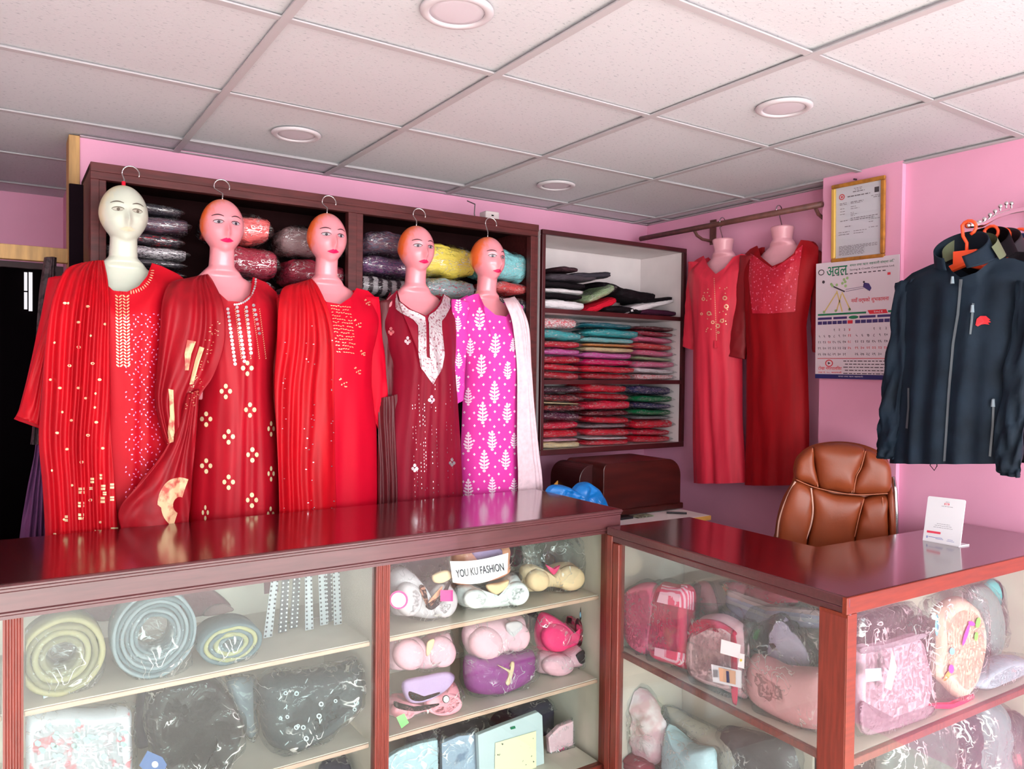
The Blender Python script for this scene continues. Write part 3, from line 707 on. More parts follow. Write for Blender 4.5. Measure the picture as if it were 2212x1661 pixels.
def remeshed(mb, vox=0.0036, it=3):
    me = bpy.data.meshes.new('tmp'); me.from_pydata(mb.v, [], mb.f); me.update()
    bm = bmesh.new(); bm.from_mesh(me); bmesh.ops.recalc_face_normals(bm, faces=bm.faces); bm.to_mesh(me); bm.free()
    o = bpy.data.objects.new('tmp', me); C.objects.link(o)
    r = o.modifiers.new('r', 'REMESH'); r.mode = 'VOXEL'; r.voxel_size = vox
    s_ = o.modifiers.new('s', 'SMOOTH'); s_.iterations = it; s_.factor = 0.5
    dg = bpy.context.evaluated_depsgraph_get(); out = bpy.data.meshes.new_from_object(o.evaluated_get(dg))
    bpy.data.objects.remove(o); 
    for p in out.polygons: p.use_smooth = True
    return out
BODYM = remeshed(join(head_mb(), torso_mb())); BODYM.name = 'body'
HLESS = remeshed(torso_mb(True)); HLESS.name = 'body'
def skin(name, base, hair, shade):
    M = mat(name, base, 0.28, spec=0.5, coat=0.3); nt = M.node_tree; b = nt.nodes['Principled BSDF']
    tc = nn(nt, 'ShaderNodeTexCoord'); sp = nn(nt, 'ShaderNodeSeparateXYZ'); nt.links.new(tc.outputs['Object'], sp.inputs[0])
    mp = nn(nt, 'ShaderNodeMapping'); mp.inputs['Scale'].default_value = (60, 14, 14); mp.inputs['Rotation'].default_value = (0, 0.5, 0); nt.links.new(tc.outputs['Object'], mp.inputs[0])
    no = nn(nt, 'ShaderNodeTexNoise'); no.inputs['Scale'].default_value = 1.6; nt.links.new(mp.outputs[0], no.inputs[0])
    def mth(op, a, b_):
        n = nn(nt, 'ShaderNodeMath', operation=op)
        for i, v in enumerate((a, b_)):
            if isinstance(v, (int, float)): n.inputs[i].default_value = v
            else: nt.links.new(v, n.inputs[i])
        return n.outputs[0]
    # painted hair: back and crown of the head, feathered into the forehead, ends at jaw height
    v = mth('ADD', mth('MULTIPLY', sp.outputs['Y'], 18.0), mth('MULTIPLY', sp.outputs['Z'], 5.0))
    v = mth('ADD', v, mth('MULTIPLY', no.outputs[0], 1.1)); v = mth('ADD', v, mth('MULTIPLY', sp.outputs['X'], -7.0)); v = mth('ADD', v, 0.76)
    lim = nn(nt, 'ShaderNodeMapRange'); nt.links.new(sp.outputs['Z'], lim.inputs[0]); lim.inputs[1].default_value = -0.17; lim.inputs[2].default_value = -0.12; lim.clamp = True
    v = mth('MULTIPLY', v, lim.outputs[0])
    cr = nn(nt, 'ShaderNodeValToRGB'); cr.color_ramp.elements[0].position = 0.25; cr.color_ramp.elements[1].position = 0.95
    cr.color_ramp.elements[0].color = lin(base); cr.color_ramp.elements[1].color = lin(hair)
    nt.links.new(v, cr.inputs[0]); nt.links.new(cr.outputs[0], b.inputs['Base Color'])
    return M
SK = skin('pink_mannequin_plastic', (232, 146, 156), (244, 112, 52), 0)
SKW = skin('pale_mannequin_plastic', (200, 208, 192), (222, 214, 176), 0)
SKH = mat('headless_mannequin_plastic', (236, 170, 182), 0.3, coat=0.3)
fb = BVHTree.FromPolygons([v.co for v in BODYM.vertices], [tuple(p.vertices) for p in BODYM.polygons])
def facept(x, z, off=0.0008):
    h = fb.ray_cast(Vector((x, -0.5, z)), Vector((0, 1, 0))); return h[0]+Vector((0, -off, 0))
def facedecal(pts, off=0.0008):
    mb = MB(); vs = [facept(x, z, off) for x, z in pts]; n = len(vs)
    c = facept(sum(p[0] for p in pts)/n, sum(p[1] for p in pts)/n, off)
    return mb.add(vs+[c], [(i, (i+1) % n, n) for i in range(n)])
def facestrip(path, w, off=0.0009):
    mb = MB(); g = []
    for i, (x, z) in enumerate(path):
        a = path[max(i-1, 0)]; b = path[min(i+1, len(path)-1)]; dx_, dz = b[0]-a[0], b[1]-a[1]; l = math.hypot(dx_, dz); ww = w*(0.35+0.65*math.sin(PI*(i+0.6)/(len(path)+0.2)))
        g.append((facept(x-dz/l*ww, z+dx_/l*ww, off), facept(x+dz/l*ww, z-dx_/l*ww, off)))
    for (a, b), (c, d) in zip(g, g[1:]): mb.add([a, b, d, c], [(0, 1, 2, 3)])
    return mb
FEAT = []
EZ = -0.092
for sg in (-1, 1):
    ex = 0.0285*sg
    al = [(ex+0.014*math.cos(t), EZ+0.0052*math.sin(t)*(1.25 if math.sin(t) > 0 else 0.8)) for t in [2*PI*k/16 for k in range(16)]]
    FEAT.append(('eye', facedecal(al), 'eyewhite'))
    FEAT.append(('iris', facedecal([(ex+0.0012+0.0048*math.cos(t), EZ+0.0005+0.0048*math.sin(t)) for t in [2*PI*k/12 for k in range(12)]], 0.0013), 'iris'))
    FEAT.append(('eyelid_line', facestrip([(ex+0.0165*math.cos(PI-PI*k/10)*1.0, EZ+0.0072*math.sin(PI*k/10)) for k in range(11)], 0.0015, 0.0015), 'brow'))
    FEAT.append(('eyelid_line', facestrip([(ex+0.0145*math.cos(PI+PI*k/10), EZ-0.0048*math.sin(PI*k/10)) for k in range(11)], 0.0006, 0.0014), 'brow'))
    FEAT.append(('eyebrow', facestrip([(ex+sg*(-0.016+0.036*k/10), EZ+0.017+0.008*math.sin(PI*(0.12+0.75*k/10))) for k in range(11)], 0.0021, 0.0012), 'brow'))
LIPS = []
lipz = -0.1525
up_ = [(-.019, 0), (-.010, .004), (-.004, .0062), (0, .0045), (.004, .0062), (.010, .004), (.019, 0), (.011, -.0042), (0, -.0062), (-.011, -.0042)]
LIPS = facedecal([(x*1.2, lipz+z*1.15) for x, z in up_], 0.0022)
FM = {'eyewhite': mat('painted_eye_grey', (170, 160, 168), 0.4), 'iris': mat('painted_iris', (44, 36, 50), 0.3), 'brow': mat('painted_brow', (62, 34, 44), 0.5),
      'browp': mat('painted_brow_faint', (96, 88, 76), 0.5), 'eyep': mat('painted_eye_faint', (176, 174, 160), 0.4), 'lip': mat('painted_lips', (220, 24, 90), 0.4), 'lipp': mat('faint_lips', (226, 206, 178), 0.35)}
feat_me = {}
def hook_mb(c, tip, r=0.0022):
    """wire hook rising from the crown and curling over the rail"""
    p = [Vector(c)+Vector((0, 0, -0.01)), Vector(c)+Vector((0.002, 0, 0.02))]
    R_ = 0.026; cc = Vector(tip)+Vector((0, 0, -R_))
    for k in range(13):
        a = PI*1.12-PI*1.25*k/12
        p.append(cc+Vector((R_*math.cos(a), 0.010*math.sin(a*0.5), R_*math.sin(a))))
    return MB().tube(p, r, 8)
def mannequin(px, py, label, white=False, yaw=0.0, hooktip=None, tilt=0.0, Y=2.80, red=False):
    o0 = at_y(px, py, Y)
    t = thing('hanging_mannequin', o0, label, 'mannequin', None)
    rot = (tilt, 0, yaw)
    def put(name, me, m_, par=t):
        o = bpy.data.objects.new(name, me); C.objects.link(o); o.parent = par
        if par is t: o.rotation_euler = rot
        o.material_slots[0].link = 'OBJECT'; o.material_slots[0].material = m_
        return o
    if not BODYM.materials: BODYM.materials.append(SK)
    b = put('body', BODYM, SKW if white else SK)
    for i, (nm, mb, k) in enumerate(FEAT):
        if i not in feat_me:
            me = bpy.data.meshes.new(nm); me.from_pydata(mb.v, [], mb.f); me.materials.append(FM['brow']); feat_me[i] = me
        put(nm, feat_me[i], FM[{'brow': 'browp', 'eyewhite': 'eyep', 'iris': 'browp'}[k]] if white else FM[k], b)
    if 'l' not in feat_me:
        me = bpy.data.meshes.new('lips'); me.from_pydata(LIPS.v, [], LIPS.f); me.materials.append(FM['lip']); feat_me['l'] = me
    put('lips', feat_me['l'], FM['lipp' if white else 'lip'], b)
    tip = at_y(hooktip[0], hooktip[1], Y+0.08)
    obj('hook', hook_mb(o0, tip), STEEL, t, smooth=True)
    if red: obj('hook_collar', MB().lathe([(0.006, -0.002), (0.006, 0.012), (0.004, 0.014)], o0, 12), CL['red'], t, label='red collar at the base of the hook')
    return t
mannequin(267, 401, 'pale greenish-white hanging mannequin head with faint painted face, first from the left', True, hooktip=(283, 358), red=True, yaw=0.05)
mannequin(480, 431, 'pink orange-haired hanging mannequin in the dark red dress, between pale mannequin and bright red one', hooktip=(480, 387), yaw=0.0)
mannequin(706, 461, 'pink orange-haired hanging mannequin wearing the plain bright red dress', hooktip=(712, 422))
mannequin(899, 488, 'pink orange-haired hanging mannequin wearing the maroon dress with silver neckline', hooktip=(907, 450))
mannequin(1053, 512, 'pink orange-haired hanging mannequin in the magenta white-print kurti, fifth and rightmost', hooktip=(1062, 470), yaw=0.1)

RED1 = mat('red_silk_cloth', (196, 5, 30), 0.55, spec=0.2, var=0.10, vscale=3, bump=0.15, bscale=60, bdist=0.003)
RED1D = mat('red_gauze_cloth', (196, 6, 26), 0.55, spec=0.25, var=0.14, vscale=4, stretch=(8, 8, 1))
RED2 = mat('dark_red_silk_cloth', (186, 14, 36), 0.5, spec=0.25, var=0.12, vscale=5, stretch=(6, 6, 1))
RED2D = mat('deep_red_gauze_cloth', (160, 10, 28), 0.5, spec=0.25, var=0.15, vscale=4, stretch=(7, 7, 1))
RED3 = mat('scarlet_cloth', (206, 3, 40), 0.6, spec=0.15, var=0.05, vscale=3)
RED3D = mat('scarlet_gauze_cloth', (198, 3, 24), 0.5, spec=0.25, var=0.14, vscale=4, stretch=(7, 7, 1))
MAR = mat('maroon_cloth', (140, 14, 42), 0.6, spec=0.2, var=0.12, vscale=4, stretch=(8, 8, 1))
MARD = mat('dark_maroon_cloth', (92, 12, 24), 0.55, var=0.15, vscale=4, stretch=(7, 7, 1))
MAG = mat('magenta_cotton', (232, 66, 172), 0.7, spec=0.2, var=0.05, vscale=4)
GOLD = mat('gold_thread', (236, 184, 146), 0.35, metal=0.3)
CREAMT = mat('cream_print', (240, 222, 176), 0.5)
SEQ = mat('silver_mirror_sequin', (236, 232, 236), 0.12, metal=0.8)
PSEQ = mat('pink_sequin', (250, 150, 205), 0.3, metal=0.2)
WPRINT = mat('white_block_print', (250, 222, 242), 0.6)
SILV = mat('silver_embroidery', (196, 184, 188), 0.4, metal=0.3, col2=(150, 90, 104), vscale=120, th=(0.38, 0.46), bump=0.5, bscale=150, bdist=0.003)
F1 = Frame('y', 2.80)
DEP = [(560, .06), (600, .10), (650, .125), (700, .135), (780, .125), (900, .11), (1200, .10), (1400, .10)]
def shift(dep, dy): return [(a+dy, b) for a, b in dep]
HZ = 1420   # hems hang on below the counter line
# ---- dress 1
k1g = garment(F1, [(118, 606, 0), (150, 588, .01), (200, 574, .025), (214, 566, .03), (220, 585, .06), (228, 612, .085), (245, 628, .10), (275, 630, .105), (300, 618, .10), (318, 596, .08), (328, 568, .04), (350, 575, .03), (385, 592, .01), (400, 604, 0)],
              [(606, 112, 402), (700, 120, 396), (800, 122, 392), (950, 112, 400), (1150, 100, 410), (HZ, 90, 420)], shift(DEP, -10), seed=1, fold=(0.007, 8))
r1 = obj('kurta', k1g, RED1, smooth=True, label='bright red long kurta with gold chevron neckline and pink sequin lattice, leftmost', cat='dress')
s1 = sleeve(F1, [(104, 600, 190, 590), (86, 690, 140, 720), (62, 800, 120, 820), (42, 880, 112, 905), (30, 905, 100, 930)], 0.45, seed=2)
obj('sleeve', s1, RED1, r1, smooth=True)
d1g = drape(F1, [(175, 568, 224, 562, .02), (140, 585, 232, 600, .08), (112, 650, 236, 660, .135), (98, 740, 236, 745, .145), (90, 850, 238, 850, .145), (84, 950, 240, 950, .145), (92, 1050, 248, 1050, .14), (98, 1160, 256, 1160, .14), (100, 1330, 262, 1330, .14)], 8, 0.011, seed=3)
dd1 = obj('dupatta', d1g, RED1D, smooth=True, solid=0.0012, label='red gauze scarf with cream dots hanging over the leftmost mannequin\'s shoulder', cat='scarf')
tipg = drape(F1, [(120, 640, 150, 645, .06), (78, 760, 118, 770, .075), (48, 870, 105, 905, .08), (36, 898, 96, 924, .08)], 2, 0.005, n=24, m_=40, seed=4, bulge=0.02)
obj('flared_cuff', tipg, RED1D, r1, smooth=True, solid=0.0012)
bv = k1g.bvh(); e = MB()
for cxx in (256, 272):
    for k in range(23):
        y = 640+k*6.8
        dot(e, bv, cxx-4+k*0.1, y, 4.2, 1.7, ang=0.7); dot(e, bv, cxx+4+k*0.1, y, 4.2, 1.7, ang=-0.7)
for t in range(26):
    a = -0.25+t/25*2.75
    x, y = 276+50*math.cos(a+0.15)*(1.05), 584+48*math.sin(a+0.15)
    if x > 234: dot(e, bv, x, y, 4.5, 1.2, ang=a+0.2)
obj('gold_embroidery', e, GOLD, r1, kind='stuff')
e = MB()
for row in range(16):
    for col in range(4):
        cx_, cy_ = 282+col*26+(row % 2)*13, 690+row*27
        if cx_ > 352: continue
        for k in range(7):
            if random.random() < 0.85: a = 2*PI*k/7; dot(e, bv, cx_+11*math.cos(a), cy_+12*math.sin(a), 2.4, 1.3, n=6, ang=random.random()*3)
obj('pink_sequins', e, PSEQ, r1, kind='stuff')
bv = d1g.bvh(); e = MB()
for x, y in ((190, 662), (147, 655), (170, 696), (140, 655), (196, 725), (118, 740), (95, 762), (200, 785), (168, 838), (184, 860), (206, 850), (129, 838), (155, 908), (208, 912), (123, 935), (144, 970), (176, 998), (222, 968), (247, 968), (112, 1016), (156, 1048), (195, 1080), (138, 1122), (216, 1128), (226, 700), (108, 820), (150, 790), (215, 820), (135, 890), (190, 940), (170, 750), (205, 880)):
    dot(e, bv, x, y, 3.6, 3.0, n=6)
for x, y, w, h in ((176, 1060, 11, 14), (174, 1090, 13, 12), (174, 1116, 12, 14), (199, 1038, 10, 12), (218, 1030, 7, 12), (223, 1053, 8, 12), (242, 1050, 8, 12), (242, 1077, 8, 10), (222, 1080, 9, 14), (226, 1066, 6, 8), (196, 1055, 6, 6), (118, 1155, 8, 7), (212, 1148, 16, 7), (247, 1143, 14, 8), (144, 1120, 7, 14), (92, 1072, 12, 6)):
    for q in (0, 1): quadpix(e, bv, x-w/2, y-h/2+q*h*0.55, x+w/2, y-h/2+q*h*0.55+h*0.4, 2)
obj('woven_dots', e, CREAMT, dd1, kind='stuff')
# ---- dress 2
k2g = garment(F1, [(398, 622, 0), (418, 606, .01), (440, 598, .03), (452, 600, .06), (470, 630, .09), (492, 650, .105), (522, 652, .105), (540, 636, .09), (546, 598, .03), (575, 610, .01), (598, 632, 0)],
              [(620, 392, 602), (700, 408, 598), (790, 424, 588), (850, 428, 588), (950, 418, 598), (1130, 408, 604), (HZ, 398, 612)], shift(DEP, 20), seed=11, fold=(0.006, 7))
r2 = obj('kurta', k2g, RED2, smooth=True, label='dark red long dress with mirror-work rows and four-petal gold motifs', cat='dress')
obj('sleeve', sleeve(F1, [(560, 618, 604, 640), (572, 700, 610, 712), (576, 790, 606, 800), (574, 860, 600, 868)], 0.45, d=-0.01, seed=5), RED2, r2, smooth=True)
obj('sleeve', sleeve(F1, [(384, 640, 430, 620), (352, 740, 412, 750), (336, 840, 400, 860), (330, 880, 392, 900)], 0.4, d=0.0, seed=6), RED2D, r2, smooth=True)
bv = k2g.bvh(); e = MB()
for x0, y0, x1, y1, n_ in ((492, 668, 508, 786, 15), (512, 664, 528, 780, 14), (532, 664, 542, 762, 12), (548, 660, 560, 720, 7)):
    for k in range(n_): t = k/(n_-1); dot(e, bv, x0+(x1-x0)*t, y0+(y1-y0)*t, 3.6)
for t in range(20):
    a = -0.35+t/19*1.9; dot(e, bv, 506+46*math.cos(a), 606+52*math.sin(a), 2.6, n=6)
obj('mirror_sequins', e, SEQ, r2, kind='stuff')
e = MB(); gg = MB()
for x, y in ((534, 796), (488, 846), (540, 886), (494, 944), (545, 983), (494, 1042), (544, 1081), (446, 906), (446, 1007), (444, 1108), (585, 927), (585, 1024), (584, 1111)):
    for ax_, ay_ in ((0, -12), (-9, -1), (9, -1), (0, 11)):
        w = 0.6 if x in (585, 584, 444) else 1
        dot(e, bv, x+ax_*w, y+ay_, 4.4*w, 5.4, n=8)
for x0 in (500, 520, 538, 552):
    for k in range(24): dot(gg, bv, x0+8+k*0.6, 668+k*4.6, 1.0, 1.8, n=5, ang=0.5)
obj('petal_motifs', e, CREAMT, r2, kind='stuff'); obj('thread_lines', gg, GOLD, r2, kind='stuff')
d2g = drape(F1, [(400, 602, 450, 592, .03), (368, 610, 462, 612, .09), (352, 650, 482, 664, .15), (346, 720, 484, 740, .16), (340, 800, 462, 810, .165), (336, 870, 430, 860, .165), (352, 940, 412, 930, .165), (364, 968, 402, 964, .165)], 5, 0.010, seed=12)
dd2 = obj('dupatta', d2g, RED2D, smooth=True, solid=0.0012, label='deep red scarf with cream tie-dye patches draped over the dark red dress', cat='scarf')
d2t = drape(F1, [(398, 850, 430, 840, .170), (362, 960, 424, 930, .175), (300, 1045, 418, 1010, .18), (258, 1100, 412, 1080, .18), (262, 1150, 406, 1132, .18), (280, 1240, 404, 1230, .18)], 3, 0.008, n=60, m_=50, seed=13, bulge=0.03)
obj('scarf_tail', d2t, RED2D, dd2, smooth=True, solid=0.0012)
bv = join(d2g, d2t).bvh(); e = MB()
strip(e, bv, [(404, 734), (398, 765), (400, 800)], [(424, 738), (414, 765), (408, 800)], 8, 3)
strip(e, bv, [(430, 748), (420, 780), (408, 830)], [(442, 752), (432, 780), (418, 830)], 8, 3)
strip(e, bv, [(364, 840), (366, 900), (362, 958)], [(374, 842), (378, 900), (376, 955)], 10, 3)
def ringpatch(mb, bv, cx_, cy_, r_in, fr, a0, a1, n=26):
    P0 = [(cx_+r_in*math.cos(a0+(a1-a0)*k/n), cy_+r_in*1.2*math.sin(a0+(a1-a0)*k/n)) for k in range(n+1)]
    P1 = [(cx_+fr(k/n)*math.cos(a0+(a1-a0)*k/n), cy_+fr(k/n)*1.25*math.sin(a0+(a1-a0)*k/n)) for k in range(n+1)]
    strip(mb, bv, P0, P1, n*2, 5)
ringpatch(e, bv, 388, 1091, 15, lambda t: 48 if t > 0.35 else 40, PI*0.62, PI*1.62)
obj('tie_dye_patches', e, mat('cream_tie_dye', (236, 196, 150), 0.6, col2=(206, 96, 84), vscale=30, th=(0.36, 0.5)), dd2, kind='stuff')
e = MB()
for k in range(60):
    t = random.random(); dot(e, bv, 470-60*t+random.uniform(-12, 12), 690+190*t+random.uniform(-8, 8), 1.6, 0.8, n=5)
obj('gold_flecks', e, GOLD, dd2, kind='stuff')
# ---- dress 3
k3g = garment(F1, [(602, 640, 0), (625, 622, .01), (650, 612, .02), (670, 604, .035), (684, 628, .075), (705, 652, .10), (735, 657, .105), (758, 642, .085), (770, 622, .04), (795, 628, .02), (818, 648, 0)],
              [(645, 598, 820), (700, 606, 812), (760, 612, 800), (830, 612, 800), (930, 606, 812), (1100, 600, 816), (HZ, 596, 822)], shift(DEP, 40), seed=21, fold=(0.004, 5))
r3 = obj('kurta', k3g, RED3, smooth=True, label='plain bright scarlet long dress with a small gold yoke, third from the left', cat='dress')
obj('sleeve', sleeve(F1, [(778, 640, 818, 642), (786, 720, 826, 730), (792, 800, 834, 806), (800, 870, 838, 868), (806, 900, 832, 918), (816, 926, 826, 930)], 0.45, d=0.02, seed=7), RED3, r3, smooth=True)
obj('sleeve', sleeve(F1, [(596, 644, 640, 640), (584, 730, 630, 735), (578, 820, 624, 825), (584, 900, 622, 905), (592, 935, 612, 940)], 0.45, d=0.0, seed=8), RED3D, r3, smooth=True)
bv = k3g.bvh(); e = MB()
for row in range(15):
    y = 660+row*7.1
    for k in range(9):
        x = 716+row*0.9+k*4.9
        if random.random() < .85 and x < 768-abs(row-6)*0.5: dot(e, bv, x, y+k*0.5+random.uniform(-1, 1), 2.6, 1.0, n=5, ang=random.uniform(-.4, .6))
for x, y, s_ in ((793, 653, 6), (772, 698, 8), (783, 762, 5), (772, 800, 7), (741, 826, 9)):
    for k in range(7): dot(e, bv, x+s_*0.8*math.cos(k), y+s_*math.sin(k*1.3), 2.2, 1.4, n=5, ang=k)
obj('gold_yoke', e, GOLD, r3, kind='stuff')
d3g = drape(F1, [(640, 612, 674, 602, .03), (612, 622, 688, 622, .09), (602, 660, 712, 680, .14), (598, 740, 722, 750, .15), (592, 830, 722, 840, .15), (596, 930, 724, 930, .15), (600, 1020, 724, 1020, .145), (602, 1120, 728, 1120, .14), (602, 1300, 730, 1300, .14)], 5, 0.009, seed=22)
dd3 = obj('dupatta', d3g, RED3D, smooth=True, solid=0.0012, label='scarlet gauze scarf with tiny sequins over the plain bright red dress', cat='scarf')
bv = d3g.bvh(); e = MB()
for k in range(46):
    cxx = random.choice((615, 662, 675, 717)); dot(e, bv, cxx+random.uniform(-5, 5), random.uniform(700, 1100), 1.8, 1.1, n=5)
obj('tiny_sequins', e, SEQ, dd3, kind='stuff')
# ---- dress 4
k4g = garment(F1, [(826, 662, 0), (845, 640, .01), (858, 626, .03), (864, 650, .07), (888, 668, .095), (921, 682, .11), (946, 660, .09), (957, 634, .035), (968, 640, .015), (984, 656, 0)],
              [(664, 824, 986), (720, 838, 980), (790, 848, 976), (860, 842, 984), (960, 828, 992), (1090, 818, 998), (HZ, 814, 1004)], shift(DEP, 60), seed=31, fold=(0.008, 8))
r4 = obj('kurta', k4g, MAR, smooth=True, label='maroon long dress with a silver embroidered neckline and placket', cat='dress')
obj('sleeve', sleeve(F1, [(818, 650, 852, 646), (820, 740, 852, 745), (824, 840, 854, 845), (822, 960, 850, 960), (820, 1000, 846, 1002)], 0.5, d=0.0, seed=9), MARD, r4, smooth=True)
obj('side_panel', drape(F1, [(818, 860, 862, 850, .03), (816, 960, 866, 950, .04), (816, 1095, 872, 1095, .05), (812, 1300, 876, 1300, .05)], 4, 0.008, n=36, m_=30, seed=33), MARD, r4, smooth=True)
bv = k4g.bvh(); e = MB()
strip(e, bv, [(857, 634), (864, 652), (882, 668), (902, 676), (918, 685), (920, 700), (921, 770), (932, 776)], [(855, 650), (856, 668), (872, 680), (892, 690), (903, 704), (904, 760), (910, 795), (935, 830)], 44, 6, 0.003)
strip(e, bv, [(958, 636), (952, 655), (940, 672), (927, 680), (924, 688), (926, 700), (928, 770), (932, 776)], [(972, 646), (972, 664), (962, 684), (954, 694), (954, 712), (960, 765), (955, 795), (935, 830)], 44, 6, 0.003)
obj('silver_placket', e, SILV, r4, kind='stuff')
e = MB()
for x, y in ((932, 863), (847, 928), (896, 1011), (976, 999), (845, 716), (881, 736), (844, 1042)):
    for ax_, ay_ in ((0, -6), (-4, 1), (4, 1), (0, 5)): dot(e, bv, x+ax_, y+ay_, 3.4, 4, n=6)
for x in (896, 912, 916, 940, 962, 972, 890, 905, 930):
    y = random.uniform(830, 900)
    while y < 1080: dot(e, bv, x+(y-850)*0.03, y, 0.5, 1.8, n=5); y += random.choice((7, 9, 14, 40))
obj('silver_sprigs', e, SEQ, r4, kind='stuff')
# ---- dress 5
k5g = garment(F1, [(982, 660, 0), (1000, 645, .01), (1022, 636, .02), (1034, 634, .04), (1046, 660, .085), (1070, 680, .10), (1094, 684, .10), (1104, 668, .07), (1108, 648, .03), (1118, 652, .01), (1130, 662, 0)],
              [(662, 980, 1132), (720, 996, 1126), (780, 1004, 1120), (850, 1000, 1122), (950, 996, 1124), (1075, 998, 1126), (HZ, 998, 1130)], shift(DEP, 75), seed=41, fold=(0.004, 5))
r5 = obj('kurta', k5g, MAG, smooth=True, label='magenta cotton kurti with white tree-shaped block prints', cat='dress')
s5 = sleeve(F1, [(976, 646, 1012, 652), (974, 720, 1010, 722), (974, 800, 1004, 802), (976, 855, 1002, 850), (980, 874, 1000, 864)], 0.5, d=0.04, seed=10)
obj('sleeve', s5, MAG, r5, smooth=True)
bv = join(k5g, s5).bvh(); e = MB()
mot = [(1036, 689, 1), (1040, 790, 1), (1070, 745, 1), (990, 660, .7), (989, 700, .7), (1016, 750, .8), (1108, 745, .6), (1068, 847, 1), (991, 779, .7), (986, 827, .7), (1043, 892, 1), (1095, 892, .9), (1012, 857, .8), (1012, 955, .9), (1063, 952, .9), (1110, 952, .7), (1046, 996, 1), (1092, 993, .9), (1012, 1056, .9), (1063, 1050, .8), (1110, 1050, .7), (1096, 800, .8)]
for x, y, s_ in mot:
    dot(e, bv, x, y, 1.6*s_, 20*s_, n=8); dot(e, bv, x, y-21*s_, 3*s_, 4*s_, n=6); dot(e, bv, x, y+21*s_, 4*s_, 3.4*s_, n=6)
    for k in range(5):
        w = (5.5+1.7*k if k < 4 else 8)*s_; yy = y+(-14+7.4*k)*s_
        for sg in (-1, 1):
            dot(e, bv, x+sg*w*0.62, yy-1.5*s_, w*0.62, 2.5*s_, n=8, ang=sg*-0.55)
row = 0; y = 650
while y < 1080:
    x = 980+(row % 2)*11
    while x < 1120:
        if all(abs(x-a)/(14*s_)+abs(y-b)/(26*s_) > 1.05 for a, b, s_ in mot): dot(e, bv, x+random.uniform(-2, 2), y+random.uniform(-2, 2), 2.8, 3.2, n=4)
        x += 22
    y += 15; row += 1
obj('tree_prints', e, WPRINT, r5, kind='stuff')
d5g = drape(F1, [(1086, 646, 1112, 640, .06), (1092, 658, 1126, 660, .11), (1106, 700, 1140, 704, .13), (1114, 780, 1148, 782, .13), (1116, 880, 1156, 880, .13), (1116, 980, 1166, 980, .13), (1118, 1060, 1172, 1058, .13), (1118, 1280, 1180, 1280, .13)], 3, 0.006, n=40, m_=70, seed=42)
obj('dupatta', d5g, mat('white_net_scarf', (236, 206, 214), 0.6, var=0.08, vscale=60, bump=0.5, bscale=80, bdist=0.003), smooth=True, solid=0.0012, label='thin white net scarf hanging at the right side of the magenta kurti', cat='scarf')

# ---- wall rail and the two headless forms on the right wall
RAILM = mat('rusty_brown_rail', (120, 74, 66), 0.5, var=0.25, vscale=30)
rl = thing('wall_rail', (2.98, 2.6, 2.26), 'brown iron hanging rail on brackets along the right pink wall', 'rail')
obj('bar', MB().tube([at_x(1384, 516, 2.985), at_x(1776, 441, 2.985)], 0.014, 12), RAILM, rl, smooth=True)
for px_, py_ in ((1500, 493), (1762, 444)):
    c_0 = at_x(px_, py_, 2.985)
    obj('bracket', MB().tube([c_0, c_0+Vector((0.05, 0, 0.01)), Vector((XR if px_ < 1700 else PX+.13, c_0.y, c_0.z+0.035))], 0.011, 8).tube([c_0+Vector((0, 0, -.012)), c_0+Vector((0.02, 0, -0.035)), c_0+Vector((0.06, 0, -.05)), Vector((XR, c_0.y, c_0.z-.055))], 0.008, 8).box(XR-0.006, XR, c_0.y-0.02, c_0.y+0.02, c_0.z-0.07, c_0.z+0.06), RAILM, rl, smooth=False)
F2 = Frame('x', 3.03)
def headless(px, py, hx, hy, label):
    o0 = at_x(px, py, 3.03)+Vector((0, 0, 0.177))
    t = thing('hanging_mannequin', o0, label, 'mannequin')
    if not HLESS.materials: HLESS.materials.append(SKH)
    o = bpy.data.objects.new('body', HLESS); C.objects.link(o); o.parent = t; o.rotation_euler = (0, 0, -PI/2)
    c0 = o0+Vector((0, 0, -0.18)); tip = at_x(hx, hy, 2.985)+Vector((0, 0, 0.016))
    p = [c0, Vector((tip.x+0.02, c0.y, c0.z+0.06))]
    for k in range(11):
        a = -0.4+PI*1.25*k/10; p.append(Vector((tip.x+0.02*math.cos(a), tip.y, tip.z-0.018+0.020*math.sin(a))))
    obj('hook', MB().tube(p, 0.0025, 8), STEEL, t, smooth=True)
headless(1562, 517, 1561, 478, 'headless pink hanging form wearing the coral dress on the wall rail')
headless(1690, 490, 1683, 452, 'headless pink hanging form wearing the deep red dress on the wall rail')
CORAL = mat('coral_satin', (234, 54, 78), 0.5, spec=0.25, var=0.08, vscale=5, stretch=(8, 8, 1))
DRED = mat('deep_red_crepe', (160, 8, 20), 0.6, spec=0.2, var=0.1, vscale=5, stretch=(8, 8, 1))
DEP2 = [(540, .07), (580, .10), (660, .12), (740, .11), (900, .09), (1100, .085)]
kag = garment(F2, [(1492, 570, 0), (1505, 560, .01), (1520, 552, .02), (1530, 575, .06), (1546, 592, .085), (1566, 578, .07), (1584, 555, .03), (1602, 548, .02), (1618, 552, 0)],
              [(570, 1490, 1620), (650, 1500, 1618), (740, 1506, 1604), (900, 1502, 1604), (1042, 1504, 1612)], DEP2, seed=51, fold=(0.006, 5), nu=60, nv=50)
ra = obj('kurta', kag, CORAL, smooth=True, label='coral satin dress with gold ring embroidery hanging on the wall rail', cat='dress')
obj('sleeve', sleeve(F2, [(1488, 566, 1516, 566), (1484, 640, 1510, 645), (1478, 700, 1504, 705), (1476, 748, 1500, 756)], 0.5, d=0.02, seed=52), CORAL, ra, smooth=True)
bv = kag.bvh(); e = MB()
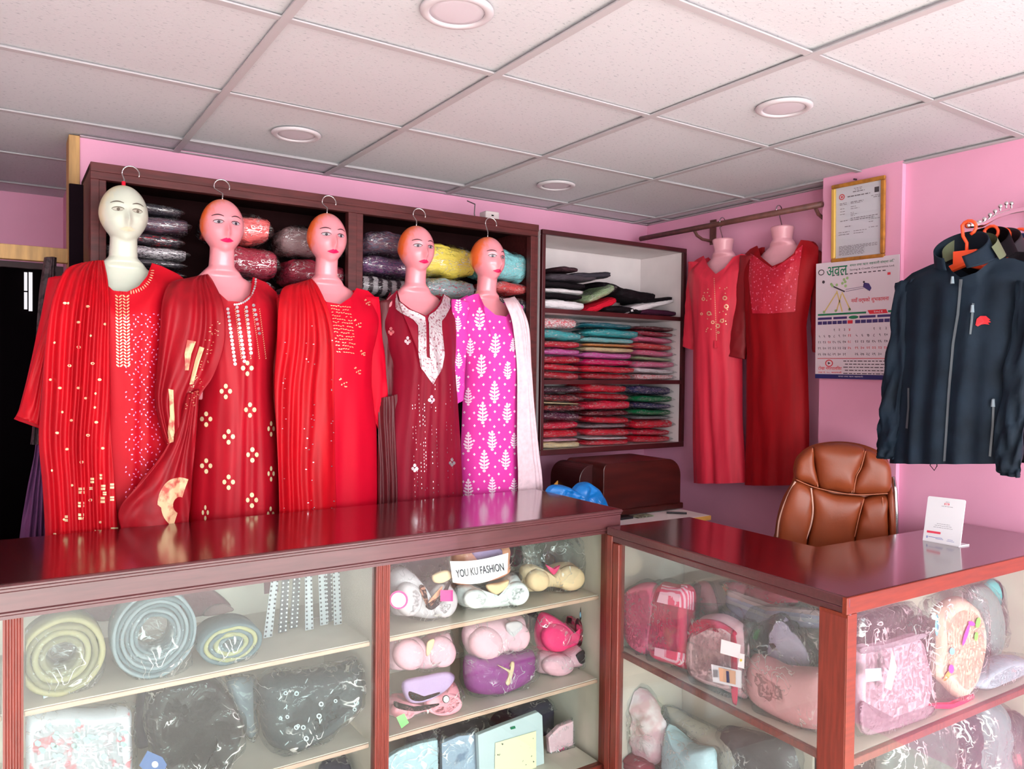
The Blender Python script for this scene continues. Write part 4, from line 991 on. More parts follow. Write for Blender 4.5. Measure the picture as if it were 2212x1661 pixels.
def ring(e, bv, x, y, r):
    P0 = [(x+r*math.cos(a), y+r*math.sin(a)) for a in [2*PI*k/12 for k in range(13)]]; P1 = [(x+r*.5*math.cos(a), y+r*.5*math.sin(a)) for a in [2*PI*k/12 for k in range(13)]]
    strip(e, bv, P0, P1, 12, 1)
for x, y, r in ((1520, 646, 4), (1532, 677, 5), (1566, 644, 5), (1569, 662, 5), (1560, 693, 4.5), (1551, 704, 5), (1540, 696, 4), (1516, 678, 3), (1552, 718, 3)): ring(e, bv, x, y, r)
for k in range(34): dot(e, bv, 1543+k*0.15, 602+k*4, 1.3, 1.3, n=5)
for k in range(26): dot(e, bv, 1545+random.choice((-1, 1))*random.uniform(8, 26), 620+random.uniform(0, 100), 1.5, n=5)
obj('gold_rings', e, GOLD, ra, kind='stuff')
obj('tassel', MB().tube([cast(bv, 1546, 735)+Vector((-.004, 0, 0)), cast(bv, 1548, 752)+Vector((-.008, 0, 0))], [0.004, 0.009], 8), CORAL, ra)
kbg = garment(F2, [(1606, 552, 0), (1620, 538, .01), (1636, 530, .02), (1644, 555, .06), (1668, 575, .09), (1690, 566, .09), (1714, 548, .07), (1730, 518, .03), (1750, 520, .01), (1768, 534, 0)],
              [(552, 1602, 1770), (620, 1612, 1756), (700, 1618, 1742), (760, 1620, 1744), (900, 1616, 1748), (1046, 1612, 1748)], DEP2, seed=61, fold=(0.003, 4), nu=60, nv=50)
rb = obj('kurta', kbg, DRED, smooth=True, label='deep red dress with pink embroidered yoke hanging beside the pillar', cat='dress')
obj('sleeve', sleeve(F2, [(1600, 552, 1632, 552), (1590, 640, 1622, 645), (1578, 720, 1614, 724), (1574, 768, 1610, 776)], 0.5, d=0.04, seed=62), mat('deep_red_sleeve', (138, 12, 24), 0.6), rb, smooth=True)
obj('sleeve', sleeve(F2, [(1748, 532, 1776, 545), (1752, 620, 1780, 630), (1752, 700, 1776, 706), (1756, 760, 1774, 764)], 0.5, d=-0.03, seed=63), MCX if False else mat('deep_red_sleeve', (138, 12, 24), 0.6), rb, smooth=True)
bv = kbg.bvh(); e = MB()
strip(e, bv, [(1622, 548), (1618, 600), (1626, 677)], [(1668, 579), (1667, 620), (1668, 677)], 16, 8, 0.003)
strip(e, bv, [(1668, 579), (1667, 620), (1668, 677)], [(1734, 530), (1724, 600), (1717, 673)], 16, 8, 0.003)
obj('pink_yoke', e, mat('pink_red_embroidery', (196, 20, 50), 0.5, col2=(236, 120, 150), kind='voronoi', vscale=70, th=(0.12, 0.3), bump=0.6, bscale=120, bdist=0.003), rb, kind='stuff')
e = MB()
for k in range(30): dot(e, bv, random.uniform(1628, 1712), random.uniform(600, 672), 1.2, n=5)
obj('sequins', e, SEQ, rb, kind='stuff')

# ================================================================ MORE TOOLS
class GF:
    """general vertical frame: origin o, outward normal n (horizontal)"""
    kind = 'g'
    def __init__(s, o, n):
        s.o = Vector(o); s.n = Vector((n[0], n[1], 0)).normalized(); s.e = Vector((-s.n.y, s.n.x, 0)); s.c = 0
    def at(s, px, py, d=0.0):
        r = ray(px, py); q = s.o+s.n*d; return CAM + r*((q-CAM).dot(s.n)/r.dot(s.n))
    def sz(s, px, py):
        p = s.at(px, py); return ((p-s.o).dot(s.e), p.z)
    def P(s, a, z, d=0.0):
        v = s.o+s.e*a+s.n*d; return Vector((v.x, v.y, z))
def smooth_poly(pts, n=48):
    m_ = len(pts); out = []
    for k in range(n):
        x = k/n*m_; i = int(x); f = x-i; p0, p1, p2, p3 = pts[(i-1) % m_], pts[i], pts[(i+1) % m_], pts[(i+2) % m_]
        out.append(tuple(0.5*((2*b)+(-a+c)*f+(2*a-5*b+4*c-d)*f*f+(-a+3*b-3*c+d)*f**3) for a, b, c, d in zip(p0, p1, p2, p3)))
    return out
def pillow(F, poly, T, d0=0.0, back=0.5, pw=3.0, n=48, nr=9, wr=0.0, ws=12, seed=0, sharp=False):
    pp = poly if sharp else smooth_poly(poly, n); n = len(pp)
    q = [F.sz(*p) for p in pp]
    cs = sum(p[0] for p in q)/n; cz = sum(p[1] for p in q)/n
    mb = MB(); rings = []
    for side, tt in ((1, T), (-1, T*back)):
        for i in range(nr+1):
            r = i/nr if side == 1 else 1-i/nr
            if side == -1 and i == 0: continue
            r = max(r, 0.02); h = tt*max(0.0, 1-r**pw)**0.5*side; ring = []
            for s_, z in q:
                a, b = cs+(s_-cs)*r, cz+(z-cz)*r
                w = wr*nz((a*ws, b*ws, side), 1, seed) + 0.5*wr*nz((a*ws*2.3, b*ws*2.3, side), 1, seed+1)
                ring.append(F.P(a, b, d0+h+w*(1-0.4*r)))
            rings.append(ring)
    return mb.rings(rings)
def shrink(poly, k, kx=None):
    cx_ = sum(p[0] for p in poly)/len(poly); cy_ = sum(p[1] for p in poly)/len(poly); kx = k if kx is None else kx
    return [(cx_+(x-cx_)*kx, cy_+(y-cy_)*k) for x, y in poly]
def crumple(poly, amp, seed):
    r_ = random.Random(seed); out = []
    for i, p in enumerate(poly):
        q = poly[(i+1) % len(poly)]
        out.append((p[0]+r_.uniform(-amp, amp), p[1]+r_.uniform(-amp, amp))); out.append(((p[0]+q[0])/2+r_.uniform(-amp, amp), (p[1]+q[1])/2+r_.uniform(-amp, amp)))
    return out
TXT = {}
def text_mb(body, size=1.0):
    if body not in TXT:
        cu = bpy.data.curves.new('t', 'FONT'); cu.body = body; cu.size = 1; cu.resolution_u = 3; cu.offset = 0.012 if body.isascii() and len(body) > 1 else 0.008
        o = bpy.data.objects.new('t', cu); C.objects.link(o)
        me = bpy.data.meshes.new_from_object(o.evaluated_get(bpy.context.evaluated_depsgraph_get()))
        TXT[body] = ([tuple(v.co) for v in me.vertices], [tuple(p.vertices) for p in me.polygons])
        bpy.data.objects.remove(o); bpy.data.curves.remove(cu)
    return TXT[body]
class Sheet:
    """flat printed sheet: a 0..1 across, b 0..1 down"""
    def __init__(s, tl, tr, bl):
        s.tl, s.ex, s.ey = Vector(tl), Vector(tr)-Vector(tl), Vector(bl)-Vector(tl)
        s.n = s.ex.cross(s.ey).normalized()
        if s.n.dot(CAM-s.tl) < 0: s.n = -s.n
        s.asp = s.ey.length/s.ex.length
    def P(s, a, b, d=0.0): return s.tl+s.ex*a+s.ey*b+s.n*d
    def rect(s, mb, a0, b0, a1, b1, d=0.0008): mb.add([s.P(a0, b0, d), s.P(a1, b0, d), s.P(a1, b1, d), s.P(a0, b1, d)], [(0, 1, 2, 3)])
    def poly(s, mb, pts, d=0.0008): mb.add([s.P(a, b, d) for a, b in pts], [tuple(range(len(pts)))])
    def disc(s, mb, a, b, r, d=0.0008, rb=None): s.poly(mb, [(a+r*math.cos(t), b+(rb or r/s.asp)*math.sin(t)) for t in [2*PI*k/16 for k in range(16)]], d)
    def line(s, mb, a0, b0, a1, b1, w, d=0.0008):
        dx_, dy = a1-a0, (b1-b0)*s.asp; l = math.hypot(dx_, dy); nx_, ny_ = -dy/l*w/2, dx_/l*w/2/s.asp
        s.poly(mb, [(a0+nx_, b0+ny_), (a1+nx_, b1+ny_), (a1-nx_, b1-ny_), (a0-nx_, b0-ny_)], d)
    def text(s, mb, body, a, b, w=None, h=None, d=0.001, center=False):
        vs, fs = text_mb(body)
        if not vs: return
        x0, x1 = min(v[0] for v in vs), max(v[0] for v in vs); y0, y1 = min(v[1] for v in vs), max(v[1] for v in vs)
        if w is None: k = h*s.asp/max(y1-y0, 1e-6); kx = k; ky = h/max(y1-y0, 1e-6)
        else: kx = w/max(x1-x0, 1e-6); ky = (h/max(y1-y0, 1e-6)) if h else kx/s.asp
        off = (x1-x0)*kx/2 if center else 0
        mb.add([s.P(a-off+(v[0]-x0)*kx, b-(v[1]-y0)*ky, d) for v in vs], fs)
def flat(name, mb, m_, par, **k):
    if mb.v: return obj(name, mb, m_, par, kind='stuff' if len(mb.f) > 3 else None, **k)

# ================================================================ PILLAR: CERTIFICATE AND CALENDAR
XP = PX-0.012
tl, tr, bl = at_x(1798, 401, XP-0.012), at_x(1914, 378, XP-0.012), at_x(1797, 568, XP+0.008)
br = tr+(bl-tl)
Sf = Sheet(tl, tr, bl)
GOLDF = mat('gilt_frame', (206, 140, 56), 0.35, metal=0.25, var=0.25, vscale=30)
GOLDL = mat('gilt_frame_light', (228, 184, 90), 0.3, metal=0.25)
t = thing('certificate_frame', (tl+tr+bl+br)/4, 'gilt-framed certificate with a red seal hanging on the pink pillar above the calendar', 'picture frame')
def fbar(a0, b0, a1, b1, m_, nm='frame_bar'):
    mb = MB(); pts = [(a0, b0), (a1, b0), (a1, b1), (a0, b1)]
    mb.add([Sf.P(a, b, -0.004) for a, b in pts]+[Sf.P(a, b, 0.010) for a, b in pts], [(0, 1, 2, 3), (4, 5, 6, 7), (0, 1, 5, 4), (1, 2, 6, 5), (2, 3, 7, 6), (3, 0, 4, 7)])
    return obj(nm, mb, m_, t, bevel=0.004)
fbar(0, 0, 1, .05, GOLDF); fbar(0, .95, 1, 1, GOLDF); fbar(0, .05, .075, .95, GOLDL); fbar(.925, .05, 1, .95, GOLDF)
mb = MB(); Sf.rect(mb, .06, .04, .94, .96, -0.001)
obj('paper', mb, mat('certificate_paper', (216, 208, 218), 0.5), t)
mb = MB(); Sf.rect(mb, .07, .045, .93, .955, 0.006); obj('glass', mb, GLASS, t)
INK = mat('grey_ink', (110, 96, 104), 0.7); REDI = mat('red_ink', (214, 60, 66), 0.6)
mb = MB()
for k in range(20): a = 2*PI*k/20; Sf.poly(mb, [(.19+.055*math.cos(a), .17+.038*math.sin(a)), (.19+.055*math.cos(a+.32), .17+.038*math.sin(a+.32)), (.19+.038*math.cos(a+.32), .17+.026*math.sin(a+.32)), (.19+.038*math.cos(a), .17+.026*math.sin(a))], 0.0005)
Sf.disc(mb, .19, .17, .02, 0.0005); flat('red_seal', mb, REDI, t)
mb = MB(); Sf.rect(mb, .80, .12, .88, .185, 0.0005); obj('photo', mb, mat('dark_photo', (58, 46, 54), 0.5), t)
mb = MB(); rr = random.Random(3)
def words(a0, a1, b, h=.006, gap=.02):
    a = a0
    while a < a1:
        w = rr.uniform(.02, .07); Sf.rect(mb, a, b, min(a+w, a1), b+h, 0.0005); a += w+rr.uniform(.008, gap)
for a0, a1, b, h in ((.42, .58, .085, .006), (.44, .56, .105, .006), (.40, .62, .125, .010), (.30, .72, .175, .012), (.74, .90, .215, .006), (.78, .90, .235, .007), (.15, .28, .25, .006), (.15, .30, .268, .006), (.36, .60, .25, .008), (.36, .58, .268, .006), (.16, .24, .32, .006), (.36, .46, .31, .006), (.36, .52, .335, .006), (.16, .25, .355, .006), (.16, .25, .39, .006), (.36, .42, .385, .006), (.36, .50, .405, .006), (.36, .44, .425, .006), (.36, .86, .455, .008), (.36, .80, .478, .008), (.16, .30, .475, .007), (.70, .90, .50, .005), (.25, .38, .55, .008), (.70, .78, .53, .006), (.13, .34, .62, .006), (.42, .66, .62, .006), (.70, .88, .60, .006), (.13, .34, .65, .006), (.42, .60, .65, .006)): words(a0, a1, b, h)
for k in range(9): words(.14, .62 if k > 2 else .86, .80+k*.014, .005)
flat('printed_lines', mb, INK, t)
obj('hanging_nail', MB().tube([Sf.P(.45, -0.02, -.004), Sf.P(.45, -0.02, .012)], 0.004, 8), mat('dark_nail', (60, 40, 44), 0.5), t)

tl, tr, bl = at_x(1763, 570, XP), at_x(1943, 549, XP), at_x(1761, 817, XP)
tr.z = tl.z+(tr.z-tl.z); S = Sheet(tl, tr, bl)
t = thing('wall_calendar', (tl+tr)/2+(bl-tl), 'white paper wall calendar with green heading and blue bottom band, below the framed certificate', 'calendar')
def page(u, v): return S.P(u, v, 0.002+0.004*math.sin(v*PI)*math.sin(u*PI))
PAP = mat('calendar_paper', (226, 214, 222), 0.5)
mb = MB().box(0, 0, 0, 0, 0, 0); mb = MB()
pts = [(0, 0), (1, 0), (1, 1), (0, 1)]
mb.add([S.P(a, b, -0.003) for a, b in pts]+[S.P(a, b, 0.0) for a, b in pts], [(0, 1, 2, 3), (4, 5, 6, 7), (0, 1, 5, 4), (1, 2, 6, 5), (2, 3, 7, 6), (3, 0, 4, 7)])
obj('page', mb, PAP, t)
GRN = mat('green_print', (16, 122, 84), 0.5); VIO = mat('violet_print', (62, 50, 112), 0.5); RDP = mat('red_print', (226, 50, 64), 0.5); DKT = mat('dark_print', (70, 60, 70), 0.6); BLU = mat('blue_print', (36, 38, 104), 0.5)
mb = MB(); S.text(mb, 'अवल', .14, .125, w=.26, h=.085); S.text(mb, 'बचत तथा ऋण सहकारी संस्था लि.', .43, .062, w=.52, h=.030)
S.rect(mb, .03, .44, .63, .456); S.rect(mb, .88, .44, .97, .456); S.disc(mb, .48, .482, .06, .0012, rb=.014)
flat('green_print', mb, GRN, t)
mb = MB(); S.text(mb, 'Saving & Credit Cooperative Ltd.', .43, .095, w=.52, h=.018)
for k in range(12): S.rect(mb, .21+k*.055, .112, .245+k*.055, .120)
S.poly(mb, [(.22, .215), (.235, .208), (.375, .258), (.365, .268)]); S.disc(mb, .60, .195, .012); S.disc(mb, .10, .165, .018)
flat('dark_print', mb, DKT, t)
mb = MB()
for q in ((.12, .42, .27, .265), (.27, .42, .33, .28), (.27, .25, .34, .43), (.335, .265, .44, .42)): S.line(mb, *q, .014)
flat('bamboo_poles', mb, mat('ochre_print', (222, 196, 120), 0.6), t)
mb = MB()
for q in ((.20, .19), (.215, .205), (.27, .20), (.36, .16), (.375, .18), (.34, .19), (.38, .215), (.40, .15), (.11, .425), (.26, .42), (.43, .415)): S.disc(mb, *q, .016)
flat('leaf_print', mb, mat('leaf_green_print', (160, 196, 130), 0.6), t)
mb = MB(); S.poly(mb, [(.60, .20), (.66, .21), (.69, .25), (.67, .275), (.63, .255), (.59, .235)]); S.line(mb, .38, .245, .60, .232, .004); S.line(mb, .38, .262, .60, .245, .004)
for (a0, a1) in ((.03, .21), (.23, .40), (.55, .74), (.76, .97)): S.rect(mb, a0, .472, a1, .492)
for k in range(6): S.rect(mb, .03+k*.063, .506, .085+k*.063, .534); S.rect(mb, .50+k*.068, .506, .56+k*.068, .534)
flat('violet_print', mb, VIO, t)
mb = MB(); S.text(mb, 'नयाँ वर्षको शुभकामना', .45, .37, w=.44, h=.05); S.poly(mb, [(.645, .43), (.86, .43), (.88, .462), (.67, .462)], .0012); S.rect(mb, .408, .506, .47, .534); S.rect(mb, .91, .506, .95, .534); S.rect(mb, .87, .135, .905, .155)
S.rect(mb, .03, .824, .97, .829)
mr = MB(); mk = MB()
DG = '०१२३४५६७८९'
dv = lambda n: ''.join(DG[int(c)] for c in str(n))
for blk, (a0, st) in enumerate(((.055, .063), (.52, .068))):
    n_ = 1
    for row in range(5):
        for col in range(7):
            if blk == 1 and col == 6: n_ += 1; continue
            if row == 0 and col < 3: continue
            if n_ > (31 if blk == 0 else 30): continue
            red = (blk == 0 and (col == 6 or (row == 2 and col == 2))) or (blk == 1 and row == 3)
            S.text(mr if red else mk, dv(n_), a0+col*st, .595+row*.052, h=.022, center=True); n_ += 1
S.text(mb, 'टोखा नगरपालिका', .04, .925, w=.30, h=.034); S.text(mb, 'वडा नं. १०, काठमाडौं', .04, .955, w=.30, h=.018)
for k in range(16):
    a = 2*PI*k/16; S.poly(mb, [(.18+.05*math.cos(a), .868+.031*math.sin(a)), (.18+.05*math.cos(a+.4), .868+.031*math.sin(a+.4)), (.18+.038*math.cos(a+.4), .868+.023*math.sin(a+.4)), (.18+.038*math.cos(a), .868+.023*math.sin(a))])
mb = join(mb, mr); flat('red_print', mb, RDP, t)
for k in range(5):
    a = .36+.02*(k % 2)
    while a < .93: w = random.uniform(.02, .06); S.rect(mk, a, .845+k*.026, a+w, .852+k*.026); a += w+.012
S.poly(mk, [(.165, .855), (.20, .868), (.165, .880)])
for k in range(30): a = 2*PI*k/30; S.disc(mk, .07+.035*math.cos(a), .08+.022*math.sin(a), .005)
flat('black_print', mk, DKT, t)
mb = MB(); S.rect(mb, 0, .962, 1, 1); obj('bottom_band', mb, BLU, t)
mb = MB(); S.text(mb, 'बचत तथा ऋण सहकारी', .30, .985, w=.3, h=.014, d=.0018)
S.text(mb, '२०८१', .72, .456, w=.1, h=.018, d=.002); flat('white_print', mb, mat('white_print', (230, 225, 235), .5), t)

# ================================================================ JACKETS ON THE WATERFALL ARM
F3 = Frame('x', 2.52)
JK = mat('black_softshell', (26, 40, 54), 0.7, spec=0.15, var=0.3, vscale=9, bump=0.35, bscale=40, bdist=0.004)
JB = mat('black_jacket_cloth', (14, 8, 14), 0.8, spec=0.1, var=0.3, bump=0.3, bscale=40, bdist=0.004)
ORH = mat('orange_hanger_plastic', (246, 84, 40), 0.4)
JDEP = [(540, .03), (600, .07), (700, .09), (900, .075), (1020, .06)]
jb = garment(F3, [(1944, 612, 0), (1970, 590, .01), (2010, 572, .02), (2040, 562, .03), (2056, 585, .07), (2075, 600, .085), (2110, 588, .08), (2150, 556, .04), (2190, 558, .02), (2235, 575, 0)],
             [(615, 1942, 2238), (700, 1950, 2232), (820, 1942, 2222), (900, 1934, 2212), (1000, 1922, 2200)], JDEP, seed=71, fold=(0.012, 5), nu=80, nv=60)
sl_ = sleeve(F3, [(1938, 612, 1985, 600), (1926, 700, 1972, 700), (1912, 800, 1962, 806), (1902, 900, 1950, 908), (1896, 960, 1936, 968), (1900, 990, 1932, 992)], 0.6, d=0.03, seed=72, wr=0.018)
sr_ = sleeve(F3, [(2200, 605, 2246, 612), (2190, 700, 2246, 706), (2170, 820, 2232, 826), (2156, 930, 2214, 936), (2152, 1000, 2206, 1010), (2160, 1024, 2202, 1032)], 0.6, d=0.05, seed=73, wr=0.018)
cs, cz = F3.sz(2097, 560)
def collar(r0_, h, seed, a_open=0.35):
    def fn(i, j):
        a = -PI/2+a_open+(2*PI-2*a_open)*i
        r = 1-0.12*j
        return F3.P(cs+0.088*r*math.cos(a)-0.01*j, cz-0.012+h*j*(0.75+0.25*math.sin(a))+0.028*math.sin(a), 0.035-0.055*r*math.sin(a)+0.01*j)
    return MB().grid(40, 8, fn)
col_ = collar(.08, .072, 1)
def jacket(m_, label, dx_=0.0, dz=0.0, first=None, group='jackets on the waterfall arm'):
    sh = lambda mb: MB().add([v+Vector((dx_, 0, dz)) for v in mb.v], mb.f)
    r = obj('jacket', sh(jb), m_, smooth=True, label=label, cat='jacket', group=group)
    obj('sleeve', sh(sl_), m_, r, smooth=True); obj('sleeve', sh(sr_), m_, r, smooth=True); obj('collar', sh(col_), m_, r, smooth=True, solid=0.003)
    return r
j1 = jacket(JK, 'dark slate zip jacket with small red chest emblem, front of the waterfall arm')
bv = jb.bvh(); e = MB()
ZP = [(2077, 603), (2070, 680), (2060, 740), (2052, 830), (2046, 920), (2041, 996)]
strip(e, bv, [(x-3, y) for x, y in ZP], [(x+3, y) for x, y in ZP], 40, 2, 0.003)
strip(e, bv, [(2100, 655), (2097, 690), (2094, 722)], [(2105, 656), (2102, 690), (2098, 722)], 10, 1, 0.003)
strip(e, bv, [(1962, 838), (1962, 880), (1958, 925)], [(1966, 838), (1966, 880), (1963, 926)], 10, 1, 0.003)
strip(e, bv, [(2144, 860), (2142, 920), (2136, 985)], [(2149, 861), (2147, 920), (2141, 986)], 10, 1, 0.003)
obj('zip', e, mat('grey_zip_tape', (86, 96, 102), 0.5), j1, kind='stuff')
e = MB(); decal(e, bv, [(2107, 702), (2110, 689), (2118, 683), (2131, 683), (2134, 686), (2140, 691), (2136, 692), (2141, 696), (2134, 697), (2138, 701), (2128, 700), (2120, 701), (2112, 705)], 0.003)
obj('chest_emblem', e, mat('red_emblem', (220, 30, 40), 0.5), j1)
for px_, py_ in ((2061, 597), (2101, 660), (2145, 862)):
    c0 = cast(bv, px_, py_, 0.006)
    if c0: obj('zip_pull', MB().tube([c0, c0+Vector((0, 0, -0.022))], [0.004, 0.006], 8), mat('pale_zip_pull', (130, 146, 156), 0.4), j1)
c0 = at_x(2016, 992, 2.46); obj('drawcord', MB().tube([c0, c0+Vector((0, 0.01, -0.02)), c0+Vector((0, -.004, -.035)), c0+Vector((0, -0.012, -0.02)), c0+Vector((0, -.01, 0))], 0.0015, 6), JB, j1)
j2 = jacket(JB, 'black jacket behind the slate one, its collar showing to the right', 0.13, 0.03)
j3 = jacket(mat('purple_black_jacket', (34, 20, 34), 0.7, var=0.3), 'purplish black jacket third on the arm, mostly hidden', 0.21, 0.035)
j4 = jacket(mat('navy_jacket', (20, 52, 104), 0.6, var=0.2), 'blue jacket nearest the wall, only its shoulder showing at the right edge', 0.33, 0.03)
lining = MB().add([v+Vector((0.012, -0.02, 0.006)) for v in collar(.08, .06, 2, 1.2).v], collar(.08, .06, 2, 1.2).f)
obj('lining', lining, mat('olive_lining', (92, 100, 74), 0.7), j1, smooth=True)
arm = thing('waterfall_arm', at_y(2200, 450, 1.2), 'chrome sloping waterfall hanger arm with ball stops on the right wall', 'clothes rail')
AY = 1.2
a0 = at_y(2090, 487, AY); a1 = Vector((XR-0.1, AY, at_y(2212, 452, AY).z+0.012))
obj('bar', MB().tube([a0, at_y(2120, 485, AY), at_y(2150, 468, AY), at_y(2180, 458, AY), Vector((2.94, AY, a1.z)), Vector((3.02, AY, a1.z+0.004))], 0.009, 10), STEEL, arm, smooth=True)
obj('wall_plate', MB().box(3.005, 3.024, AY-0.03, AY+0.03, a1.z-0.08, a1.z+0.04), mat('dull_steel', (150, 130, 130), 0.4, metal=0.8), arm, bevel=0.004)
for px_, py_ in ((2092, 482), (2116, 482), (2127, 476), (2139, 467), (2150, 459), (2161, 448), (2174, 442), (2185, 442)):
    c0 = at_y(px_, py_, AY); obj('ball_stop', MB().tube([c0+Vector((0, 0, -.012)), c0], 0.003, 8).ball(c0+Vector((0, 0, .004)), 0.007, 8), STEEL, arm, smooth=True)
def hanger(X, dz, lab, yo=0.0, body=True):
    ctr = Vector((X, AY+yo, cz+dz+0.02)); top = min(((v-Vector((X, AY, 0))).xz.length, v.z) for v in [a0, at_y(2120, 485, AY), at_y(2150, 468, AY), at_y(2180, 458, AY), Vector((2.94, AY, a1.z))])[1]
    p = [ctr+Vector((0, 0, 0)), ctr+Vector((0, 0, 0.03)), Vector((X, AY+yo+0.012, (ctr.z+top)/2+.01))]
    Rr = 0.022
    for k in range(9):
        a = PI*0.85-PI*1.25*k/8; p.append(Vector((X, AY-0.004-Rr*math.cos(a)*-1.0*-1, top-0.008+Rr*math.sin(a))))
    r = obj('clothes_hanger', MB().tube(p, 0.0052, 8), ORH, smooth=True, label=lab, cat='hanger', group='orange plastic hangers on the waterfall arm')
    mb = MB(); w = 0.17
    mb.tube([ctr+Vector((0, -w, -0.115)), ctr+Vector((0, -0.07, -0.055)), ctr+Vector((0, 0, -0.03)), ctr+Vector((0, 0.07, -0.055)), ctr+Vector((0, w, -0.115))], [0.006, 0.012, 0.014, 0.012, 0.006], 8)
    mb.box(X-0.012, X+0.010, AY+yo-0.035, AY+yo+0.035, ctr.z-0.035, ctr.z+0.006)
    obj('shoulder_bar', mb, ORH, r)
hanger(2.505, 0.0, 'orange hanger inside the collar of the slate jacket')
hanger(2.65, 0.03, 'orange hanger in the black jacket behind the slate one')
hanger(2.73, 0.035, 'orange hanger third along the arm')
hanger(2.85, 0.03, 'orange hanger nearest the wall, over the blue jacket')

# ================================================================ OFFICE CHAIR
FC = GF((2.74, 1.84, 0), (-0.74, -0.67))
LEA = mat('tan_brown_leather', (158, 74, 38), 0.4, spec=0.5, var=0.12, vscale=6, bump=0.25, bscale=120, bdist=0.001)
ch = thing('office_chair', (2.72, 1.85, 0), 'tan brown leather office chair with pale stitching behind the L-shaped counter', 'chair')
HLp = [(1718, 1010), (1724, 990), (1742, 972), (1757, 966), (1760, 1005), (1769, 1052), (1745, 1045), (1719, 1034)]
HCp = [(1757, 966), (1800, 957), (1840, 959), (1868, 970), (1862, 1000), (1848, 1030), (1841, 1064), (1800, 1060), (1769, 1052), (1760, 1005)]
HRp = [(1868, 970), (1895, 980), (1920, 1000), (1926, 1030), (1920, 1064), (1880, 1068), (1841, 1064), (1848, 1030), (1862, 1000)]
LLp = [(1717, 1038), (1752, 1052), (1755, 1090), (1752, 1130), (1742, 1180), (1738, 1260), (1680, 1240), (1679, 1150), (1690, 1090)]
LCp = [(1752, 1052), (1800, 1066), (1842, 1070), (1868, 1076), (1860, 1105), (1848, 1150), (1842, 1260), (1740, 1260), (1744, 1170), (1754, 1110)]
LRp = [(1868, 1076), (1915, 1070), (1918, 1110), (1920, 1180), (1918, 1260), (1842, 1260), (1848, 1150), (1860, 1105)]
SRp = [(1916, 1068), (1926, 1050), (1932, 1100), (1935, 1180), (1932, 1260), (1918, 1260), (1920, 1180), (1918, 1110)]
def pan(nm, poly, T, lab=None, d=0.0, m_=LEA): return obj(nm, pillow(FC, poly, T, d0=d, back=0.9, pw=4, n=56, wr=0.004, ws=7), m_, ch, smooth=True, label=lab)
obj('shell', pillow(FC, [(1716, 1010), (1726, 985), (1760, 962), (1820, 955), (1880, 966), (1922, 995), (1930, 1060), (1938, 1180), (1934, 1270), (1676, 1250), (1676, 1150), (1690, 1085), (1714, 1040)], 0.02, d0=-0.035, back=2.0, pw=5, n=64), LEA, ch, smooth=True)
pan('headrest_side', HLp, .034); pan('headrest_centre', HCp, .046); pan('headrest_side', HRp, .036)
pan('back_bolster', LLp, .036, d=.004); pan('back_cushion', LCp, .030); pan('back_bolster', LRp, .034); pan('back_edge', SRp, .03)
STI = mat('pale_stitching', (222, 176, 156), 0.5); STB = mat('tan_stitching', (196, 118, 86), 0.5)
def seam(pts, m_, r=0.0028, d=0.03, nm='stitching'):
    P_ = [catm([(x, y) for x, y in pts], k/24) for k in range(25)]
    obj(nm, MB().tube([FC.at(x, y, d) for x, y in P_], r, 6), m_, ch, smooth=True)
seam([(1718, 1040), (1700, 1075), (1684, 1120), (1679, 1160)], STI, .004, .012, 'piping')
seam([(1752, 1054), (1756, 1100), (1751, 1135), (1738, 1172)], STI, .0035, .028, 'piping')
for q in ([(1755, 968), (1757, 1010), (1767, 1052)], [(1866, 972), (1856, 1010), (1846, 1030), (1840, 1064)], [(1870, 974), (1860, 1010), (1850, 1030), (1844, 1064)], [(1866, 1078), (1856, 1115), (1846, 1160)], [(1906, 1074), (1908, 1110), (1906, 1160)], [(1720, 1036), (1765, 1054), (1840, 1068), (1918, 1066)]): seam(q, STB, .002, .026)
obj('armrest_tube', MB().tube([FC.at(1929, 1030, -0.03), FC.at(1934, 1060, -.03), FC.at(1936, 1110, -.02), FC.at(1936, 1150, -.02), FC.at(1938, 1230, 0.02)], 0.009, 10), STEEL, ch, smooth=True)
sc_ = Vector((2.74, 1.84, 0))+FC.n*(-0.02)
SC_Y = sc_+FC.n*0.16
mb = MB().obox(SC_Y+Vector((0, 0, .50)), FC.e*0.20, FC.n*0.15, (0, 0, .045))
obj('seat', mb, LEA, ch, bevel=0.03)
st = Vector((SC_Y.x, SC_Y.y, 0))
obj('gas_column', MB().tube([st+Vector((0, 0, .09)), st+Vector((0, 0, .46))], .025, 12), STEEL, ch)
for k in range(5):
    a = 2*PI*k/5+.4; dv_ = Vector((math.cos(a), math.sin(a), 0))
    lg = obj('base_leg', MB().tube([st+Vector((0, 0, .10)), st+dv_*.20+Vector((0, 0, .065))], [.022, .014], 8), JB, ch)
    obj('caster', MB().tube([st+dv_*.195+Vector((0, 0, .026))-FC.e*.015, st+dv_*.195+Vector((0, 0, .026))+FC.e*.015], .025, 12), JB, lg)

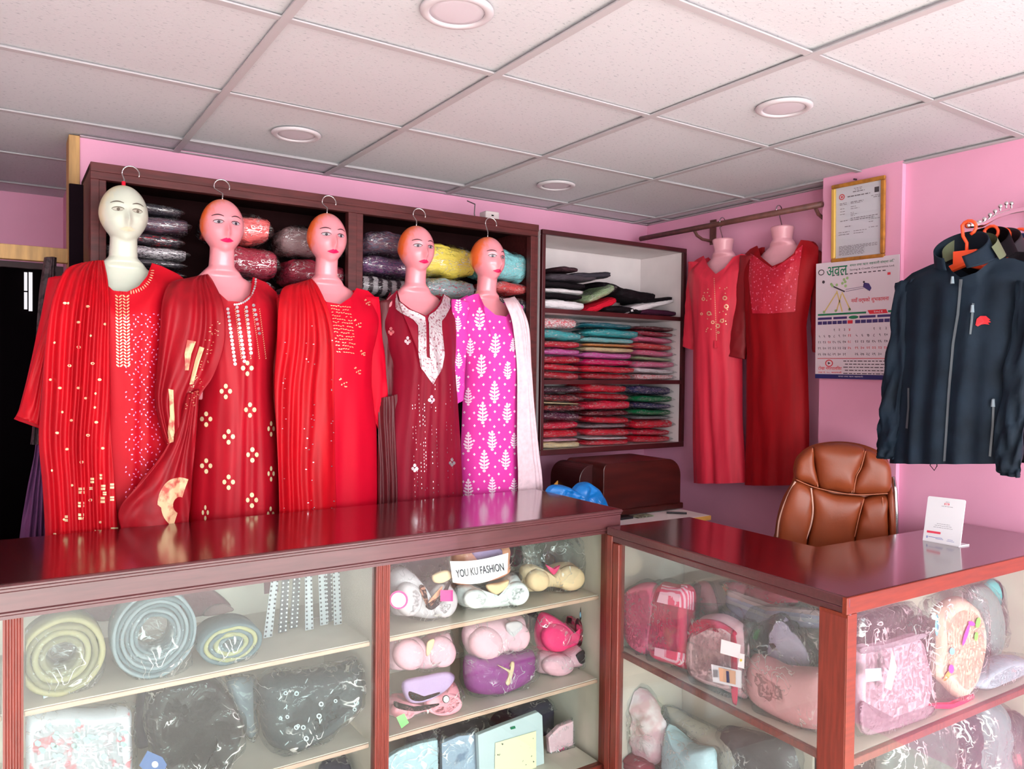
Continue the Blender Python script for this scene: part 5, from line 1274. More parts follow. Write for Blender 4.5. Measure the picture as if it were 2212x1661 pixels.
# ================================================================ WHITE TABLE, WOODEN BOX, BLUE BAG
tz = 0.85
tb_ = thing('side_table', (2.3, 2.84, 0), 'white low table with yellowish edge behind the counter, under the wooden box', 'table')
obj('tabletop', prism([(2.0, 2.43), (2.745, 2.43), (2.745, 3.27), (2.14, 3.27), (2.14, 2.90), (2.0, 2.90)], tz-0.022, tz), WHITEL, tb_)
obj('edge_band', B(1.999, 2.748, 2.426, 2.43, tz-0.021, tz-0.001), mat('yellowed_edge', (226, 168, 84), 0.4), tb_)
for x, y in ((2.05, 2.47), (2.70, 2.47), (2.18, 3.22), (2.70, 3.22)): obj('leg', B(x-.02, x+.02, y-.02, y+.02, 0, tz-.0225), WHITEL, tb_, bevel=.002)
BXW = mat('varnished_dark_box', (72, 22, 18), 0.3, spec=0.5, var=0.25, vscale=5, stretch=(1, 6, 6))
BXD = mat('dark_box_side', (58, 18, 20), 0.35, var=0.2)
bx0 = at_y(1303, 1085, 2.62).x; bx1 = at_y(1470, 1060, 2.62).x; bz1 = at_y(1400, 995, 2.62).z
wb = thing('wooden_box', ((bx0+bx1)/2, 2.76, tz), 'dark varnished wooden cash box with rounded top corners on the white table', 'box')
def tomb(x0, x1, z0, z1, r, n=8, rl=None):
    rl = r if rl is None else rl
    pts = [(x1, z0)]+[(x1-r+r*math.cos(a), z1-r+r*math.sin(a)) for a in [PI/2*k/n for k in range(n+1)]]+[(x0+rl-rl*math.sin(a), z1-rl+rl*math.cos(a)) for a in [PI/2*k/n for k in range(n+1)]]+[(x0, z0)]
    return pts
pts = tomb(bx0, bx1, tz+0.03, bz1, 0.085, rl=0.03)
mb = MB().rings([[Vector((x, y, z)) for x, z in pts] for y in (2.62, 2.90)]); obj('body', mb, BXW, wb, bevel=0.003)
obj('base_moulding', B(bx0-.008, bx1+.01, 2.608, 2.91, tz+.004, tz+.032), BXW, wb, bevel=.005)
pts = tomb(bx0-0.075, bx0+0.02, tz+0.03, bz1-0.012, 0.01, rl=0.07)
mb = MB().rings([[Vector((x, y, z)) for x, z in pts] for y in (2.70, 2.92)]); obj('side_compartment', mb, BXD, wb, bevel=0.003)
mb = MB().box(bx0+.02, bx0+.12, 2.55, 2.6, tz+.001, tz+.012); tag(obj('notebook', mb, mat('black_notebook', (24, 20, 26), .5), bevel=.001), 'small black notebook in front of the wooden box', 'notebook')
tag(obj('paper_slip', MB().box(bx0+.14, bx0+.24, 2.54, 2.595, tz+.001, tz+.006), mat('greenish_banknotes', (150, 160, 130), .7, col2=(90, 80, 70), vscale=60), bevel=.001), 'small bundle of printed slips beside the black notebook', 'paper')
tag(obj('pen', MB().tube([(bx0+.34, 2.56, tz+.006), (bx0+.41, 2.50, tz+.006)], .005, 8), mat('black_pen', (26, 22, 30), .4)), 'black pen lying on the white table', 'pen')
Fb = Frame('y', 2.53)
BLUB = mat('blue_thin_plastic', (10, 128, 214), 0.35, spec=0.6, var=0.15, vscale=14)
bp_ = [(1232, 1062), (1246, 1046), (1266, 1041), (1284, 1052), (1296, 1064), (1310, 1085), (1316, 1118), (1262, 1118), (1200, 1105), (1178, 1075), (1186, 1052), (1206, 1047), (1224, 1052)]
blz = Fb.sz(1262, 1118)[1]
mbb = pillow(Fb, bp_, 0.05, wr=0.018, ws=22, seed=4, n=80, nr=16)
dzb = tz-min(v.z for v in mbb.v)
for v in mbb.v:
    k_ = max(0, min(1, (v.z-blz)/0.1)); v.z += dzb*(1-k_)+0.001
tag(obj('plastic_bag', mbb, BLUB, smooth=False), 'crumpled bright blue plastic bag beside the wooden box', 'bag')
pa = at_y(1212, 1031, 2.86); pb_ = at_y(1253, 1062, 2.86); pc = at_y(1198, 1046, 2.86)
tag(obj('envelope', MB().add([pa, pb_, pb_+Vector((-.02, 0, -.19)), pc+Vector((0, 0, -.15)), pc]+[q+Vector((0, .006, 0)) for q in (pa, pb_, pb_+Vector((-.02, 0, -.19)), pc+Vector((0, 0, -.15)), pc)], [(0, 1, 2, 3, 4), (5, 6, 7, 8, 9), (0, 1, 6, 5), (1, 2, 7, 6), (2, 3, 8, 7), (3, 4, 9, 8), (4, 0, 5, 9)]), mat('orange_envelope', (244, 178, 84), .6)), 'orange paper sleeve sticking out above the blue bag', 'paper')

# ================================================================ COUNTER STAND CARD
z2c = 0.9652
q0, q1 = at_z(1993, 1167, z2c), at_z(2068, 1181, z2c)
ex = (q1-q0).normalized(); nrm = Vector((ex.y, -ex.x, 0)).normalized()
if nrm.dot(CAM-q0) < 0: nrm = -nrm
topl_ = GF(q0, nrm)
g_ = GF(q0-nrm*0.025, nrm); tl = g_.at(2005, 1070); tr = g_.at(2086, 1079)
stc = thing('counter_sign', (q0+q1)/2, 'white payment stand card with red strip on the L-shaped counter', 'sign')
Ssn = Sheet(tl, tr, q0)
WPL = mat('white_card_plastic', (234, 236, 240), 0.3)
def rr_(r=.05, n=4):
    pts = []
    for cx_, cy_, a0_ in ((1-r, r, -PI/2), (1-r, 1, 0), (0, 1, 0), (r, r, PI)):
        if cy_ == 1: pts.append((1 if cx_ > .5 else 0, 1)); continue
        for k in range(n+1): a = a0_+PI/2*k/n; pts.append((cx_+r*math.cos(a), cy_+r*math.sin(a)/Ssn.asp*1.0))
    return pts
pts = rr_()
mb = MB().rings([[Ssn.P(a, b, d) for a, b in pts] for d in (-0.004, 0.0)]); obj('card', mb, WPL, stc)
mb = MB(); q2 = q1-nrm*0.0; mb.add([q0+ex*.002, q1+ex*.004, q1+ex*.012-nrm*.055, q0-nrm*.055+ex*.004]+[v+Vector((0, 0, .004)) for v in (q0+ex*.002, q1+ex*.004, q1+ex*.012-nrm*.055, q0-nrm*.055+ex*.004)], [(0, 1, 2, 3), (4, 5, 6, 7), (0, 1, 5, 4), (1, 2, 6, 5), (2, 3, 7, 6), (3, 0, 4, 7)])
obj('foot', mb, WPL, stc)
mb = MB(); Ssn.rect(mb, .09, .765, .46, .812); Ssn.rect(mb, .47, .125, .60, .135); Ssn.rect(mb, .47, .155, .60, .165); Ssn.rect(mb, .47, .125, .485, .165); Ssn.rect(mb, .58, .125, .60, .165); flat('red_print', mb, mat('rose_red_print', (232, 70, 96), .5), stc)
mb = MB()
for a0_, a1_, b_ in ((.50, .60, .095), (.40, .70, .195), (.33, .68, .585), (.28, .74, .625), (.25, .78, .665)):
    a = a0_
    while a < a1_-.02: w = rr.uniform(.03, .08); Ssn.rect(mb, a, b_, min(a+w, a1_), b_+.009); a += w+.012
flat('grey_print', mb, mat('pale_grey_print', (150, 150, 160), .6), stc)
mb = MB(); Ssn.rect(mb, .09, .88, .13, .93); Ssn.rect(mb, .15, .89, .52, .902); Ssn.rect(mb, .34, .915, .55, .925); Ssn.rect(mb, .66, .90, .80, .908); Ssn.rect(mb, .64, .93, .84, .938); flat('blue_print', mb, mat('pale_blue_print', (140, 150, 200), .6), stc)

# ================================================================ ON TOP OF THE BROWN CABINET, AND LEFT PASSAGE
a = at_y(1040, 466, 3.06)
rb_ = obj('adapter_box', MB().box(a.x, a.x+.075, 3.02, 3.08, 2.2, 2.2+.055), mat('white_plastic_box', (222, 206, 206), .4), bevel=.006, label='small white power adapter box on top of the brown cabinet', cat='box')
obj('socket_hole', MB().box(a.x+.03, a.x+.042, 3.0185, 3.0195, 2.232, 2.238), JB, rb_)
tag(obj('cable', MB().tube([(a.x-.005, 3.10, 2.205), (a.x-.015, 3.10, 2.25), (a.x, 3.12, 2.30), (a.x+.005, 3.2, 2.33)], .003, 6), mat('grey_cable', (120, 110, 110), .5)), 'thin grey cable rising behind the white adapter box', 'cable')
b = at_y(1000, 458, 3.06)
tag(obj('tape_roll', MB().tube([(b.x-.08, 3.06, 2.216), (b.x+.05, 3.06, 2.216)], .015, 14), mat('white_roll', (236, 228, 224), .4), smooth=True), 'white rolled sheet lying on top of the brown cabinet', 'roll')
tag(obj('remote_control', MB().box(b.x+.06, b.x+.11, 3.03, 3.06, 2.201, 2.215), JB, bevel=.003), 'small black remote lying beside the white roll', 'remote')
tag(obj('cable_coil', MB().tube([(a.x+.11+.03*math.cos(t), 3.05+.02*math.sin(t), 2.206+.001*t) for t in [k*.5 for k in range(22)]], .003, 6), JB), 'small tangle of black wire right of the white adapter box', 'cable')
FP = Frame('y', 3.20)
tag(obj('hanging_shawl', drape(FP, [(96, 556, 122, 556, 0), (84, 640, 120, 640, 0), (76, 760, 116, 760, 0), (72, 900, 112, 900, 0), (66, 960, 112, 960, 0)], 3, .006, n=40, m_=60, seed=81), mat('black_lace_shawl', (30, 18, 22), .7, col2=(70, 50, 56), vscale=60), smooth=True, solid=.002), 'black lace-edged shawl hanging in the dark passage left of the red dress', 'shawl')
tag(obj('purple_skirt', drape(Frame('y', 3.22), [(84, 900, 112, 900, 0), (74, 980, 112, 980, 0), (58, 1060, 112, 1060, 0), (44, 1150, 112, 1150, 0), (28, 1300, 112, 1300, 0), (20, 1380, 112, 1380, 0)], 3, .010, n=40, m_=50, seed=82), mat('dull_purple_cloth', (112, 60, 112), .7, var=.2), smooth=True, solid=.002), 'dull purple garment hanging low in the passage behind the leftmost dress', 'skirt')

# ================================================================ INSIDE THE SHOWCASES
def basey(poly, z, lo, hi, kind):
    b = max(poly, key=lambda p: p[1]); p = at_z(b[0], b[1], z)
    v = p.y if kind == 'y' else p.x
    return max(lo, min(hi, v))
CLP = dict(rough=0.7, spec=0.15, bump=0.55, bscale=13, bdist=0.015, var=0.05, vscale=6)
def fab(n, col, **k):
    d = dict(CLP); d.update(k); return mat('fabric_'+n, col, **d)
def inside(mb, z):
    fl = max(q for q in (A_, B_, C_) if q <= z+.02); tp = {A_: .996, B_: A_-.018, C_: B_-.018}[fl]
    cx_ = sum(v.x for v in mb.v)/len(mb.v); a, b = (.046, .912) if cx_ < .94 else (.97, 1.806)
    for v in mb.v: v.x = min(max(v.x, a), b); v.y = min(max(v.y, 2.134), 2.558); v.z = min(max(v.z, fl+.001), tp)
    return mb
def inside2(mb, z, kind):
    fl, tp = (0.536, 0.938) if z > .5 else (0.071, 0.517)
    for v in mb.v:
        v.z = min(max(v.z, fl), tp)
        if kind == 'x':
            v.y = min(max(v.y, 1.15), 2.018); face = LA[0]+(LB[0]-LA[0])*(v.y-LA[1])/(LB[1]-LA[1]); v.x = min(max(v.x, face+.042), 2.142)
        else:
            v.x = min(max(v.x, 1.80), 2.965); face = LA[1]+(RB_[1]-LA[1])*(v.x-LA[0])/(RB_[0]-LA[0]); v.y = min(max(v.y, face+.04), 1.402)
    return mb
def keep(mb, z, F):
    return inside(mb, z) if (F.kind == 'y' and F.c > 2) else inside2(mb, z, F.kind)
def item(name, label, cat, poly, z, m_, T=0.05, kind='y', lo=2.17, hi=2.46, parts=(), bag=None, wr=0.006, ws=14, group=None, seed=1, bagk=1.10, bm_=None, pw=3.0, sharp=False, Yc=None, drop=True):
    c = (basey(poly, z, lo+T, hi-T, kind) if Yc is None else Yc)
    F = Frame(kind, c)
    mb = pillow(F, poly, T, wr=wr, ws=ws, seed=seed, back=0.8, pw=pw, sharp=sharp)
    zmin = min(v.z for v in mb.v)
    dz = (z+0.002-zmin) if drop else 0.0
    sq = abs(dz) > 1e-4
    zmax = max(v.z for v in mb.v)
    def settle(mb):
        for v in mb.v: v.z += dz*max(0, min(1, (zmax-v.z)/max(zmax-zmin, 1e-6)))
        return mb
    o = obj(name, keep(settle(mb), z, F), m_, smooth=True, label=label, cat=cat, group=group)
    bv = mb.bvh()
    for p in parts:
        nm, pl_, T_, d0, mm = p[:5]
        if T_ == 0:
            e = MB()
            xs = [q[0] for q in pl_]; ys = [q[1] for q in pl_]
            decal(e, bv, pl_, 0.003+d0) if len(pl_) != 4 else strip(e, bv, [pl_[0], pl_[3]], [pl_[1], pl_[2]], 5, 5, 0.003+d0)
            if e.v: obj(nm, e, mm, o)
        else:
            obj(nm, keep(settle(pillow(F, pl_, T_, d0=d0, wr=wr*0.6, ws=ws, seed=seed+5, back=0.5)), z, F), mm, o, smooth=True)
    if bag is not False:
        bp = crumple(shrink(poly if bag in (None, True) else bag, bagk if bag in (None, True) else 1.0), 4, seed+9)
        b = pillow(F, bp, T*1.15+0.012, wr=0.012, ws=24, seed=seed+3, back=0.9, n=64, nr=12, pw=2.6)
        for v in b.v: v.z = max(v.z+dz*max(0, min(1, (zmax-v.z)/max(zmax-zmin, 1e-6))), z+0.001)
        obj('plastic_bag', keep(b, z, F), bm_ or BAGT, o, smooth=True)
    return o, bv
def txt_on(bv, body, x, y, w, h, m_, par, ang=0.0, nm='lettering', off=0.004):
    vs, fs = text_mb(body); x0, x1 = min(v[0] for v in vs), max(v[0] for v in vs); y0, y1 = min(v[1] for v in vs), max(v[1] for v in vs)
    ca, sa = math.cos(ang), math.sin(ang); e = MB(); pv = []
    for v in vs:
        a, b = (v[0]-x0)/(x1-x0)*w, -(v[1]-y0)/(y1-y0)*h
        pv.append(cast(bv, x+a*ca-b*sa, y+a*sa+b*ca, off))
    if any(v is None for v in pv): return
    e.add(pv, fs); obj(nm, e, m_, par)
A_, B_, C_ = 0.70, 0.392, 0.09
LACE = fab('black_lace', (34, 26, 34)); PPK = fab('pale_pink', (226, 172, 186)); PKK = fab('candy_pink', (244, 158, 172)); BEI = fab('beige_satin', (228, 196, 158))
LILA = fab('lilac', (178, 150, 190)); GRYP = fab('grey_pink', (196, 184, 190)); HOTP = fab('hot_pink', (240, 60, 120)); WHT = fab('white', (224, 222, 222)); PUR = fab('purple', (142, 50, 128))
STKW = mat('white_sticker', (244, 240, 244), 0.5); STKP = mat('pink_sticker', (236, 40, 130), 0.5); STKG = mat('green_sticker', (120, 214, 110), 0.5)
PEACH = fab('peach', (236, 160, 130)); NAVYF = fab('dark_navy', (34, 30, 58))
def ellp(cx_, cy_, rx, ry, n=14, a=0): return [(cx_+rx*math.cos(t)*math.cos(a)-ry*math.sin(t)*math.sin(a), cy_+rx*math.cos(t)*math.sin(a)+ry*math.sin(t)*math.cos(a)) for t in [2*PI*k/n for k in range(n)]]
GB = 'bagged bras in the middle bay of the long counter'
# --- middle bay, top shelf
item('bra', 'dark navy bagged bra at the back left of the top shelf', 'bra', [(846, 1210), (900, 1200), (960, 1196), (966, 1240), (930, 1262), (850, 1250)], A_+.07, NAVYF, T=.03, Yc=2.47, group=GB, drop=False)
o, bv = item('bra', 'grey bagged bra with pink and white round tag and magenta square tag', 'bra', [(842, 1240), (872, 1224), (896, 1250), (905, 1290), (930, 1262), (952, 1244), (972, 1262), (976, 1300), (958, 1326), (925, 1338), (880, 1330), (845, 1322)], A_, GRYP, T=.06, lo=2.13, group=GB,
     parts=[('cup', ellp(868, 1286, 30, 38), .03, .045, GRYP), ('cup', ellp(942, 1290, 30, 38), .03, .045, GRYP), ('lace_trim', [(898, 1296), (912, 1306), (935, 1285), (950, 1250), (946, 1246), (930, 1276)], .008, .072, LACE), ('strap', [(884, 1258), (896, 1256), (904, 1292), (900, 1298)], .008, .075, PEACH), ('strap', [(904, 1290), (926, 1262), (934, 1256), (928, 1272), (910, 1298)], .008, .07, PEACH), ('bow', [(916, 1232), (946, 1222), (958, 1236), (936, 1250), (918, 1248)], .012, .06, BEI)])
for nm, pl_, mm in (('round_tag', ellp(860, 1295, 20, 20, 20), STKP), ('round_tag_centre', ellp(859, 1295, 16, 16, 20), STKW), ('square_tag', [(950, 1274), (977, 1274), (977, 1298), (950, 1298)], STKP)):
    e = MB(); F_ = Frame('y', o.location.y-.075); e.add([F_.P(*F_.sz(x, y), .006 if 'centre' in nm else 0.004) for x, y in pl_], [tuple(range(len(pl_)))]); obj(nm, e, mm, o)
o, bv = item('bra', 'white bagged bra beneath the printed paper band, top shelf', 'bra', [(984, 1270), (1010, 1262), (1036, 1284), (1064, 1280), (1090, 1246), (1112, 1238), (1124, 1262), (1124, 1300), (1100, 1318), (1040, 1326), (1000, 1322), (982, 1300)], A_, WHT, T=.06, lo=2.14, group=GB, parts=[('strap', [(1032, 1258), (1060, 1252), (1082, 1246), (1074, 1268), (1050, 1284)], .012, .05, BEI), ('cup', ellp(1010, 1292, 26, 26), .02, .05, WHT), ('cup', ellp(1098, 1282, 26, 32), .02, .05, WHT)])
wr_y = o.location.y
o, bv = item('bra', 'purple and peach bra in a bag with a white lettered band', 'bra', [(976, 1188), (1010, 1180), (1060, 1176), (1096, 1176), (1098, 1210), (1096, 1238), (1050, 1256), (985, 1262), (974, 1230)], A_+.135, PEACH, T=.05, Yc=wr_y+.01, group=GB, drop=False, parts=[('strap_bundle', [(1008, 1186), (1040, 1178), (1070, 1182), (1066, 1206), (1030, 1214), (1012, 1204)], .015, .04, LILA)])
Fp = Frame('y', 2.118)
e = MB(); strip_pts = [(972, 1212), (1010, 1210), (1050, 1204), (1098, 1194)]; strip_b = [(978, 1258), (1012, 1260), (1050, 1254), (1096, 1238)]
NB_ = 12; g0 = []
for k in range(NB_+1):
    a_ = catm(strip_pts, k/NB_); b_ = catm(strip_b, k/NB_); g0.append((Fp.P(*Fp.sz(*a_), .012*math.sin(PI*k/NB_)), Fp.P(*Fp.sz(*b_), .012*math.sin(PI*k/NB_))))
for (a_, b_), (c_a, d_) in zip(g0, g0[1:]): e.add([a_, b_, d_, c_a], [(0, 1, 2, 3)])
pb2 = obj('paper_band', e, STKW, o, smooth=True)
bvp = e.bvh(); txt_on(bvp, 'YOU KU FASHION', 986, 1248, 104, 17, mat('dark_lettering', (50, 46, 60), .6), pb2, ang=-0.15, off=0.002)
if not pb2.children: txt_on(bvp, 'YOU KU FASHIO', 986, 1248, 104, 17, mat('dark_lettering', (50, 46, 60), .6), pb2, ang=-0.15, off=0.002)
item('bra', 'beige padded bra in clear bag, right of the white one', 'bra', [(1122, 1232), (1140, 1218), (1160, 1224), (1176, 1246), (1200, 1222), (1230, 1216), (1248, 1236), (1250, 1266), (1226, 1288), (1180, 1278), (1140, 1290), (1124, 1284)], A_, BEI, T=.05, group=GB, parts=[('cup', ellp(1148, 1255, 24, 30), .03, .035, BEI), ('cup', ellp(1218, 1252, 30, 34), .03, .035, BEI), ('strap', [(1160, 1212), (1178, 1240), (1192, 1214), (1176, 1230)], .008, .05, HOTP)], bag=[(1116, 1180), (1150, 1166), (1200, 1160), (1246, 1160), (1262, 1200), (1256, 1280), (1230, 1296), (1130, 1296), (1116, 1240)])
item('bra', 'yellow-beige bagged bra at far right of the top shelf', 'bra', [(1236, 1196), (1264, 1184), (1286, 1200), (1292, 1232), (1284, 1262), (1256, 1270), (1240, 1240)], A_, fab('butter', (240, 214, 150)), T=.04, Yc=2.42, group=GB, parts=[('floral_trim', ellp(1276, 1210, 8, 16), .006, .035, PEACH)])
item('bra', 'deep pink bag of lingerie at the back of the top shelf', 'bra', [(1098, 1182), (1118, 1176), (1124, 1210), (1108, 1224), (1096, 1210)], A_+.06, fab('rasp', (190, 60, 110)), T=.03, Yc=2.46, group=GB, drop=False)
# --- middle shelf
o, bv = item('bra', 'candy pink bra with black lace, letter badge and green sticker', 'bra', [(834, 1520), (850, 1505), (880, 1520), (900, 1524), (930, 1510), (955, 1486), (974, 1470), (988, 1490), (990, 1520), (970, 1548), (935, 1556), (895, 1546), (850, 1562), (834, 1550)], B_, PKK, T=.06, lo=2.13, group=GB,
     parts=[('cup', ellp(858, 1532, 26, 26), .03, .04, PKK), ('cup', ellp(942, 1520, 40, 34), .04, .04, PKK), ('lace_trim', [(834, 1498), (856, 1512), (888, 1522), (926, 1512), (924, 1520), (888, 1531), (852, 1524), (834, 1512)], .01, .07, LACE), ('strap_bundle', [(856, 1460), (900, 1448), (950, 1440), (966, 1456), (930, 1494), (880, 1512), (858, 1490)], .02, .05, LILA), ('strap', [(866, 1478), (900, 1490), (928, 1480), (926, 1488), (890, 1502), (868, 1494)], .008, .07, fab('brick', (206, 60, 70)))])
F_ = Frame('y', o.location.y-.085)
for nm, pl_, mm, d_ in (('badge', ellp(962, 1509, 8, 9, 16), LACE, .004), ('badge_ring', ellp(962, 1509, 6, 7, 16), STKW, .006), ('sticker', [(855, 1548), (872, 1540), (882, 1560), (866, 1572)], STKG, .004)):
    e = MB(); e.add([F_.P(*F_.sz(x, y), d_) for x, y in pl_], [tuple(range(len(pl_)))]); q = obj(nm, e, mm, o)
    if nm == 'badge_ring': txt_on(e.bvh(), 'B', 959.5, 1513, 5, 8, LACE, o, off=.002)
item('bra', 'pale pink two-cup bra resting at the top left of the middle shelf', 'bra', [(838, 1388), (870, 1370), (900, 1374), (915, 1384), (940, 1368), (968, 1364), (978, 1400), (960, 1430), (915, 1444), (880, 1440), (840, 1444)], B_+.135, PPK, T=.05, Yc=2.215, group=GB, drop=False, parts=[('cup', ellp(872, 1406, 34, 34), .03, .035, PPK), ('cup', ellp(940, 1400, 32, 34), .03, .035, PPK), ('strap', [(906, 1376), (922, 1370), (912, 1400), (904, 1404)], .006, .055, BEI)])
item('bra', 'purple velvet bag of lingerie with beige ribbon on middle shelf', 'bra', [(1004, 1420), (1040, 1414), (1090, 1410), (1146, 1408), (1152, 1440), (1148, 1478), (1120, 1506), (1066, 1526), (1020, 1520), (1002, 1490)], B_, PUR, T=.06, lo=2.15, group=GB, parts=[('ribbon', [(1052, 1428), (1086, 1446), (1082, 1424), (1090, 1426), (1086, 1460), (1078, 1486), (1070, 1480), (1076, 1452)], .006, .062, BEI)])
item('bra', 'pale pink bra lying on top of the purple one', 'bra', [(1000, 1356), (1030, 1340), (1080, 1334), (1126, 1330), (1134, 1356), (1120, 1394), (1080, 1408), (1058, 1424), (1020, 1418), (1000, 1390)], B_+.15, PPK, T=.05, Yc=2.215, group=GB, drop=False, parts=[('cup', ellp(1038, 1382, 36, 36), .035, .03, PPK), ('cup', ellp(1100, 1368, 32, 34), .03, .03, PPK), ('strap', [(1076, 1338), (1106, 1334), (1110, 1350), (1090, 1378), (1080, 1362)], .01, .05, GRYP)])
item('bra', 'dusty pink bra with dark inner band at right of the middle shelf', 'bra', [(1158, 1420), (1180, 1404), (1210, 1408), (1240, 1392), (1270, 1388), (1276, 1420), (1262, 1448), (1222, 1456), (1190, 1470), (1160, 1464)], B_, PPK, T=.05, lo=2.2, group=GB, parts=[('cup', ellp(1192, 1438, 34, 32), .03, .035, PPK), ('inner_band', [(1226, 1410), (1244, 1396), (1252, 1412), (1240, 1436), (1230, 1428)], .012, .05, LACE)])
item('bra', 'hot pink striped bra in bag on top of the dusty pink one', 'bra', [(1156, 1350), (1170, 1322), (1200, 1334), (1236, 1366), (1260, 1330), (1284, 1324), (1292, 1352), (1284, 1372), (1250, 1388), (1210, 1402), (1170, 1408), (1156, 1384)], B_+.11, HOTP, T=.05, Yc=2.27, group=GB, drop=False, parts=[('cup', ellp(1188, 1370, 32, 32), .03, .035, HOTP), ('cup', ellp(1262, 1354, 28, 30), .03, .035, HOTP), ('white_tag', [(1262, 1300), (1284, 1298), (1284, 1322), (1262, 1324)], .003, .05, STKW), ('blue_tag', ellp(1246, 1320, 12, 10), .006, .05, fab('sky', (130, 180, 210)))])
item('black_bag', 'black bagged garment in the shadow under the upper right shelf', 'bag', [(1130, 1330), (1160, 1322), (1168, 1352), (1140, 1366)], B_+.2, NAVYF, T=.02, Yc=2.5, bag=False, drop=False)
# --- bottom shelf of middle bay: flat packs standing
GP = 'flat packs standing on the bottom shelf of the long counter'
def pack(label, poly, m_, Y, border=None, parts=(), bag=True, cat='package'):
    F = Frame('y', Y); n = len(poly); q = [F.sz(*p) for p in poly]
    zb = min(z for s_, z in q)
    mb = inside(MB().rings([[F.P(s_, z, d) for s_, z in q] for d in (-.012, .008)]), C_)
    o = obj('garment_pack', mb, m_, label=label, cat=cat, group=GP, bevel=.002)
    for nm, pl_, mm, d in parts: obj(nm, MB().add([F.P(*F.sz(x, y), .0095+d) for x, y in pl_], [tuple(range(len(pl_)))]), mm, o)
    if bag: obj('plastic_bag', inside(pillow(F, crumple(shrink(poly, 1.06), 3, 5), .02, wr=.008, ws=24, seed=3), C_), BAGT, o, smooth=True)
    return o
pack('pale blue-white folded pack at the bottom left of the middle bay', [(828, 1640), (860, 1620), (905, 1604), (943, 1596), (944, 1900), (828, 1900)], fab('iceblue', (186, 206, 214)), 2.20)
pack('grey blue pack printed with faint outlines, next to the white framed pack', [(952, 1604), (990, 1588), (1030, 1584), (1034, 1900), (952, 1900)], fab('bluegrey', (160, 172, 190), col2=(120, 134, 156), vscale=14, th=(.4, .45)), 2.24)
WFR = mat('white_pack_card', (188, 200, 204), 0.4)
o = pack('white framed pack with cream dotted panel and small green mark', [(1030, 1586), (1080, 1566), (1160, 1536), (1169, 1544), (1170, 1900), (1032, 1900)], WFR, 2.21, parts=[('cream_panel', [(1066, 1602), (1154, 1576), (1156, 1880), (1060, 1880)], mat('cream_dotted', (226, 226, 184), .6, col2=(70, 70, 60), vscale=60, th=(.30, .33)), .002), ('green_mark', [(1098, 1569), (1108, 1565), (1110, 1570), (1100, 1573)], GRN, .003)], bag=False)
e = MB(); Fq = Frame('y', 2.20)
PC = fab('bagpink', (244, 196, 206))
o = pack('pink garment with heart print in a clear bag at the bottom right', [(1182, 1592), (1206, 1568), (1262, 1548), (1278, 1590), (1270, 1900), (1182, 1900)], PC, 2.26, parts=[('heart_print', [(1204, 1634), (1200, 1626), (1205, 1616), (1210, 1618), (1213, 1611), (1217, 1618), (1215, 1628)], STKP, .002), ('heart_print', [(1188, 1662), (1200, 1648), (1216, 1644), (1222, 1652), (1212, 1672), (1200, 1690)], STKP, .002), ('button', ellp(1222, 1643, 5, 5), mat('grey_button', (110, 100, 106), .4), .003)])
item('black_bag', 'black bagged clothes behind the flat packs', 'bag', [(1060, 1552), (1120, 1524), (1200, 1508), (1214, 1530), (1210, 1600), (1080, 1620)], C_+.1, NAVYF, T=.05, Yc=2.42, drop=False, bag=True)
item('black_bag', 'dark grey bag of clothes behind the pale blue pack', 'bag', [(880, 1584), (940, 1566), (1040, 1548), (1060, 1570), (1040, 1640), (900, 1650)], C_+.05, CL['charcoal'], T=.05, Yc=2.44, drop=False)

# --- left bay: coiled belts, hanging straps, bagged clothes
GC = 'coiled belt bundles in the left bay of the long counter'
def coil(label, cx_, cy_, rx, ry, m_, z, turns=7, w=.045, lo=2.2, hi=2.5, hole=.45, tail=None, bagm=BAGT, Yc=None, seed=0, m2=None):
    Y = Yc or basey([(cx_, cy_+ry)], z, lo, hi, 'y'); F = Frame('y', Y)
    cs_, cz_ = F.sz(cx_, cy_); R1 = (F.sz(cx_+rx, cy_)[0]-F.sz(cx_-rx, cy_)[0])/2; R2 = (F.sz(cx_, cy_-ry)[1]-F.sz(cx_, cy_+ry)[1])/2
    cz_ = z+R2+0.003
    t = thing('belt_coil', F.P(cs_, z, 0), label, 'belt', GC)
    for k in range(turns):
        r = hole+(1-hole)*(k+.5)/turns; th = (1-hole)*R1/turns*0.42
        rings = []
        for a in range(41):
            an = 2*PI*a/40; ca, sa = math.cos(an), math.sin(an)
            wob = 1+.03*nz((ca*1.5, sa*1.5, k), 1, seed); c0, c1 = cs_+R1*(r-.0)*ca*wob, cz_+R2*r*sa*wob
            ring = []
            for dd, rr2 in ((-w, -th), (-w*.2, -th*1.1), (w, -th), (w+.003, 0), (w, th), (0, th*1.1), (-w, th)):
                ring.append(F.P(c0+rr2*ca, max(c1+rr2*sa, z+.001), dd+.01*nz((ca*2, sa*2, k*3), 1, seed)))
            rings.append(ring)
        obj('belt_loop', inside(MB().rings(rings, cap=False), z), (m2 if (m2 and k % 2) else m_), t, smooth=True)
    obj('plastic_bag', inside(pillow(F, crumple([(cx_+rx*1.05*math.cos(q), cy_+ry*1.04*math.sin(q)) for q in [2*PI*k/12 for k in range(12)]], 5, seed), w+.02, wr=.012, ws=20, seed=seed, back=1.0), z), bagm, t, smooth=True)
    return t
OLV = fab('olive_felt', (122, 118, 92)); GFL = fab('grey_felt', (84, 102, 108)); GF2 = fab('light_grey_felt', (122, 136, 142))
coil('large olive coiled belt bundle at the far left of the upper shelf', 132, 1420, 96, 84, OLV, A_, turns=4, hole=.35, seed=1, m2=fab('olive_pale', (150, 144, 108)))
coil('largest grey-blue coiled belt bundle in clear plastic on the upper shelf', 330, 1385, 92, 92, GFL, A_, turns=6, hole=.40, seed=2, m2=GF2)
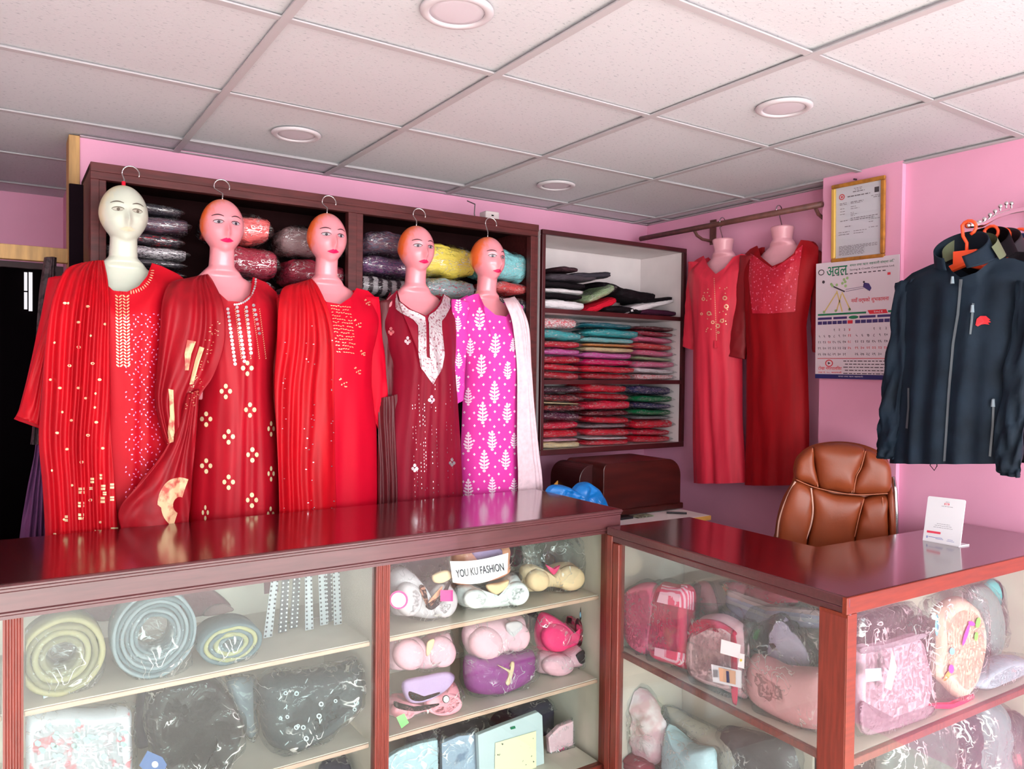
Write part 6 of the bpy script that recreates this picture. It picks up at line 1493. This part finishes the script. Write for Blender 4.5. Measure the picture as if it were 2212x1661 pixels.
coil('small flat grey coil with yellow threads beside the hanging straps', 490, 1390, 68, 42, GFL, A_, turns=5, hole=.25, w=.05, seed=3, m2=fab('yellow_thread', (150, 150, 110)))
BM = fab('dark_wine_cloth', (96, 20, 44))
item('folded_cloth', 'dark wine folded cloth at the back under the countertop, left', 'cloth', [(170, 1312), (210, 1300), (258, 1292), (262, 1330), (220, 1342), (176, 1332)], A_+.16, BM, T=.02, Yc=2.5, bag=False, drop=False)
item('folded_cloth', 'dark wine folded cloth with brown flap behind the grey coil', 'cloth', [(350, 1282), (400, 1272), (444, 1264), (500, 1312), (440, 1330), (380, 1332)], A_+.12, BM, T=.02, Yc=2.5, bag=False, drop=False, parts=[('flap', [(436, 1326), (452, 1306), (480, 1300), (502, 1314), (470, 1324)], .006, .02, fab('brown_flap', (130, 96, 96)))])
# hanging strap cards
GS = 'beaded bra straps hanging from the counter top'
STR = clear('strap_clear', (225, 228, 230), 1.45, .15, haze=.25)
bead = mat('dark_beads', (50, 50, 58), .3); beadw = mat('pearl_beads', (226, 228, 232), .25)
for i, (x0, y0, x1, y1, dark, lb) in enumerate(((604, 1246, 578, 1400, 0, 'leftmost hanging bead strap, pale lace edge'), (622, 1242, 610, 1402, 1, 'second hanging bead strap from the left'), (646, 1238, 634, 1392, 1, 'dark beaded strap, third from the left'), (664, 1236, 668, 1388, 0, 'pale beaded strap in the middle of the row'), (690, 1232, 700, 1380, 0, 'pearl strap, fourth from the right'), (706, 1230, 712, 1376, 1, 'dark beaded strap, third from the right'), (722, 1228, 730, 1372, 0, 'pearl strap, second from the right'), (780, 1222, 774, 1352, 0, 'lone pearl strap hanging at the far right'))):
    Y = 2.30+.02*(i % 3); F = Frame('y', Y); a = F.sz(x0, y0); b = F.sz(x1, y1); zt_ = .9975
    a = (a[0], zt_); b = (b[0], max(b[1], A_+.004))
    mb = MB().rings([[F.P(a[0]+s_*.010, a[1], d), F.P(b[0]+s_*.013, b[1], d)][::1] for s_, d in ((-1, -.001), (-1, .001), (1, .001), (1, -.001), (-1, -.001))], cap=False, closed=False)
    t = obj('hanging_strap', mb, mat('grey_strap', (50, 52, 58), .5) if dark else mat('pale_strap', (160, 164, 170), .4), label=lb, cat='strap', group=GS)
    mb = MB()
    for s_ in (-1, 1):
        for k in range(22):
            q = (k+.5)/22; mb.ball(F.P(a[0]+(b[0]-a[0])*q+s_*.008, a[1]+(b[1]-a[1])*q, .004), .0032, 4)
    obj('beads', mb, bead if not dark else beadw, t, kind='stuff')
e = MB()
for (x0, y0, x1, y1, lb, mm) in ((570, 1248, 600, 1278, 'small dark wine card hanging above the bead straps', BM), (600, 1350, 640, 1398, 'sage green card hanging among the bead straps', fab('sage', (130, 150, 124))), (655, 1340, 700, 1396, 'pale brownish strap packet below the bead straps', fab('pale_brown', (176, 160, 160)))):
    F = Frame('y', 2.41); p0, p1 = F.sz(x0, y0), F.sz(x1, y1)
    tag(obj('strap_card', B(p0[0], p1[0], 2.405, 2.409, max(p1[1], A_+.002), .9975 if y0 < 1300 else p0[1]), mm, bevel=.001), lb, 'card', GS)
# price tags standing at left
TG = 'white paper tags in front of the olive coil'
for (pts, lb, mm) in (([(88, 1472), (112, 1466), (120, 1508), (94, 1518)], 'small colour-printed paper tag below the olive coil', mat('pastel_tag', (236, 240, 240), .5, col2=(120, 200, 190), vscale=40)), ([(140, 1470), (162, 1452), (178, 1460), (158, 1494)], 'white paper tag with a dark slot below the olive coil', STKW)):
    F = Frame('y', 2.17); q = [F.sz(x, y) for x, y in pts]; zm = min(z for _, z in q); dz_ = A_+.001-zm
    tag(obj('paper_tag', MB().rings([[F.P(s_, z+dz_, d+(z-zm)*-.3) for s_, z in q] for d in (0, .001)]), mm), lb, 'tag', TG)
# lower shelf of left bay
FLO = mat('floral_white_cotton', (208, 210, 216), .6, col2=(226, 130, 140), vscale=22, th=(.36, .42), bump=.4, bscale=14, bdist=.01)
o, bv = item('folded_garment', 'white floral printed garment in a clear bag, lower left shelf', 'clothing', [(44, 1545), (120, 1530), (200, 1536), (276, 1534), (284, 1600), (286, 1680), (280, 1760), (60, 1760), (42, 1660)], B_, FLO, T=.07, lo=2.12, pw=6)
e = MB()
for k in range(26):
    x, y = random.uniform(80, 270), random.uniform(1560, 1655)
    dot(e, bv, x, y, random.uniform(5, 10), random.uniform(4, 8), n=6, ang=random.random())
obj('grey_flower_print', e, mat('grey_green_print', (150, 172, 172), .6), o, kind='stuff')
BKP = clear('shiny_clear_bag', (240, 244, 245), 1.5, .05, haze=.0, bump=1.0, bscale=14, boost=0.5, painted_glint=0.95)
o, bv = item('folded_garment', 'black garment with spiralling folds in shiny plastic, blue tag attached', 'clothing', [(330, 1500), (360, 1470), (430, 1452), (470, 1480), (500, 1540), (520, 1600), (516, 1680), (480, 1760), (360, 1760), (330, 1700), (318, 1600)], B_, fab('bagged_black', (14, 20, 22), bump=.8), T=.07, lo=2.12, wr=.035, ws=16, bm_=BKP, seed=4, pw=4)
F_ = Frame('y', o.location.y-.095)
obj('blue_tag', MB().add([F_.P(*F_.sz(x, y), .004) for x, y in ((318, 1620), (350, 1634), (360, 1650), (352, 1672), (320, 1672), (300, 1652))], [tuple(range(6))]), mat('navy_tag', (44, 84, 140), .4), o)
e = MB(); e.add([F_.P(*F_.sz(x, y), .006) for x, y in ellp(334, 1649, 7, 7, 14)], [tuple(range(14))]); obj('tag_emblem', e, STKW, o)
o, bv = item('folded_garment', 'big dark grey printed garment bundled in shiny plastic, right end of lower left shelf', 'clothing', [(556, 1480), (590, 1455), (680, 1448), (740, 1440), (778, 1426), (792, 1470), (786, 1520), (750, 1560), (700, 1610), (650, 1640), (600, 1648), (572, 1620), (560, 1560)], B_, fab('bagged_grey', (44, 58, 62), bump=.8), T=.08, lo=2.13, wr=.022, ws=12, bm_=BKP, seed=6, pw=4)
e = MB()
for k in range(34):
    x, y = random.uniform(600, 770), random.uniform(1470, 1630)
    ang = random.random()*3
    if random.random() < .5: ring(e, bv, x, y, random.uniform(4, 6))
    else: dot(e, bv, x, y, 7, 1.2, n=6, ang=ang)
obj('pale_glyph_print', e, mat('pale_print', (170, 186, 190), .6), o, kind='stuff')
item('folded_garment', 'grey bagged cloth between the two dark bundles', 'clothing', [(490, 1470), (540, 1462), (556, 1490), (552, 1560), (556, 1620), (540, 1650), (520, 1600), (500, 1530)], B_, fab('cool_grey', (150, 160, 170)), T=.04, Yc=2.33, wr=.015, bm_=BKP)
item('folded_garment', 'black bagged garment at the back of the lower left shelf', 'clothing', [(300, 1490), (340, 1480), (352, 1560), (330, 1680), (290, 1680)], B_, NAVYF, T=.04, Yc=2.44, bag=False)
item('folded_garment', 'charcoal garment behind the printed grey bundle', 'clothing', [(690, 1424), (760, 1410), (800, 1420), (796, 1480), (700, 1500)], B_+.1, CL['charcoal'], T=.04, Yc=2.46, drop=False)
item('folded_garment', 'black bagged pile on the lowest shelf of the left bay', 'clothing', [(690, 1660), (740, 1640), (794, 1626), (800, 1760), (690, 1780)], C_, NAVYF, T=.06, Yc=2.3)

# --- L-shaped counter, left glass face
G6 = 'bagged innerwear behind the left glass of the L-shaped counter'
Zs = 0.535
K_ = dict(kind='x', lo=1.80, hi=2.12, group=G6)
CRM = fab('crimson_knit', (226, 40, 90)); STRP = mat('pink_white_stripe', (236, 60, 110), .7, col2=(246, 190, 210), kind='wave', vscale=38, th=(.45, .55), stretch=(1, 1, 0.15))
item('folded_garment', 'hot pink rounded garment standing at the far end behind glass', 'clothing', [(1352, 1290), (1372, 1268), (1398, 1258), (1420, 1262), (1428, 1300), (1424, 1360), (1412, 1424), (1392, 1436), (1362, 1410), (1350, 1350)], Zs, fab('bubblegum', (242, 96, 140)), T=.05, **K_)
item('folded_garment', 'peach garment half hidden behind the hot pink one', 'clothing', [(1345, 1264), (1365, 1262), (1372, 1300), (1366, 1420), (1346, 1400)], Zs, PEACH, T=.03, Yc=2.02, kind='x', group=G6, bag=False)
item('folded_garment', 'crimson knit garment with pink and white stripes at both ends', 'clothing', [(1422, 1284), (1432, 1258), (1460, 1262), (1496, 1268), (1498, 1330), (1496, 1400), (1490, 1460), (1450, 1452), (1412, 1436), (1410, 1370), (1416, 1320)], Zs, CRM, T=.05, parts=[('striped_end', [(1420, 1300), (1434, 1256), (1498, 1268), (1498, 1318)], 0, 0, STRP), ('striped_end', [(1416, 1398), (1494, 1414), (1490, 1460), (1412, 1436)], 0, 0, STRP)], **K_)
o, bv = item('folded_garment', 'light pink garment with crimson border, tags and barcode sticker', 'clothing', [(1498, 1380), (1512, 1340), (1536, 1328), (1566, 1326), (1596, 1340), (1612, 1364), (1618, 1420), (1616, 1500), (1612, 1534), (1580, 1524), (1540, 1502), (1496, 1480)], Zs, fab('lightpink', (244, 190, 198)), T=.045, **K_,
     parts=[('crimson_border', [(1502, 1376), (1514, 1342), (1562, 1336), (1606, 1362), (1600, 1372), (1560, 1344), (1530, 1366), (1504, 1386)], .008, .035, CRM), ('inner_layer', [(1504, 1384), (1530, 1362), (1566, 1346), (1600, 1368), (1606, 1420), (1600, 1500), (1560, 1500), (1504, 1470)], .015, .038, fab('lightpink2', (246, 200, 206))), ('side_strip', [(1600, 1372), (1612, 1380), (1614, 1530), (1602, 1524)], .006, .045, CRM)], bag=[(1490, 1310), (1530, 1300), (1590, 1310), (1624, 1350), (1628, 1530), (1580, 1540), (1492, 1500)])
F_ = Frame('x', o.location.x-.068)
for nm, pl_, mm, d_ in (('white_tag', [(1560, 1380), (1602, 1392), (1600, 1422), (1558, 1410)], STKW, .004), ('white_tag', [(1600, 1410), (1611, 1413), (1610, 1444), (1596, 1440)], STKW, .005), ('barcode_sticker', [(1538, 1434), (1604, 1448), (1604, 1486), (1542, 1472)], mat('sticker_print', (216, 214, 220), .5), .004), ('sticker_picture', [(1555, 1441), (1592, 1449), (1592, 1478), (1558, 1470)], mat('tan_picture', (206, 160, 130), .5), .006), ('sticker_picture_band', [(1572, 1448), (1578, 1449), (1580, 1474), (1573, 1473)], mat('dark_picture', (60, 60, 90), .5), .007), ('yellow_dot', ellp(1604, 1425, 3, 3, 8), mat('yellow_dot', (240, 210, 90), .5), .007)):
    obj(nm, MB().add([F_.P(*F_.sz(x, y), d_) for x, y in pl_], [tuple(range(len(pl_)))]), mm, o)
e = MB()
for k in range(7): x = 1543+k*1.6; e.add([F_.P(*F_.sz(a_, b_), .0065) for a_, b_ in ((x, 1446), (x+.7, 1446), (x+1.2, 1462), (x+.5, 1462))], [(0, 1, 2, 3)])
obj('barcode', e, DKT, o, kind='stuff')
o, bv = item('folded_garment', 'dusty pink trousers folded in a clear bag, near the corner post', 'clothing', [(1630, 1416), (1660, 1422), (1700, 1440), (1794, 1448), (1800, 1520), (1788, 1590), (1760, 1598), (1700, 1576), (1650, 1548), (1622, 1510), (1622, 1450)], Zs, fab('dusty_rose', (226, 164, 168)), T=.06, kind='x', lo=1.79, hi=2.12, group=G6, bag=[(1616, 1320), (1680, 1300), (1780, 1310), (1800, 1340), (1802, 1590), (1760, 1606), (1640, 1560), (1612, 1500)])
o, bv = item('folded_garment', 'lilac garment with a pale eye-shaped mark above the dusty pink trousers', 'clothing', [(1634, 1360), (1656, 1340), (1690, 1330), (1712, 1350), (1750, 1400), (1748, 1436), (1700, 1446), (1650, 1424), (1636, 1400)], Zs+.12, fab('lilac2', (216, 196, 222)), T=.03, Yc=1.93, kind='x', group=G6, drop=False, parts=[('dark_mark', [(1662, 1390), (1672, 1389), (1678, 1396), (1672, 1404), (1666, 1398)], 0, 0, LACE), ('teal_edge', [(1630, 1370), (1640, 1380), (1648, 1408), (1634, 1398)], .006, .02, fab('teal', (110, 190, 196)))])
item('folded_garment', 'pale grey bagged pile at the back under the thin pastel layers', 'clothing', [(1590, 1330), (1680, 1336), (1792, 1350), (1794, 1470), (1700, 1460), (1590, 1440)], Zs, fab('palepile', (206, 204, 206)), T=.03, Yc=2.08, kind='x', group=G6)
for k, (c_n, lb) in enumerate((('pale', 'uppermost pastel sheet of the thin folded pile behind the lilac garment'), ('lav', 'second pastel layer of the thin folded pile'), ('wht', 'third whitish layer of the thin folded pile'), ('lil', 'lowest lavender layer of the thin folded pile'))):
    item('folded_garment', lb, 'clothing', [(1572, 1274+k*8), (1600, 1296+k*8), (1650, 1308+k*8), (1720, 1312+k*8), (1792, 1320+k*8), (1794, 1334+k*8), (1700, 1328+k*8), (1620, 1318+k*8), (1572, 1290+k*8)], Zs+.2, fab(c_n, ((238, 206, 206), (214, 208, 232), (236, 232, 240), (206, 202, 230))[k]), T=.02, Yc=2.03, kind='x', group=G6, bag=False, drop=False)
item('folded_garment', 'red and rose garments in a bag at the back, under the top rail', 'clothing', [(1560, 1262), (1610, 1258), (1690, 1276), (1724, 1300), (1700, 1312), (1640, 1306), (1590, 1294)], Zs+.25, fab('rosered', (216, 90, 110)), T=.03, Yc=2.08, kind='x', group=G6, drop=False)
item('folded_garment', 'pale pink striped garment behind the crimson one', 'clothing', [(1496, 1262), (1530, 1258), (1552, 1300), (1548, 1340), (1510, 1350), (1498, 1320)], Zs, fab('pinkstripe', (236, 150, 160)), T=.03, Yc=2.04, kind='x', group=G6)
# lower shelf seen through the left glass
G7 = 'garments on the low shelf of the L-shaped counter'
Z0 = 0.072
def low(lb, poly, m_, X, T=.05, bag=True, wr=.008):
    item('folded_garment', lb, 'clothing', poly, Z0, m_, T=T, Yc=X, kind='x', group=G7, bag=bag, wr=wr)
low('white ruffled baby garment hanging low behind the left glass', [(1350, 1520), (1372, 1480), (1396, 1500), (1420, 1560), (1436, 1620), (1420, 1760), (1350, 1760)], fab('ruffle', (238, 222, 226), col2=(226, 180, 190), vscale=16), 1.93, wr=.02)
low('rust orange garment beside the white ruffled one', [(1430, 1570), (1442, 1560), (1448, 1640), (1440, 1760), (1400, 1760), (1410, 1660)], fab('rust', (214, 110, 70)), 2.0)
low('light blue trousers standing in a bag behind the left glass', [(1442, 1580), (1456, 1584), (1490, 1624), (1536, 1622), (1544, 1700), (1540, 1800), (1440, 1800)], fab('lightblue', (190, 220, 228)), 1.95)
low('cream garment in cloudy plastic behind the blue trousers', [(1436, 1540), (1480, 1550), (1560, 1590), (1620, 1630), (1620, 1760), (1436, 1740)], fab('offwhite', (206, 200, 186)), 2.05)
low('dark grey garment low behind the left glass', [(1560, 1600), (1620, 1580), (1690, 1600), (1720, 1640), (1720, 1800), (1560, 1800)], fab('dgrey', (96, 92, 94)), 2.06)
low('maroon garment at the far bottom left of the left glass', [(1345, 1640), (1372, 1628), (1400, 1660), (1404, 1800), (1345, 1800)], fab('mar', (150, 60, 74)), 1.9)
# --- front glass
G8 = 'bagged garments behind the front glass of the L-shaped counter'
K8 = dict(kind='y', lo=1.09, hi=1.38, group=G8)
o, bv = item('folded_garment', 'pale pink knit trousers in a clear bag right of the corner post', 'clothing', [(1852, 1400), (1880, 1390), (1940, 1378), (1978, 1370), (1992, 1420), (2002, 1470), (1996, 1520), (1984, 1556), (1940, 1578), (1880, 1594), (1856, 1590), (1850, 1500)], Zs+.012, fab('knitpink', (204, 164, 180)), T=.05, pw=5, **K8, bag=[(1850, 1350), (1900, 1310), (1970, 1300), (2000, 1330), (2008, 1460), (2004, 1560), (1900, 1606), (1850, 1600)],
     parts=[('waistband', [(1852, 1396), (1900, 1388), (1974, 1364), (1980, 1374), (1900, 1400), (1852, 1410)], .01, .04, fab('waist', (200, 172, 188))), ('lower_leg', [(1852, 1520), (1900, 1560), (1990, 1530), (1986, 1556), (1900, 1590), (1852, 1592)], .012, .035, fab('knitpink2', (196, 158, 176)))])
F_ = Frame('y', o.location.y-.066)
for nm, pl_, mm, d_ in (('blue_sticker', [(1866, 1444), (1900, 1442), (1902, 1468), (1868, 1472)], mat('sticker_blue', (150, 200, 220), .4), .004), ('mint_tag', [(1924, 1404), (1934, 1440), (1922, 1490), (1908, 1484), (1918, 1440)], mat('mint_tag', (150, 196, 180), .4), .004)):
    obj(nm, MB().add([F_.P(*F_.sz(x, y), d_) for x, y in pl_], [tuple(range(len(pl_)))]), mm, o)
item('folded_garment', 'grey garment behind and above the pale pink trousers', 'clothing', [(1850, 1330), (1900, 1318), (1960, 1308), (1968, 1350), (1960, 1400), (1850, 1410)], Zs+.1, fab('greycloth', (146, 142, 146)), T=.03, Yc=1.30, kind='y', group=G8, drop=False)
item('folded_garment', 'pink garment showing at the right side of the grey one', 'clothing', [(1966, 1340), (1998, 1336), (2010, 1400), (2006, 1500), (1990, 1480), (1972, 1400)], Zs+.012, fab('softpink', (240, 180, 184)), T=.03, Yc=1.26, kind='y', group=G8)
o, bv = item('folded_garment', 'peach garment with bright letter prints in a tall clear bag', 'clothing', [(2018, 1330), (2040, 1296), (2070, 1288), (2096, 1310), (2114, 1360), (2112, 1420), (2100, 1480), (2084, 1520), (2062, 1536), (2032, 1500), (2008, 1470), (2020, 1400)], Zs+.012, fab('peachprint', (234, 190, 172)), T=.05, **K8, bag=[(2004, 1300), (2040, 1270), (2080, 1262), (2112, 1290), (2124, 1400), (2112, 1500), (2070, 1548), (2006, 1540), (2000, 1420)],
     parts=[('red_base', [(1994, 1546), (2040, 1548), (2090, 1526), (2094, 1538), (2050, 1558), (1998, 1556)], .01, .01, CRM)])
e = {}
for x, y, rx, ry, an, cn in ((2084, 1370, 4, 26, .3, 'm'), (2096, 1346, 8, 5, .4, 'm'), (2110, 1344, 5, 12, .2, 'g'), (2106, 1374, 4, 10, .1, 'g'), (2054, 1406, 6, 8, 0, 'b'), (2044, 1458, 5, 12, .5, 'o'), (2052, 1444, 6, 10, 0, 'm'), (2046, 1494, 4, 7, 0, 'm'), (2052, 1498, 4, 7, .3, 'g'), (2024, 1350, 4, 24, 0, 'b')):
    e.setdefault(cn, MB()); dot(e[cn], bv, x, y, rx, ry, n=8, ang=an, off=.004)
for cn, mb in e.items():
    if mb.v: obj('letter_print', mb, mat('print_'+cn, {'m': (226, 60, 170), 'g': (120, 214, 80), 'b': (120, 190, 226), 'o': (244, 140, 60)}[cn], .5), o, kind='stuff')
item('folded_garment', 'turquoise edged garment arching behind the peach printed one', 'clothing', [(2128, 1262), (2150, 1252), (2180, 1290), (2198, 1340), (2196, 1380), (2176, 1384), (2160, 1340), (2146, 1300)], Zs+.06, fab('turq', (70, 186, 190)), T=.03, Yc=1.30, kind='y', group=G8, drop=False, parts=[('lime_trim', [(2148, 1370), (2160, 1340), (2164, 1370), (2158, 1388)], .006, .03, STKG)])
item('folded_garment', 'grey-green bagged garment right of the peach printed one', 'clothing', [(2090, 1276), (2130, 1264), (2158, 1310), (2166, 1370), (2150, 1430), (2116, 1440), (2112, 1360)], Zs+.04, fab('ggreen', (132, 146, 144)), T=.03, Yc=1.26, kind='y', group=G8, drop=False)
item('folded_garment', 'grey-blue garment bundled in clear plastic at the right end', 'clothing', [(2096, 1480), (2120, 1450), (2160, 1420), (2196, 1430), (2206, 1470), (2196, 1500), (2150, 1524), (2110, 1540), (2090, 1520)], Zs+.012, fab('bgrey', (176, 186, 200)), T=.05, **K8)
item('folded_garment', 'black garment at the top right corner behind the front glass', 'clothing', [(2160, 1250), (2212, 1236), (2240, 1240), (2236, 1272), (2190, 1286)], Zs+.25, CL['charcoal'], T=.03, Yc=1.3, kind='y', group=G8, drop=False, bag=False)
# lower shelf behind the front glass
G9 = 'dark bagged garments on the low shelf behind the front glass'
def low2(lb, poly, m_, Y, T=.05, wr=.014):
    item('folded_garment', lb, 'clothing', poly, Z0, m_, T=T, Yc=Y, kind='y', group=G9, wr=wr, bm_=BKP)
low2('grey green bag of clothes, leftmost on the low front shelf', [(1900, 1610), (1960, 1560), (2020, 1540), (2060, 1570), (2070, 1700), (2050, 1850), (1900, 1850)], fab('gg1', (96, 108, 108)), 1.24)
low2('dark teal bag with yellow patch on the low front shelf', [(2050, 1570), (2080, 1530), (2110, 1520), (2120, 1600), (2120, 1850), (2056, 1850)], fab('gg2', (40, 62, 70)), 1.22)
low2('blue-grey bag in the middle of the low front shelf', [(2100, 1540), (2130, 1520), (2160, 1560), (2164, 1850), (2104, 1850)], fab('gg3', (126, 146, 150)), 1.2)
low2('dark grey bag with pink print at right of the low front shelf', [(2150, 1570), (2180, 1550), (2210, 1580), (2220, 1850), (2150, 1850)], fab('gg4', (84, 88, 92), col2=(190, 110, 120), vscale=10, th=(.3, .36)), 1.22)
low2('black bag behind the others at the right end of the low front shelf', [(2140, 1520), (2200, 1500), (2260, 1500), (2280, 1850), (2140, 1850)], NAVYF, 1.32)
low2('black bag behind the others at the left end of the low front shelf', [(1850, 1640), (1900, 1620), (1960, 1600), (1960, 1850), (1850, 1850)], NAVYF, 1.32)
